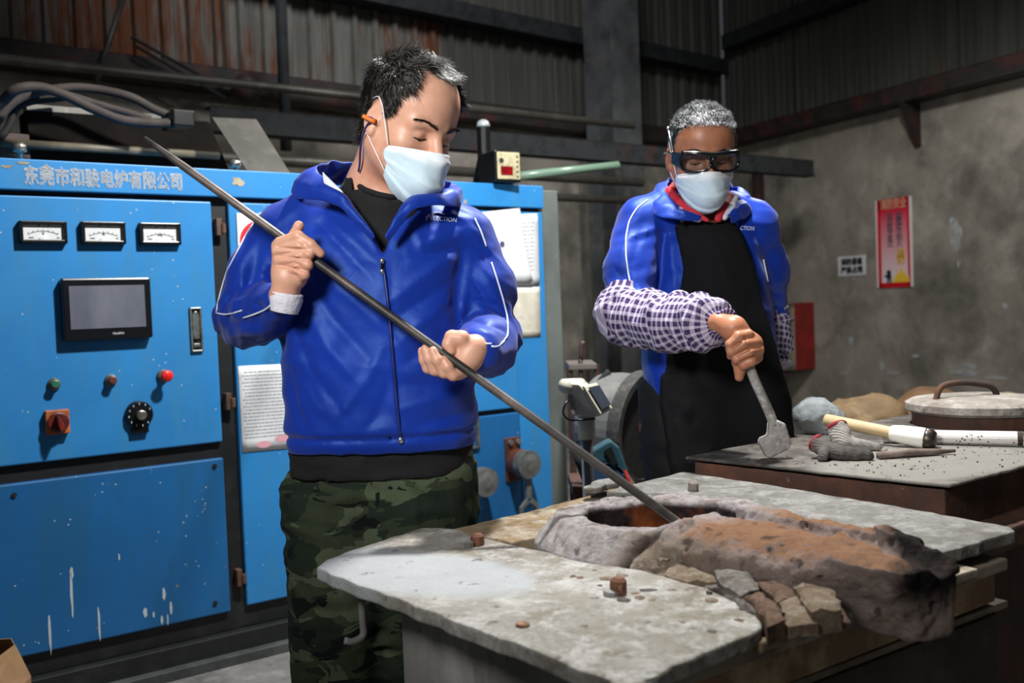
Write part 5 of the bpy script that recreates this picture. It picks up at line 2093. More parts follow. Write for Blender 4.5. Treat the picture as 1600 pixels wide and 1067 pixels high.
def mask_obj(h, c, R, sc, parent, top=.47, wide_=1.0):
    """pleated face mask laid over nose and chin; returns edge points for the loops"""
    sup = SDF()
    sup.u(s_ell((0, .028, -.035), (.068, .066, .08)), 0)
    sup.u(s_cone((0, .098, -.03), (0, .094, -.07), .02, .026), .05)
    sup.u(s_cone((0, .07, -.095), (0, .06, -.1), .028, .028), .05)
    sup.u(lambda P: h(P) - .001, .01)
    nu, nv = 49, 37
    amax = wide_
    th = np.linspace(-amax, amax, nu)
    rows = []
    O = np.array([0, .0, -.05], np.float32)
    for j in range(nv):
        v = j / (nv - 1)
        for i in range(nu):
            a = th[i] * (.86 + .14 * math.sin(math.pi * min(1, v * 1.6 + .12)))
            w = abs(th[i]) / amax
            etop = top - .10 * w ** 2
            ebot = -.98 + .42 * w ** 1.6
            e = etop + (ebot - etop) * v
            rows.append((math.sin(a) * math.cos(e), math.cos(a) * math.cos(e), math.sin(e)))
    D = np.array(rows, np.float32)
    q = sup.trace(O[None] + D * .2, -D, 60, .3)
    q = q.reshape(nv, nu, 3)
    # cloth bridges hollows: relax outwards
    Dg = D.reshape(nv, nu, 3)
    r = np.linalg.norm(q - O, axis=2)
    r0 = r.copy()
    for _ in range(30):
        m = r.copy()
        m[1:-1, 1:-1] = (r[:-2, 1:-1] + r[2:, 1:-1] + r[1:-1, :-2] + r[1:-1, 2:]) / 4
        m[0, 1:-1] = (r[0, :-2] + r[0, 2:]) / 2; m[-1, 1:-1] = (r[-1, :-2] + r[-1, 2:]) / 2
        r = np.maximum(r0, m)
    vv = np.linspace(0, 1, nv)[:, None]; uu = np.linspace(-1, 1, nu)[None]
    ph = vv * 3.3 - .25
    saw = np.where(ph > 0, 1 - (ph - np.floor(ph)), .3)
    side = 1 - np.abs(uu) ** 4
    wr = crinkle(q.reshape(-1, 3), (.5, .2, 1), 60, 18, 3).reshape(nv, nu)
    r = r + .003 + .0058 * saw * side * (vv < .97) + .0014 * wr * (vv > .1)
    q = O + Dg * r[:, :, None]
    w = c + (q.reshape(-1, 3) * sc) @ R.T
    w = w.reshape(nv, nu, 3)
    if 'mask' not in MATS:
        t = NT('pleated_mask')
        n = t.noise(t.coord((1, 1, 1)), 40, 4)
        t.bump(t.noise(t.coord(), 90, 5), .15, .002)
        cc = t.mix(t.attr('low').outputs['Fac'], 'e8ecf1', 'c4dce9')
        t.set(t.mix(t.ramp(n, .4, .7), cc, 'd2e4ed'), .8, 0, .15)
        MATS['mask'] = t.m
    idx = np.arange(nv * nu).reshape(nv, nu)
    fs = np.stack([idx[:-1, :-1], idx[:-1, 1:], idx[1:, 1:], idx[1:, :-1]], -1).reshape(-1, 4)
    low = np.clip((np.repeat(vv, nu, 1) - .13) / .04, 0, 1).ravel()
    o = np_mesh('face_mask', w.reshape(-1, 3).astype(np.float32), fs, MATS['mask'], parent, attrs={'low': low}, solid=.0012)
    return o, w


def mask_loops(w, c, R, sc, parent, sides=(-1, 1)):
    m_ = mat('elastic_loop', 'e4e8ec', rough=.7)
    for s in sides:
        i = 0 if s < 0 else -1
        def e(x, y, z): return V(c + R @ (np.array([s * x, y, z]) * sc))
        MB().tube(spline([V(w[1, i]), e(.0815, .030, .006), e(.0845, .016, .028), e(.083, -.002, .038), e(.078, -.022, .03)], 7), .0012, 6).build('ear_loop', m_, parent, smooth=True)
        MB().tube(spline([V(w[-9, i]), e(.0735, .016, -.052), e(.079, .002, -.038), e(.080, -.012, -.028), e(.076, -.026, -.01)], 7), .0012, 6).build('ear_loop', m_, parent, smooth=True)


def eyes_brows(h, c, R, sc, parent, seed, m_brow, drop=0.0):
    """lash lines, the dark of the eye between the lids and single brow hairs"""
    m_lash = mat('lash_dark', '0f0b0a', rough=.4)
    m_eye = mat('eye_dark', '1a1210', rough=.08)
    rg = np.random.default_rng(seed)
    for s in (-1, 1):
        x = np.linspace(.0185, .0465, 9)
        z = -.0055 - .0022 * np.sin((x - .0185) / .028 * np.pi) - .0015 * (x - .03) / .016 + drop
        P_ = h.trace(np.stack([s * x, np.full(9, .2), z], 1), np.repeat([[0, -1, 0]], 9, 0), 50, .3)
        up = [V(c + R @ ((p + [0, .0006, 0]) * sc)) for p in P_]
        MB().tube(up, [.0006] + [.0014] * 7 + [.0006], 6).build('lash_line', m_lash, parent, smooth=True)
        p = h.trace([[s * .032, .2, -.0095 + drop]], [[0, -1, 0]], 50, .3)[0]
        MB().ell(V(c + R @ ((p + [0, -.0012, 0]) * sc)), (.0048 * sc, .0026 * sc, .0022 * sc), 10, Matrix(R.tolist())).build('eye', m_eye, parent, smooth=True)
        n = 260
        x = rg.uniform(.011, .056, n)
        t = (x - .011) / .045
        z = .0165 + .011 * np.sin(np.clip(t, 0, 1) * 2.3) + rg.normal(size=n) * .0016 * (1.25 - t)
        p0 = h.trace(np.stack([s * x, np.full(n, .2), z], 1), np.repeat([[0, -1, 0]], n, 0), 45, .3)
        nr_ = h.normal(p0)
        d = np.stack([np.full(n, s * 1.0), np.zeros(n), .75 - 1.3 * t], 1) + rg.normal(size=(n, 3)) * .2
        d /= np.linalg.norm(d, axis=1)[:, None]
        p0 = p0 - nr_ * .0004
        p1 = p0 + (d + nr_ * .35) * (.0072 * rg.uniform(.7, 1.1, (n, 1)))
        sd = np.cross(nr_, d); sd /= np.linalg.norm(sd, axis=1)[:, None]
        W = .00042
        vs = np.stack([p0 - sd * W, p0 + sd * W, p1 + sd * W * .4, p1 - sd * W * .4], 1).reshape(-1, 3)
        np_mesh('eyebrow', (c + (vs * sc) @ R.T).astype(np.float32), np.arange(n * 4).reshape(-1, 4), m_brow, parent)


def hair_obj(h, hv, hf, c, R, sc, parent, region, n, length, comb, width, mats, cap_off, seed, jitter=.35, cap_mat=None, lift=.55):
    """short hair: a close cap and single locks growing from the scalp"""
    cap = SDF()
    cap.u(lambda P: h(P) - cap_off * np.clip(region(P) / .012, 0, 1), 0)
    cap.cut(lambda P: .004 * vnoise(P, 200, seed) - (region(P) - .004) * .55, .002)
    cap.disp(lambda P: .002 * vnoise(P, 110, seed))
    vs, fs = polygonize(cap, (-.12, -.14, -.11), (.12, .13, .165), .0036)
    np_mesh('hair_cap', (c + (vs * sc) @ R.T).astype(np.float32), fs, cap_mat or mats[0], parent)
    rg = np.random.default_rng(seed)
    cen = hv[hf].mean(1)
    area = np.linalg.norm(np.cross(hv[hf[:, 2]] - hv[hf[:, 0]], hv[hf[:, 3]] - hv[hf[:, 1]]), axis=1)
    reg = region(cen)
    pr = area * np.clip((reg + .003) / .008, 0, 1)
    k = rg.choice(len(hf), n, p=pr / pr.sum())
    u, v = rg.random((2, n, 1))
    q = hv[hf[k]]
    p = ((q[:, 0] * (1 - u) + q[:, 1] * u) * (1 - v) + (q[:, 3] * (1 - u) + q[:, 2] * u) * v).astype(np.float32)
    reg = region(p)
    nr_ = vnormals(hv, hf)[hf[k, 0]]
    g = comb(p)
    g = g - nr_ * (g * nr_).sum(1)[:, None]
    g /= np.linalg.norm(g, axis=1)[:, None] + 1e-6
    L = length(p) * rg.uniform(.55, 1.2, n) * np.clip(reg / .012 + .4, .3, 1)
    cl = np.stack([vnoise(p, 55, seed + 2), vnoise(p, 55, seed + 3), vnoise(p, 55, seed + 4)], 1)      # tufts
    d0 = nr_ * lift + g * (1 - lift) + rg.normal(size=p.shape) * jitter * .25 + cl * jitter * .5
    d0 /= np.linalg.norm(d0, axis=1)[:, None]
    d1 = d0 * .45 + g * .8 - nr_ * .15 + rg.normal(size=p.shape) * jitter * .3 + cl * jitter * .6
    d1 /= np.linalg.norm(d1, axis=1)[:, None]
    p0 = p - nr_ * .001; p1 = p0 + d0 * L[:, None] * .5; p2 = p1 + d1 * L[:, None] * .5
    sd = np.cross(nr_, d0 + rg.normal(size=p.shape) * .5); sd /= np.linalg.norm(sd, axis=1)[:, None] + 1e-6
    W = width
    vs = np.stack([p0 - sd * W, p0 + sd * W, p1 + sd * W * .8, p1 - sd * W * .8, p2 + sd * W * .25, p2 - sd * W * .25], 1).reshape(-1, 3)
    k = np.arange(n)[:, None] * 6
    fs = np.concatenate([k + np.array([[0, 1, 2, 3]]), k + np.array([[3, 2, 4, 5]])], 0)
    mi = rg.integers(0, len(mats), n); mi = np.concatenate([mi, mi])
    np_mesh('hair', (c + (vs * sc) @ R.T).astype(np.float32), fs, mats, parent, mi=mi)


def ribbon(name, e0, e1, m, parent, rows=7, th=.003, wav=.004, seed=1, n=6, bulge=.0):
    """cloth strip between two edge curves"""
    A_, B_ = spline(e0, n), spline(e1, n)
    g = []
    for j in range(rows):
        v = j / (rows - 1)
        g.append([a.lerp(b, v) for a, b in zip(A_, B_)])
    P_ = np.array([[tuple(p) for p in r] for r in g], np.float32)
    sh = P_.shape
    d = vnoise(P_.reshape(-1, 3), 38, seed).reshape(sh[:2]) + .5 * vnoise(P_.reshape(-1, 3), 80, seed + 1).reshape(sh[:2])
    nrm = np.cross(np.gradient(P_, axis=0), np.gradient(P_, axis=1)); nrm /= np.linalg.norm(nrm, axis=2)[:, :, None] + 1e-9
    vv = np.sin(np.linspace(0, np.pi, rows))[:, None]
    tow = np.sign((nrm * (_C - P_)).sum(2))
    P_ = P_ + nrm * (wav * d + bulge * vv * tow)[:, :, None]
    idx = np.arange(sh[0] * sh[1]).reshape(sh[:2])
    fs = np.stack([idx[:-1, :-1], idx[:-1, 1:], idx[1:, 1:], idx[1:, :-1]], -1).reshape(-1, 4)
    o = np_mesh(name, P_.reshape(-1, 3), fs, m, parent, solid=th, sub=1)
    return o


def jacket_mat(name, base, c2):
    t = NT(name)
    c = t.mix(t.ramp(t.noise(t.coord(), 6, 4), .35, .7), base, c2)
    b1 = t.noise(t.coord((1, 1, 1)), 26, 5, .55, .6)
    b2 = t.noise(t.coord(), 420, 2)
    t.bump(t.math('ADD', b1, t.math('MULTIPLY', b2, .05)), .10, .012)
    t.set(c, .5, 0, .42)
    t.b.inputs['Specular Tint'].default_value = (.35, .6, 1, 1)
    t.b.inputs['Sheen Weight'].default_value = .12
    return t.m


m_jacket = jacket_mat('royal_blue_nylon', '0b2b8a', '0f34a2')
m_pipe_w = mat('white_piping', 'c9d2e4', rough=.6)
m_tee = mat('black_cotton', '0b0b0d', [('131316', 20, .4, .7)], .9, bump=(60, .4, .004))
m_zip = mat('zip_navy', '0c1e66', rough=.45)
m_metal = mat('bright_metal', 'b8bcc0', rough=.25, metal=.9)
m_print_w = mat('white_print_text', 'c4d0ec', rough=.6)
m_hair1 = [mat('hair_black', '0c0b0b', rough=.34), mat('hair_dark_brown', '1a1512', rough=.36), mat('hair_grey_dark', '3a3836', rough=.38), mat('hair_grey', '6d6a66', rough=.4)]
m_hair2 = [mat('hair_silver', 'a8abae', rough=.4), mat('hair_pale', 'd2d4d6', rough=.4), mat('hair_black2', '121213', rough=.4), mat('hair_slate', '6a6c6e', rough=.4)]


def shoes(parent, spots, m):
    for (x, y, ang) in spots:
        f = SDF()
        d = V((math.sin(ang), -math.cos(ang), 0)); o = V((x, y, 0))
        f.u(s_cone(o - d * .07 + V((0, 0, .045)), o + d * .12 + V((0, 0, .04)), .042, .04), 0)
        f.u(s_cone(o - d * .06 + V((0, 0, .05)), o - d * .05 + V((0, 0, .12)), .042, .045), .03)
        f.cut(lambda P: .004 - P[:, 2], .01)
        sdf_obj('shoe', f, (x - .2, y - .22, 0), (x + .2, y + .2, .18), .01, m, parent)


def logo(f, parent, x0, y0, x1, y1, body, hpx, sw=True):
    """chest lettering following the cloth, slightly raised print"""
    vs, fs = text_mesh(body, 1.0, .012)
    w = max(v.x for v in vs)
    dx, dy = x1 - x0, y1 - y0
    pts = [(x0 + dx * v.x / w + v.y * 1.5, y0 + dy * v.x / w - hpx * v.y) for v in vs]
    q = on_px(f, pts, .0016)
    MB().add(q, fs).build('chest_lettering', m_print_w, parent, fixn=False)
    if sw:
        arc = [(x0 - 7 + t * 30, y0 - 3 - hpx * 1.25 * math.sin(min(1, t * 1.15) * 1.9) + t * 5) for t in [i / 14 for i in range(15)]]
        q = on_px(f, arc, .0015)
        MB().tube(q, [.0007 + .0012 * (i / 14) * (1 - i / 14) * 3 for i in range(15)], 5).build('logo_swoosh', m_print_w, parent)
        zz = [(x0 - 6, y0 + 2), (x0 - 3, y0 - hpx * .9), (x0 + 1, y0 - 1), (x0 + 5, y0 - hpx * .95)]
        MB().tube(on_px(f, px_line(zz, 2), .0015), .001, 5).build('logo_mark', m_print_w, parent)
# ------------------------------------------------------------------ nearer man
pa = thing('person', 'man in blue jacket and camouflage trousers holding the long rod with both hands', 'person', (-.27, 2.05, 0))
YB = 2.05
c1 = np.array(PY(633, 196, 2.0)); R1 = head_frame(48, 25, 5); S1 = 1.04
neck = PY(588, 300, 2.08)
nl = (np.array(neck) - c1) @ R1 / S1
h1 = head_sdf(tuple(nl), .058)
nl2 = (np.array(PY(604, 350, 2.05)) - c1) @ R1 / S1
h1.u(s_cone(nl, nl2, .058, .06), .03)
body = Pieces()
vs, fs = polygonize(h1, (-.14, -.2, -.27), (.14, .14, .15), .0034)
b_, l_ = head_attrs(vs)
body.add((c1 + (vs * S1) @ R1.T).astype(np.float32), fs, brow=b_, lip=l_)
hv1, hf1 = vs, fs

# right hand (picture left) closed round the rod
hy = rod_at(465).y
f = SDF()
def H(x, y, d): return PY(x, y, hy + d)
wr_ = H(445, 462, .012)
f.u(s_cone(H(448, 428, .012), H(458, 402, .018), .026, .026), 0)
f.u(s_cone(H(450, 436, .004), H(466, 434, .002), .021, .018), .012)
f.u(s_cone(H(441, 415, .008), H(438, 385, .006), .018, .017), .015)
f.u(s_cone(wr_, H(449, 436, .01), .0255, .026), .015)
f.u(s_cone(wr_.lerp(PY(388, 492, 2.07), .3), wr_, .027, .0255), .01)
fr_ = .0105
for pts in (((437, 379, -.003), (466, 369, -.014), (486, 382, -.019), (501, 396, -.015)),
            ((433, 392, -.004), (468, 384, -.018), (483, 397, -.022), (476, 410, -.013)),
            ((435, 408, -.004), (467, 402, -.018), (481, 414, -.020), (474, 424, -.010)),
            ((440, 422, -.003), (464, 419, -.015), (476, 429, -.016), (468, 436, -.006))):
    f2 = SDF()
    chain(f2, [H(*p) for p in pts], [.0108, .0106, .0098, .0086], .004)
    f.u(f2, .002)
for (a0, b0) in (((434, 387, -.014), (484, 391, -.031)), ((434, 400, -.014), (482, 406, -.032)), ((437, 415, -.013), (478, 423, -.028))):
    f.sub(s_cone(H(*a0), H(*b0), .0022, .0026), .004)
ft = SDF()
chain(ft, [H(456, 412, .022), H(455, 388, .026), H(460, 370, .018), H(467, 353, .010)], [.017, .0135, .0118, .0102], .006)
f.u(ft, .006)
lo, hi = bbox([wr_.lerp(PY(388, 492, 2.07), .35), H(501, 396, -.02), H(467, 350, .02), H(433, 392, 0)], .035)
vs, fs = polygonize(f, lo, hi, .0026)
body.add(laplace(vs, fs, .25), fs)
handR = f

# left hand (picture right) cupped under the rod
hy2 = rod_at(700).y
f = SDF()
def G(x, y, d): return PY(x, y, hy2 + d)
f.u(s_cone(G(757, 548, .055), G(737, 550, .028), .028, .026), 0)
f.u(s_cone(G(736, 552, .028), G(720, 572, .028), .026, .020), .015)
f.u(s_cone(G(733, 566, .020), G(716, 582, .016), .018, .014), .012)
f.u(s_cone(G(728, 560, .02), G(706, 578, .022), .018, .015), .012)
f.u(s_cone(G(742, 543, .024), G(729, 560, .024), .024, .023), .012)
for pts in (((720, 580, .010), (708, 586, .000), (700, 573, -.006), (694, 562, -.003)),
            ((712, 581, .010), (694, 582, .004), (684, 563, -.004), (677, 548, -.001)),
            ((704, 583, .018), (679, 578, .014), (671, 560, .006), (665, 545, .008)),
            ((700, 580, .026), (669, 575, .026), (663, 562, .020), (660, 549, .018))):
    f2 = SDF()
    chain(f2, [G(*p) for p in pts], [.0112, .0108, .0100, .0088], .004)
    f.u(f2, .002)
ft = SDF()
chain(ft, [G(733, 548, .024), G(721, 529, .010), G(706, 527, .012), G(701, 538, .010), G(705, 548, .006)], [.018, .0145, .0128, .0115, .0098], .006)
f.u(ft, .006)
f2 = SDF(); chain(f2, [G(712, 552, .03), G(694, 538, .034), G(688, 534, .028)], [.012, .011, .0095], .004); 
lo, hi = bbox([G(757, 548, .05), G(660, 545, 0), G(706, 520, .03), G(705, 590, .03)], .035)
vs, fs = polygonize(f, lo, hi, .0026)
body.add(laplace(vs, fs, .25), fs)

# joints of the clothed body
shR, elR, wrR = PY(450, 366, 2.07), PY(388, 492, 2.07), PY(447, 468, hy + .015)
shL, elL, wrL = PY(722, 372, 2.07), PY(764, 530, 2.05), PY(748, 549, hy2 + .035)
core = SDF()
zH = PY(600, 720, YB).z
core.u(s_cone((-.27, YB + .03, .95), (-.265, YB + .03, 1.30), .10, .10), 0)
core.u(s_cone(neck, (-.265, YB + .04, 1.3), .055, .08), .04)
for a, b2, c_ in ((shR, elR, wrR), (shL, elL, wrL)):
    core.u(s_cone((-.265, YB + .04, 1.33), a, .05, .04), .03)
    core.u(s_cone(a, b2, .04, .03), .01)
    core.u(s_cone(b2, c_, .03, .022), .01)
legs = ((-.355, 2.05), (-.19, 2.09))
for x, y in legs:
    core.u(s_cone((x * .6 - .11, y + .02, .92), (x, y + .01, .5), .075, .05), .02)
    core.u(s_cone((x, y + .01, .5), (x, y + .02, .09), .05, .04), .02)
vs, fs = polygonize(core, (-.66, 1.75, .04), (.1, 2.32, 1.6), .014)
body.add(vs, fs)
m_skin1 = skin_mat('warm_skin', 'cb977e', 'd4a48c', 'bb7f6a')
body.build('body', m_skin1, pa)

# trousers
def camo():
    t = NT('camouflage_cloth')
    v = t.coord((1, 1, 1.9))
    def w(seed, sc): return t.noise(t.coord((1, 1, 1.9), loc=(seed, seed * .7, seed * .3)), sc * .62, 3, .5, .8)
    c = t.mix(t.math('GREATER_THAN', w(1, 13), .5), '333c2c', '222b23')
    c = t.mix(t.math('GREATER_THAN', w(4, 15), .56), c, '4c5643')
    c = t.mix(t.math('GREATER_THAN', w(9, 17), .60), c, '15191a')
    t.bump(t.noise(t.coord((1, 1, .35)), 26, 4), .4, .012)
    return t.set(c, .9, 0, .15)


m_camo = camo()
tr = SDF()
xl, xr = PY(455, 760, YB).x, PY(742, 760, YB).x
mx, hw = (xl + xr) / 2, (xr - xl) / 2
tr.u(s_loft([.74, .82, .92, 1.0], [mx] * 4, [YB + .02] * 4, [hw * 1.0, hw * 1.0, hw * .99, hw * .95], [.115, .125, .125, .12]), 0)
for i, (x, y) in enumerate(((PY(526, 950, 2.05).x, 2.05), (PY(655, 900, 2.07).x, 2.09))):
    tr.u(s_loft([.0, .06, .3, .55, .78, .86], [x, x, x, x, x + (.004 if i == 0 else 0), x], [y + .02, y + .01, y, y, y, y], [.083, .087, .09, .092, .094, .09], [.085, .09, .1, .11, .118, .115]), .04)
hipz = .86
tr.disp(folds([((mx - .1, YB - .12, .9), (mx - .12, YB - .12, .55), .008, .014), ((mx + .035, YB - .12, .95), (mx + .03, YB - .12, .7), -.022, .010),
               ((mx + .07, YB - .12, .95), (mx + .08, YB - .11, .72), .008, .013), ((mx - .02, YB - .12, .95), (mx - .03, YB - .12, .75), -.010, .012),
               ((mx - .16, YB - .06, .92), (mx - .16, YB - .06, .6), -.008, .014), ((mx - .18, YB - .05, .72), (mx - .1, YB - .11, .66), .009, .012),
               ((mx - .19, YB - .03, .70), (mx - .08, YB - .11, .62), -.008, .012), ((mx - .17, YB - .04, .38), (mx - .06, YB - .1, .33), .008, .014),
               ((mx + .13, YB - .10, .93), (mx + .15, YB - .09, .75), -.008, .013)]))
tr.disp(lambda P: .005 * crinkle(P, (.35, 0, 1), 22, 7, 2) * (P[:, 2] < .9))
lo, hi = (xl - .05, YB - .2, .0), (xr + .05, YB + .22, 1.0)
sdf_obj('trousers', tr, lo, hi, .007, m_camo, pa)
shoes(pa, ((PY(523, 950, 2.05).x, 2.03, 0.1), (PY(672, 900, 2.07).x, 2.05, -.1)), mat('black_shoe', '141312', rough=.5))

# black T-shirt
te = SDF()
te.u(s_loft([.89, .93, 1.0, 1.2, 1.36, 1.43, 1.47], [mx, mx, mx, mx + .004, mx + .004, mx + .004, mx + .004], [YB + .015] * 4 + [YB + .02, YB + .03, YB + .04],
            [hw * .995, hw * .995, hw * .97, .19, .185, .13, .085], [.128, .13, .125, .125, .115, .09, .07]), 0)
te.u(s_cone(neck, PY(604, 318, YB - .02), .069, .078), .03)
te.sub(s_cone(PY(648, 215, 1.92), PY(602, 292, 2.025), .056, .066), .005)
te.disp(lambda P: .003 * crinkle(P, (0, 0, 1), 25, 9, 7) * (P[:, 2] < 1.3))
te.disp(folds([((mx - .2, YB - .1, .95), (mx + .2, YB - .1, .975), .004, .01)]))
sdf_obj('black_t_shirt', te, (mx - .26, YB - .2, .87), (mx + .26, YB + .22, 1.55), .0065, m_tee, pa)

# crew neck rib
q = smooth_path(on_px(te, px_line([(543, 268), (552, 283), (568, 296), (592, 304), (618, 309), (640, 309)], 4), -.001), 3)
MB().tube(q, .006, 8).build('neck_rib', m_tee, pa, smooth=True)

# jacket
jk = SDF()
zh = PY(600, 706, YB - .1).z
jk.u(s_loft([zh, zh + .012, zh + .04, zh + .12, zh + .25, 1.25, 1.32, 1.375, 1.425, 1.465],
            [mx + .002] * 5 + [mx + .004] * 5, [YB + .01] * 5 + [YB + .015, YB + .02, YB + .03, YB + .045, YB + .055],
            [hw * .995, hw * 1.015, hw * 1.045, hw * 1.03, .192, .198, .205, .20, .155, .10],
            [.134, .140, .148, .146, .142, .14, .136, .128, .11, .08], 2.5), 0)
jk.u(s_cone(shR + V((.06, .0, .02)), shR, .075, .068), .035)
jk.u(s_cone(shL + V((-.06, 0, .02)), shL, .075, .066), .035)
armR = [shR, shR.lerp(elR, .5) + V((-.014, 0, 0)), elR, elR.lerp(wrR, .45) + V((0, 0, -.008)), wrR - (wrR - elR).normalized() * .034]
armL = [shL, shL.lerp(elL, .5) + V((.012, 0, 0)), elL, elL.lerp(wrL, .45) + V((.004, 0, -.004)), wrL - (wrL - elL).normalized() * .018]
ar = SDF(); chain(ar, armR, [.068, .068, .064, .054, .036], .02)
al2 = SDF(); chain(al2, armL, [.066, .066, .062, .056, .042], .02)
jk.u(ar, .007)
jk.u(al2, .007)
# collar standing round the neck, folded down at the front
cl = SDF()
chain(cl, [PY(640, 272, 2.18), PY(578, 262, 2.17), PY(533, 270, 2.10), PY(505, 280, 2.02), PY(500, 296, 1.965), PY(528, 308, 1.945), PY(548, 330, 1.935)], [.020, .021, .022, .024, .024, .020, .013], .012)
chain(cl, [PY(640, 272, 2.18), PY(690, 282, 2.10), PY(712, 298, 2.0), PY(690, 305, 1.94), PY(650, 309, 1.925), PY(632, 318, 1.92)], [.020, .021, .024, .020, .015, .010], .012)
# open V at the chest
def vcut(P):
    z = P[:, 2]
    zs_ = [PY(597, 404, 1.92).z, PY(589, 388, 1.92).z, PY(549, 312, 1.92).z, PY(518, 276, 1.95).z, 1.62]
    xl_ = [PY(597, 404, 1.92).x, PY(589, 386, 1.92).x, PY(550, 312, 1.92).x, PY(522, 276, 1.95).x, PY(522, 276, 1.95).x]
    xr_ = [PY(597, 404, 1.92).x, PY(602, 384, 1.92).x, PY(626, 312, 1.92).x, PY(655, 290, 1.95).x, PY(675, 276, 1.95).x]
    return np.maximum(np.maximum(np.interp(z, zs_, xl_) - P[:, 0], P[:, 0] - np.interp(z, zs_, xr_)), P[:, 1] - (YB + .02))
jk.sub(vcut, .005)
jk.sub(s_cone(PY(645, 225, 1.98), PY(598, 282, 2.10), .056, .060), .008)
# sleeve ends
jk.sub(s_plane(wrR + (wrR - elR).normalized() * .012, -(wrR - elR)), .004) if False else None
aR, aL = _n((wrR - elR).normalized()), _n((wrL - elL).normalized())
zc_ = PY(597, 404, 1.92)
def cloth(P):
    dR, tR = seg_t(P, armR); dL, tL = seg_t(P, armL)
    mR = np.clip((.105 - dR) / .03, 0, 1); mL = np.clip((.105 - dL) / .03, 0, 1)
    mT = 1 - np.maximum(mR, mL)
    elb = lambda t, L0: np.exp(-((t - L0) / .12) ** 2)
    L0R = (elR - shR).length; L0L = (elL - shL).length
    d = mR * (.35 + .8 * elb(tR, L0R)) * .0055 * crinkle(P, elR - shR + V((.3, 0, .1)), 30, 9, 3)
    d = d + mL * (.35 + .8 * elb(tL, L0L)) * .0055 * crinkle(P, V((.35, -.1, 1)), 30, 9, 8)
    d = d + mT * .0022 * crinkle(P, V((.5, 0, .9)), 17, 5, 5)
    d = d + mT * .0016 * crinkle(P, V((-.7, 0, .6)), 15, 5, 15)
    # elastic cuffs
    eR, eL = L0R + (wrR - elR).length, L0L + (wrL - elL).length
    d = d + mR * .004 * np.sin(tR * 420) * np.exp(-((tR - eR + .012) / .016) ** 2)
    return d
jk.disp(cloth)
jk.disp(px_folds(jk, [
    ([(505, 335), (545, 372), (590, 412)], .011, .009), ([(500, 350), (540, 392), (585, 440)], -.010, .008), ([(480, 395), (530, 450), (590, 500)], .010, .010), ([(478, 430), (520, 500), (575, 560)], -.012, .010),
    ([(470, 470), (510, 540), (560, 600)], .010, .011), ([(465, 520), (490, 590), (540, 650)], -.010, .010), ([(600, 540), (570, 600), (520, 660)], .008, .011), ([(606, 600), (590, 650), (560, 685)], -.008, .010),
    ([(612, 470), (650, 440), (700, 405)], .012, .009), ([(612, 500), (660, 470), (705, 440)], -.010, .009), ([(640, 350), (660, 380), (710, 372)], .009, .009), ([(632, 400), (675, 398), (715, 385)], -.009, .008),
    ([(618, 540), (660, 505), (700, 470)], .010, .010), ([(630, 570), (665, 545), (700, 525)], -.009, .009), ([(722, 395), (716, 440), (712, 505)], -.020, .010), ([(735, 400), (728, 450), (722, 500)], .009, .010),
    ([(630, 600), (680, 600), (735, 585)], -.010, .011), ([(628, 640), (680, 625), (735, 612)], .010, .011), ([(640, 670), (690, 655), (735, 640)], -.008, .009), ([(452, 590), (462, 640), (480, 680)], -.010, .010),
    ([(455, 375), (448, 420), (455, 465)], -.020, .010), ([(440, 365), (425, 410), (415, 445)], .010, .010), ([(405, 375), (395, 420), (375, 460)], -.010, .009), ([(380, 400), (370, 440), (352, 470)], .009, .009),
    ([(345, 480), (380, 470), (420, 465)], .010, .008), ([(348, 505), (390, 505), (430, 490)], -.012, .008), ([(360, 525), (400, 520), (445, 505)], .009, .008), ([(385, 455), (410, 480), (440, 495)], -.010, .008),
    ([(745, 395), (765, 440), (785, 480)], .010, .009), ([(735, 430), (760, 470), (790, 500)], -.011, .008), ([(735, 470), (765, 490), (795, 505)], .009, .008), ([(728, 500), (760, 508), (795, 520)], -.010, .008),
    ([(745, 590), (770, 570), (795, 545)], .008, .009), ([(715, 520), (735, 512), (760, 520)], .008, .007), ([(720, 530), (740, 522), (765, 528)], -.008, .006),
    ([(610, 410), (618, 560), (627, 685)], -.006, .005), ([(560, 330), (570, 350), (592, 395)], .006, .006), ([(470, 320), (440, 345), (415, 375)], .008, .010), ([(690, 330), (725, 345), (748, 372)], .009, .009)]))
# hem band
jk.disp(lambda P: -.006 * np.exp(-((P[:, 2] - zh - .03) / .006) ** 2) * (np.abs(P[:, 0] - mx) < .3))
lo, hi = bbox([shR, elR, wrR, shL, elL, wrL, (mx, YB - .13, zh), (mx, YB + .14, 1.55)], .1)
lo[2] = zh - .03
jk_o = sdf_obj('jacket', jk, lo, hi, .0048, m_jacket, pa)
ribbon('collar', [PY(650, 262, 2.18), PY(600, 254, 2.17), PY(560, 254, 2.14), PY(522, 252, 2.08), PY(500, 256, 2.03), PY(498, 270, 1.98), PY(520, 284, 1.955), PY(545, 312, 1.94), PY(566, 340, 1.925), PY(584, 372, 1.918)],
       [PY(650, 300, 2.2), PY(590, 296, 2.2), PY(540, 290, 2.18), PY(490, 286, 2.11), PY(458, 296, 2.03), PY(462, 308, 1.975), PY(500, 314, 1.945), PY(528, 322, 1.925), PY(555, 350, 1.915), PY(581, 378, 1.912)], m_jacket, jk_o, 9, .003, .006, 3, 7, .012)
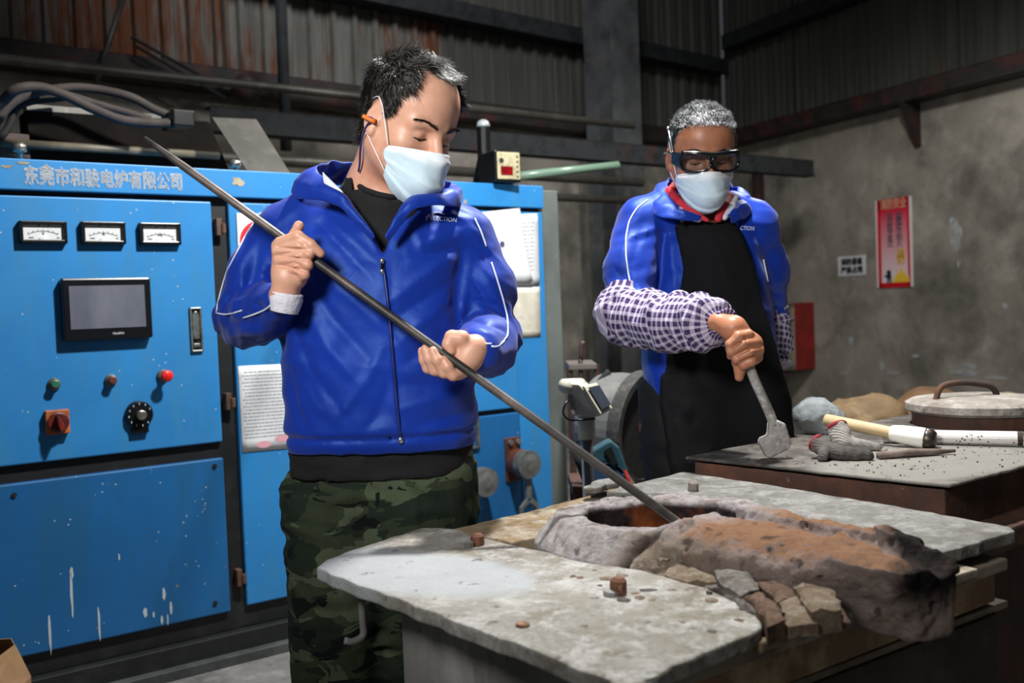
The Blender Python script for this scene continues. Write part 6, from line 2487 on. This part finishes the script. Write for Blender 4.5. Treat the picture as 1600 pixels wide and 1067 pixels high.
ribbon('collar', [PY(650, 262, 2.18), PY(690, 275, 2.12), PY(703, 290, 2.04), PY(688, 299, 1.97), PY(655, 304, 1.94), PY(632, 312, 1.93), PY(618, 340, 1.918), PY(607, 372, 1.912)],
       [PY(650, 300, 2.2), PY(700, 300, 2.14), PY(722, 312, 2.04), PY(712, 322, 1.965), PY(672, 322, 1.925), PY(644, 332, 1.912), PY(626, 352, 1.908), PY(610, 378, 1.908)], m_jacket, jk_o, 9, .003, .006, 5, 7, .012)

# zip, pull and hem toggle
zpts = px_line([(598, 408), (606, 470), (614, 560), (620, 630), (626, 688)], 6)
zp = smooth_path(on_px(jk, zpts, .001), 3)
MB().tube(zp, .0035, 6).build('zip_line', m_zip, jk_o, smooth=True)
for q, r in zip(on_px(jk, [(597, 408), (597, 424), (626, 688)], .004), (.005, .0045, .006)):
    MB().ell(q, (r, r * .8, r * 1.3), 10).build('zip_pull', m_metal, jk_o, smooth=True)
q = on_px(jk, [(597, 412), (597, 420)], .005)
MB().tube(q, .003, 6).build('zip_tab', m_blk_pl, jk_o)
# white piping
for ln in px_paths(jk, (((408, 332), (385, 365), (372, 390), (352, 428), (343, 458), (338, 488)), ((338, 489), (352, 492), (366, 489), (378, 485)), ((380, 497), (398, 491), (415, 484), (428, 472), (434, 464)),
           ((768, 410), (778, 440), (787, 470), (793, 495), (794, 525), (788, 531)), ((738, 540), (752, 537), (768, 537)), ((768, 541), (776, 543), (783, 538), (788, 532)), ((742, 341), (752, 362), (760, 385))), .0012):
    q = smooth_path(ln, 2)
    q = [p for i, p in enumerate(q) if i == 0 or (p - q[i - 1]).length < .05]
    if len(q) > 2:
        MB().tube(q, .0019, 6).build('white_piping', m_pipe_w, jk_o, smooth=True)
# white lining flap at the collar
ribbon('collar_lining', [PY(504, 268, 1.955), PY(512, 276, 1.945), PY(536, 300, 1.925)], [PY(506, 287, 1.945), PY(516, 292, 1.935), PY(537, 302, 1.922)], mat('white_lining', 'd0d6e2', rough=.7), jk_o, 4, .002, .001)
logo(jk, jk_o, 672, 343, 713, 347, 'ELECTION', 9)
# white shirt cuff
cu_ = SDF()
wd_ = (wrR - elR).normalized()
ce_ = PY(448, 463, hy + .012)
for k in range(8):
    pass
up_ = (PY(452, 420, hy + .01) - PY(444, 470, hy + .014)).normalized()
MB().lathe([(.026, -.03), (.030, -.012), (.0315, -.004), (.0300, .002), (.0310, .006), (.027, .008), (.026, -.02)], ce_, up_, 22, False).build('white_cuff', mat('white_cuff_cloth', 'd8d6e0', rough=.8, bump=(90, .8, .005)), pa, smooth=True)

# mask, loops, ear plug
mk, mw = mask_obj(h1, c1, R1, S1, pa, .25, 1.02)
mask_loops(mw, c1, R1, S1, mk)
eyes_brows(h1, c1, R1, S1, pa, 3, m_hair1[1])
ep = V(c1 + R1 @ (np.array([-.088, .006, -.006]) * S1))
e2 = V(c1 + R1 @ (np.array([-.1, -.008, -.004]) * S1))
MB().tube([ep.lerp(e2, -.4), ep, e2], [.0055, .005, .004], 10).build('orange_ear_plug', mat('orange_foam', 'd8762a', rough=.7), pa, smooth=True)
cp = [e2, PY(583, 186, e2.y), PY(574, 195, e2.y + .01), PY(566, 215, e2.y + .03), PY(563, 235, e2.y + .05), PY(562, 256, e2.y + .07), PY(560, 268, e2.y + .08)]
MB().tube(spline(cp, 6), .0022, 6).build('blue_cord', mat('blue_cord', '1a2468', rough=.6), pa, smooth=True)

# hair: short, black with grey, receding at the temples
def reg1(P):
    x, y, z = np.abs(P[:, 0]), P[:, 1], P[:, 2]
    front = np.interp(x, [0, .02, .04, .055, .066, .08], [.103, .108, .112, .085, .045, -.01])
    line = np.where(y > .0, front + (y - .06) * .25 * (y > .06), np.interp(y, [-.12, -.05, -.035, -.02, .0, .02], [-.075, -.06, -.02, .028, .03, .0]))
    d = z - line
    side = np.interp(z, [-.03, .0, .03, .06, .1], [.034, .040, .046, .052, .09]) - y      # hair stays behind the temple line
    d = np.minimum(d, np.where(x > .045, side, .05))
    ear = np.sqrt(((y + .004) / .022) ** 2 + ((z + .002) / .040) ** 2) - 1
    return np.where(x > .062, np.minimum(d, ear * .03), d)


def comb1(P):
    g = np.zeros_like(P)
    g[:, 0] = .35 - P[:, 0] * 2
    g[:, 1] = .55
    g[:, 2] = -.35 * (P[:, 2] < .1) - .2
    g[:, 0] += .5 * vnoise(P, 30, 4); g[:, 1] += .5 * vnoise(P, 30, 6)
    return g


hair_obj(h1, hv1, hf1, c1, R1, S1, pa, reg1, 30000, lambda p: np.where(p[:, 2] > .07, .032, .018), comb1, .00045, m_hair1, .006, 5, .6, lift=.55)
# ------------------------------------------------------------------ second man
pb = thing('person', 'man in goggles, black apron and checked sleeve covers pressing a paddle tool on the furnace', 'person', (.56, 2.74, 0))
YP = 2.74
c2 = np.array(PY(1095, 245, 2.66)); R2 = head_frame(2, 15, 1); S2 = 1.03
neckB = PY(1098, 318, 2.74)
nl = (np.array(neckB) - c2) @ R2 / S2
h2 = head_sdf(tuple(nl), .06, 1.03)
bodyB = Pieces()
vs, fs = polygonize(h2, (-.12, -.16, -.2), (.12, .14, .15), .0038)
b_, l_ = head_attrs(vs)
bodyB.add((c2 + (vs * S2) @ R2.T).astype(np.float32), fs, brow=b_, lip=l_)
hv2, hf2 = vs, fs

# paddle tool position
pt = PZ(1212, 714, ZR)
pt.z = ZR
Yh = pt.y
hand0 = PY(1171, 560, Yh - .03)
# hand, fist round the handle
f = SDF()
def K(x, y, d): return PY(x, y, Yh - .03 + d)
f.u(s_cone(K(1122, 504, .04), K(1146, 513, .012), .024, .027), 0)
f.u(s_cone(K(1147, 514, .010), K(1172, 543, .006), .029, .026), .015)
f.u(s_cone(K(1176, 536, .004), K(1178, 556, .008), .022, .02), .015)
f.u(s_cone(K(1160, 535, .01), K(1166, 560, .014), .024, .02), .015)
for pts in (((1170, 523, -.010), (1154, 526, -.026), (1141, 538, -.024), (1140, 546, -.008)),
            ((1180, 535, -.010), (1162, 538, -.030), (1143, 549, -.026), (1142, 556, -.010)),
            ((1186, 547, -.008), (1170, 551, -.029), (1152, 561, -.025), (1151, 566, -.010)),
            ((1184, 558, -.004), (1174, 564, -.024), (1162, 570, -.021), (1158, 570, -.008))):
    f2 = SDF(); chain(f2, [K(*p) for p in pts], [.0124, .012, .011, .0098], .004)
    f.u(f2, .002)
for (a0, b0) in (((1166, 531, -.034), (1140, 546, -.036)), ((1174, 544, -.037), (1145, 558, -.036)), ((1178, 556, -.034), (1154, 567, -.034))):
    f.sub(s_cone(K(*a0), K(*b0), .002, .0024), .004)
ft = SDF(); chain(ft, [K(1150, 545, .006), K(1154, 566, -.002), K(1156, 578, -.004), K(1155, 589, -.004)], [.016, .0145, .0125, .0105], .006)
f.u(ft, .005)
lo, hi = bbox([K(1128, 503, .05), K(1190, 545, -.03), K(1155, 592, 0), K(1137, 540, .03)], .04)
vs, fs = polygonize(f, lo, hi, .0028)
bodyB.add(laplace(vs, fs, .25), fs)
shA, elA, wrA = PY(1003, 350, 2.73), PY(982, 492, 2.62), PY(1136, 507, Yh + .012)
shB, elB, wrB = PY(1176, 352, 2.74), PY(1203, 490, 2.80), PY(1208, 575, 2.76)
# other hand hanging behind the apron edge
f = SDF()
f.u(s_cone(wrB, wrB + V((-.005, -.01, -.07)), .026, .03), 0)
for k in range(4):
    a0 = wrB + V((-.02 + .014 * k, -.02 + .004 * k, -.085)); 
    f2 = SDF(); chain(f2, [a0, a0 + V((0, -.006, -.035)), a0 + V((-.004, .008, -.062 + .006 * abs(k - 1)))], [.011, .010, .008], .004)
    f.u(f2, .004)
f2 = SDF(); chain(f2, [wrB + V((-.025, -.02, -.03)), wrB + V((-.042, -.03, -.06)), wrB + V((-.044, -.03, -.085))], [.013, .011, .009], .004); f.u(f2, .006)
vs, fs = polygonize(f, np.array(wrB) - [.09, .09, .18], np.array(wrB) + [.07, .07, .05], .004)
bodyB.add(vs, fs)
mxB = PY(1112, 500, YP).x
core = SDF()
core.u(s_cone((mxB, YP + .03, .95), (mxB, YP + .03, 1.34), .1, .1), 0)
core.u(s_cone(neckB, (mxB, YP + .02, 1.32), .058, .1), .06)
for a, b2, c_ in ((shA, elA, wrA), (shB, elB, wrB)):
    core.u(s_cone((mxB, YP + .04, 1.36), a, .05, .04), .03)
    core.u(s_cone(a, b2, .04, .03), .01); core.u(s_cone(b2, c_, .03, .022), .01)
for x in (mxB - .1, mxB + .08):
    core.u(s_cone((x, YP + .03, .92), (x, YP + .05, .5), .085, .06), .03)
    core.u(s_cone((x, YP + .05, .5), (x, YP + .07, .09), .06, .04), .03)
vs, fs = polygonize(core, (mxB - .5, YP - .5, .04), (mxB + .4, YP + .3, 1.65), .015)
bodyB.add(vs, fs)
m_skin2 = skin_mat('tanned_skin', 'a56c4f', 'b37a5c', '925a42')
bodyB.build('body', m_skin2, pb)

# trousers
trb = SDF()
for x in (mxB - .1, mxB + .085):
    trb.u(s_loft([.0, .06, .5, .8, 1.0], [x, x, x, x, x], [YP + .07, YP + .06, YP + .05, YP + .03, YP + .03], [.075, .08, .09, .1, .1], [.085, .09, .1, .115, .12]), .04)
trb.disp(lambda P: .006 * crinkle(P, (.3, 0, 1), 18, 6, 4))
sdf_obj('trousers', trb, (mxB - .26, YP - .16, 0), (mxB + .26, YP + .24, 1.0), .011, mat('black_trousers', '0e0e10', rough=.85), pb)
shoes(pb, ((mxB - .1, YP + .04, -.1), (mxB + .085, YP + .04, .1)), mat('black_shoe', '141312', rough=.5))

# jacket
jb = SDF()
def W(x, y, Y=None): return PY(x, y, YP if Y is None else Y)
zhb = W(1060, 640).z
jb.u(s_loft([zhb, zhb + .02, zhb + .1, zhb + .25, 1.25, 1.36, 1.42, 1.46, 1.50],
            [W(1115, 600).x, W(1115, 600).x, W(1112, 600).x, W(1110, 600).x, W(1100, 400).x, W(1096, 360).x, W(1097, 340).x, W(1098, 330).x, W(1098, 320).x],
            [YP + .02] * 5 + [YP + .025, YP + .035, YP + .045, YP + .05],
            [.172, .182, .185, .175, .172, .178, .165, .125, .08], [.135, .14, .145, .14, .135, .128, .112, .09, .065], 2.5), 0)
jb.u(s_cone(shA + V((.05, 0, .02)), shA, .07, .064), .03)
jb.u(s_cone(shB + V((-.05, 0, .02)), shB, .07, .060), .03)
aA = [shA, shA.lerp(elA, .5) + V((-.012, 0, 0)), elA, elA.lerp(wrA, .5)]
aB = [shB, shB.lerp(elB, .5) + V((.006, 0, 0)), elB]
s1 = SDF(); chain(s1, aA, [.072, .066, .058, .048], .03); jb.u(s1, .015)
s2 = SDF(); chain(s2, aB, [.066, .06, .05], .03); jb.u(s2, .015)
cb_ = SDF()
chain(cb_, [W(1095, 300, 2.85), W(1050, 292, 2.81), W(1034, 312, 2.74), W(1040, 335, 2.655), W(1068, 346, 2.615)], [.024, .026, .029, .024, .014], .015)
chain(cb_, [W(1095, 300, 2.85), W(1142, 302, 2.81), W(1162, 318, 2.74), W(1160, 334, 2.66), W(1144, 342, 2.625)], [.024, .026, .028, .022, .014], .015)
def vcb(P):
    z = P[:, 2]
    zs_ = [W(1110, 400, 2.62).z, W(1100, 342, 2.62).z, W(1100, 305, 2.65).z, 1.7]
    xl_ = [W(1108, 400, 2.62).x, W(1066, 346, 2.62).x, W(1056, 305, 2.65).x, W(1056, 305, 2.65).x]
    xr_ = [W(1112, 400, 2.62).x, W(1142, 342, 2.62).x, W(1146, 305, 2.65).x, W(1146, 305, 2.65).x]
    return np.maximum(np.maximum(np.interp(z, zs_, xl_) - P[:, 0], P[:, 0] - np.interp(z, zs_, xr_)), P[:, 1] - (YP + .02))
jb.sub(vcb, .005)
jb.sub(s_cone(W(1098, 260, 2.70), W(1098, 322, 2.76), .060, .062), .008)
def clothB(P):
    dR, tR = seg_t(P, aA); dL, tL = seg_t(P, aB)
    mR = np.clip((.1 - dR) / .03, 0, 1); mL = np.clip((.1 - dL) / .03, 0, 1)
    d = mR * .005 * crinkle(P, V((-.2, 0, 1)), 24, 8, 3) + mL * .006 * crinkle(P, V((.3, 0, 1)), 24, 8, 8)
    return d + (1 - np.maximum(mR, mL)) * .003 * crinkle(P, V((.4, 0, .9)), 18, 6, 5)
jb.disp(clothB)
jb.disp(px_folds(jb, [
    ([(1010, 325), (1000, 370), (985, 420)], -.010, .010), ([(1025, 345), (1020, 390), (1005, 445)], .012, .010), ([(1040, 365), (1035, 420), (1030, 455)], -.016, .010), ([(970, 390), (985, 420), (1000, 450)], .011, .009),
    ([(962, 420), (975, 440), (990, 455)], -.010, .008), ([(985, 350), (975, 390), (965, 430)], .009, .009), ([(1045, 360), (1052, 420), (1058, 480)], .010, .009), ([(1168, 365), (1180, 400), (1196, 440)], .010, .009),
    ([(1180, 355), (1190, 395), (1198, 430)], -.010, .008), ([(1160, 380), (1172, 430), (1180, 470)], -.012, .009), ([(1012, 560), (1025, 590), (1030, 625)], .009, .010)]))
jb.cut(lambda P: (zhb + .004) - P[:, 2], .003)
lo, hi = bbox([shA, elA, wrA, shB, elB, (mxB, YP - .14, zhb), (mxB, YP + .15, 1.56)], .095)
lo[2] = zhb - .02
jb_o = sdf_obj('jacket', jb, lo, hi, .0062, m_jacket, pb)
for ln in px_paths(jb, (((1012, 312), (995, 325), (983, 345), (978, 370), (978, 400), (982, 430), (988, 455)), ((1193, 405), (1197, 425), (1200, 440))), .0012):
    q = smooth_path(ln, 2)
    MB().tube(q, .0022, 6).build('white_piping', m_pipe_w, jb_o, smooth=True)
ribbon('collar', [W(1098, 296, 2.86), W(1062, 284, 2.84), W(1048, 280, 2.79), W(1044, 290, 2.73), W(1056, 312, 2.66), W(1078, 330, 2.625), W(1094, 343, 2.615)],
       [W(1098, 312, 2.89), W(1048, 300, 2.88), W(1022, 306, 2.80), W(1016, 322, 2.71), W(1026, 338, 2.64), W(1060, 345, 2.605), W(1093, 347, 2.6)], m_jacket, jb_o, 9, .003, .008, 3, 7, .014)
ribbon('collar', [W(1098, 296, 2.86), W(1134, 286, 2.84), W(1150, 292, 2.78), W(1152, 306, 2.71), W(1146, 322, 2.66), W(1134, 340, 2.625)],
       [W(1098, 312, 2.89), W(1148, 302, 2.88), W(1172, 316, 2.80), W(1176, 328, 2.71), W(1166, 340, 2.645), W(1142, 347, 2.61)], m_jacket, jb_o, 9, .003, .008, 5, 7, .014)
logo(jb, jb_o, 1156, 359, 1178, 360, 'CTION', 9, False)

# red and white shirt collar
sh = SDF()
chain(sh, [W(1098, 300, 2.81), W(1056, 290, 2.76), W(1046, 300, 2.70), W(1062, 318, 2.645), W(1085, 334, 2.615), W(1105, 344, 2.605)], [.012, .012, .013, .012, .010, .006], .008)
chain(sh, [W(1098, 300, 2.81), W(1130, 296, 2.76), W(1140, 310, 2.70), W(1132, 322, 2.65), W(1122, 342, 2.615)], [.012, .012, .013, .014, .010], .008)
lo, hi = bbox([W(1040, 280, 2.83), W(1150, 350, 2.6)], .03)
sdf_obj('red_shirt_collar', sh, lo, hi, .004, mat('red_pink_cloth', 'c22a38', [('d8637a', 14, .55, .7)], .8), pb)
wt = SDF()
chain(wt, [W(1046, 312, 2.70), W(1060, 332, 2.635), W(1092, 343, 2.612)], [.012, .014, .008], .01)
wt2 = SDF()
chain(wt2, [W(1148, 312, 2.70), W(1142, 326, 2.645), W(1132, 340, 2.62)], [.012, .012, .008], .01)
sdf_obj('white_collar_lining', wt2, lo, hi, .004, mat('white_lining', 'd0d6e2', rough=.7), pb)
sdf_obj('white_collar_lining', wt, lo, hi, .004, mat('white_lining', 'd0d6e2', rough=.7), pb)

# apron
ap = SDF()
zap = .56
ap.u(s_loft([zap, .75, .9, 1.05, 1.2, 1.3, 1.38, 1.42], [W(1146, 700).x, W(1142, 690).x, W(1132, 620).x, W(1126, 560).x, W(1120, 480).x, W(1114, 400).x, W(1110, 360).x, W(1110, 345).x],
            [YP + .02] * 8, [.30, .27, .24, .215, .20, .2, .2, .2], [.175, .172, .168, .164, .158, .152, .142, .125], 2.6), 0)
def apcut(P):
    z = P[:, 2]
    zz_ = [W(1055, 740, 2.6).z - .3, W(1055, 740, 2.6).z, W(1036, 640, 2.6).z, W(1034, 590, 2.6).z, W(1066, 480, 2.6).z, W(1072, 420, 2.6).z, W(1062, 352, 2.6).z]
    xl_ = [W(1060, 740, 2.6).x, W(1055, 740, 2.6).x, W(1036, 640, 2.6).x, W(1034, 590, 2.6).x, W(1062, 480, 2.6).x, W(1072, 420, 2.6).x, W(1062, 352, 2.6).x]
    xr_ = [W(1254, 700, 2.6).x, W(1254, 740, 2.6).x, W(1244, 660, 2.6).x, W(1226, 590, 2.6).x, W(1194, 480, 2.6).x, W(1184, 420, 2.6).x, W(1158, 352, 2.6).x]
    d = np.maximum(np.interp(z, zz_, xl_) - P[:, 0], P[:, 0] - np.interp(z, zz_, xr_))
    ztop = W(1100, 345, 2.6).z
    return np.maximum(np.maximum(d, z - ztop), P[:, 1] - (YP + .02))
ap.cut(apcut, .004)
ap.disp(lambda P: .005 * crinkle(P, (1, 0, .15), 12, 3, 4))
ap.disp(folds([(W(1100, 560, 2.57), W(1080, 730, 2.56), .010, .03), (W(1150, 560, 2.57), W(1170, 740, 2.56), -.010, .03), (W(1075, 480, 2.58), W(1050, 640, 2.58), -.008, .02), (W(1080, 545, 2.58), W(1180, 530, 2.58), -.006, .01)]))
lo, hi = (W(1030, 640).x - .06, YP - .24, zap), (W(1254, 700).x + .08, YP + .05, 1.45)
sdf_obj('apron', ap, lo, hi, .008, mat('black_apron_cloth', '101113', [('18191b', 6, .4, .7)], .85, spec=.15, bump=(50, .3, .004)), pb)
# neck and waist straps
MB().tube(spline([W(1066, 347, 2.6), W(1056, 325, 2.66), W(1062, 305, 2.80), W(1098, 300, 2.86)], 6), .005, 6).build('apron_strap', m_tee, pb, smooth=True)

# checked sleeve covers
def check_mat():
    t = NT('purple_check')
    a = t.attr('cuv').outputs['Vector']
    sx = t.node('ShaderNodeSeparateXYZ'); t.link(a, sx.inputs[0])
    def band(s, f, w): return t.math('LESS_THAN', t.math('FRACT', t.math('MULTIPLY', s, f)), w)
    p = .0165
    b1, b2 = band(sx.outputs[0], 1 / p, .6), band(sx.outputs[1], 1 / p, .6)
    s_ = t.math('MULTIPLY', t.math('ADD', b1, b2), .5)
    c = t.mix(s_, 'c9c3d2', '5b4478')
    c = t.mix(t.math('MULTIPLY', b1, b2), c, '33224f')
    c = t.mix(t.math('MULTIPLY', t.ramp(t.noise(t.coord(), 60, 3), .4, .7), .25), c, '8a7a98')
    t.bump(t.noise(t.coord(), 40, 4), .4, .006)
    return t.set(c, .8, 0, .2)


m_chk = check_mat()
def cover(path, rads, seed, wrist):
    f = SDF(); chain(f, path, rads, .02)
    path_ = [V(p) for p in path]
    tot = sum((path_[i + 1] - path_[i]).length for i in range(len(path_) - 1))
    def dd(P):
        d, t_ = seg_t(P, path)
        ax = V(path_[-1]) - V(path_[0])
        return (.011 * crinkle(P, ax, 24, 9, seed) + .008 * crinkle(P, ax + V((0, 0, .12)), 45, 14, seed + 4) * np.exp(-((t_ - tot + .04) / .05) ** 2)
                - .012 * np.exp(-((t_ - tot + .018) / .010) ** 2) - .008 * np.exp(-(t_ / .012) ** 2))
    f.disp(dd)
    e0 = (path_[0] - path_[1]).normalized(); e1 = (path_[-1] - path_[-2]).normalized()
    f.sub(s_plane(path_[0] + e0 * .012, -e0), .004); f.sub(s_plane(path_[-1] + e1 * .006, -e1), .004)
    lo, hi = bbox(path_, .095)
    def at(P):
        d, t_ = seg_t(P, path)
        # angle round the arm in metres
        out = np.zeros((len(P), 3), np.float32)
        out[:, 0] = t_
        best = None
        for i in range(len(path_) - 1):
            ab = _n(path_[i + 1] - path_[i]); L = np.linalg.norm(ab); ab = ab / L
            rel = P - _n(path_[i]); t0 = rel @ ab
            u = np.cross(ab, _n((0, 1, .2))); u /= np.linalg.norm(u); w = np.cross(ab, u)
            ang = np.arctan2(rel @ w, rel @ u)
            dist = np.linalg.norm(rel - np.clip(t0, 0, L)[:, None] * ab, axis=1)
            if best is None:
                best, A = dist, ang
            else:
                m = dist < best
                best = np.where(m, dist, best); A = np.where(m, ang, A)
        out[:, 1] = A * .055
        return {'cuv': out}
    sdf_obj('sleeve_cover', f, lo, hi, .005, m_chk, pb, attr_fn=at)


up = elA.lerp(shA, .22)
cover([up + V((-.004, 0, .0)), elA + V((-.006, 0, -.004)), elA.lerp(wrA, .45) + V((0, 0, -.006)), elA.lerp(wrA, .78), wrA + V((-.008, 0, 0))], [.068, .074, .068, .058, .038], 3, wrA)
cover([elB.lerp(shB, .12), elB + V((.0, 0, -.03)), wrB + V((0, 0, .01))], [.052, .052, .042], 9, wrB)

# mask, goggles
mk, mw = mask_obj(h2, c2, R2, S2, pb, .22, 1.05)
mask_loops(mw, c2, R2, S2, mk)
eyes_brows(h2, c2, R2, S2, pb, 5, m_hair1[0])
gl = MB()
m_gf = mat('black_goggle_frame', '0b0c0e', rough=.22, spec=.6)
def L2(x, y, z): return V(c2 + R2 @ (np.array([x, y, z]) * S2))
def rim_path(s):
    out = []
    for i in range(28):
        a = 2 * math.pi * i / 28
        ex = .036 * (abs(math.cos(a)) ** .75) * (1 if math.cos(a) > 0 else -1)
        ez = .023 * (abs(math.sin(a)) ** .75) * (1 if math.sin(a) > 0 else -1)
        x = s * .037 + ex
        out.append(L2(x, .115 - 3.2 * x * x, -.001 + ez))
    return out + out[:1]
gg = SDF()
for s in (-1, 1):
    rp = rim_path(s)
    gl.tube(rp, .0042, 7)
gl.tube(spline([L2(-.07, .095, .020), L2(-.035, .113, .021), L2(0, .117, .018), L2(.035, .113, .021), L2(.07, .095, .021)], 6), [.0072] * 25, 8)
gl.tube(spline([L2(-.008, .116, .012), L2(0, .118, .004), L2(.008, .116, .012)], 4), .0045, 8)
gl_o = gl.build('goggle_frame', m_gf, pb, smooth=True)
for s in (-1, 1):
    b = MB()
    b.prism([L2(s * .068, .099, .022), L2(s * .083, .045, .018), L2(s * .083, .045, -.01), L2(s * .07, .095, -.016)], V(R2[:, 0]) * (s * .003))
    b.build('side_shield', m_gf, gl_o, .001)
    MB().tube([L2(s * .083, .05, .012), L2(s * .088, .0, .014), L2(s * .088, -.035, .006)], .0026, 6).build('goggle_arm', m_gf, gl_o)
lm = NT('goggle_glass')
tr_ = lm.node('ShaderNodeBsdfTransparent'); tr_.inputs[0].default_value = (.9, .92, .94, 1)
gs_ = lm.node('ShaderNodeBsdfGlossy'); gs_.inputs['Roughness'].default_value = .06
mx_ = lm.node('ShaderNodeMixShader'); mx_.inputs[0].default_value = .09
lm.link(tr_.outputs[0], mx_.inputs[1]); lm.link(gs_.outputs[0], mx_.inputs[2]); lm.link(mx_.outputs[0], lm.out.inputs['Surface'])
for s in (-1, 1):
    rp = rim_path(s)[:-1]
    b = MB(); b.add(rp, [tuple(range(len(rp)))])
    b.build('lens', lm.m, gl_o, solid=.0012, fixn=False)
# silver temple clip
MB().tube(spline([L2(-.083, .05, .016), L2(-.086, .03, .045), L2(-.087, .0, .07)], 5), .0022, 6).build('silver_clip', m_metal, gl_o, smooth=True)
MB().ell(L2(-.087, -.002, .073), (.005, .005, .005), 8).build('clip_knob', m_metal, gl_o, smooth=True)

# hair, cropped grey
def reg2(P):
    x, y, z = np.abs(P[:, 0]), P[:, 1], P[:, 2]
    front = np.interp(x, [0, .03, .05, .062, .068, .08], [.086, .085, .078, .055, .03, -.01])
    line = np.where(y > .0, front, np.interp(y, [-.12, -.05, -.035, -.02, .0], [-.06, -.05, -.015, .03, .03]))
    side = np.interp(z, [-.03, .0, .04, .07, .1], [.03, .034, .042, .055, .09]) - y
    d = np.minimum(z - line, np.where(x > .05, side, .05))
    ear = np.sqrt(((y + .004) / .022) ** 2 + ((z + .002) / .040) ** 2) - 1
    return np.where(x > .062, np.minimum(d, ear * .03), d)


def comb2(P):
    g = np.zeros_like(P)
    g[:, 1] = .8; g[:, 2] = -.3 * (P[:, 2] < .09)
    g[:, 0] = .3 * vnoise(P, 40, 3)
    return g


hair_obj(h2, hv2, hf2, c2, R2, S2, pb, reg2, 26000, lambda p: np.where(p[:, 2] > .08, .018, .008), comb2, .0005, m_hair2, .005, 11, .5, cap_mat=m_hair2[2], lift=.72)

# paddle tool
pd = thing('paddle_tool', 'pale crusted iron paddle tool pressed onto the rear furnace by the second man', 'tool', (pt.x, pt.y, ZR))
m_crust = mat('white_crusted_iron', '9a9692', [('7a7672', 30, .4, .65), ('b8b5b2', 60, .5, .7), ('4a4644', 90, .62, .7)], .85, bump=(70, .6, .004))
def T(x, y, d=0): return PY(x, y, Yh + d)
hp_ = [T(1163, 548, -.034), T(1171, 572, -.034), T(1180, 596, -.032), T(1192, 622, -.03), T(1204, 650, -.026), T(1209, 664, -.024)]
MB().tube(spline(hp_, 4), .0112, 10).build('handle', m_crust, pd, smooth=True)
b = MB()
pl = [(1203, 660), (1215, 656), (1228, 662), (1238, 694), (1233, 702), (1206, 716), (1198, 714), (1187, 692), (1190, 685), (1201, 681), (1202, 670)]
b.prism([T(x, y, -.034) for x, y in pl], (0, .028, 0))
b.build('blade', m_crust, pd, .005, seg=3)
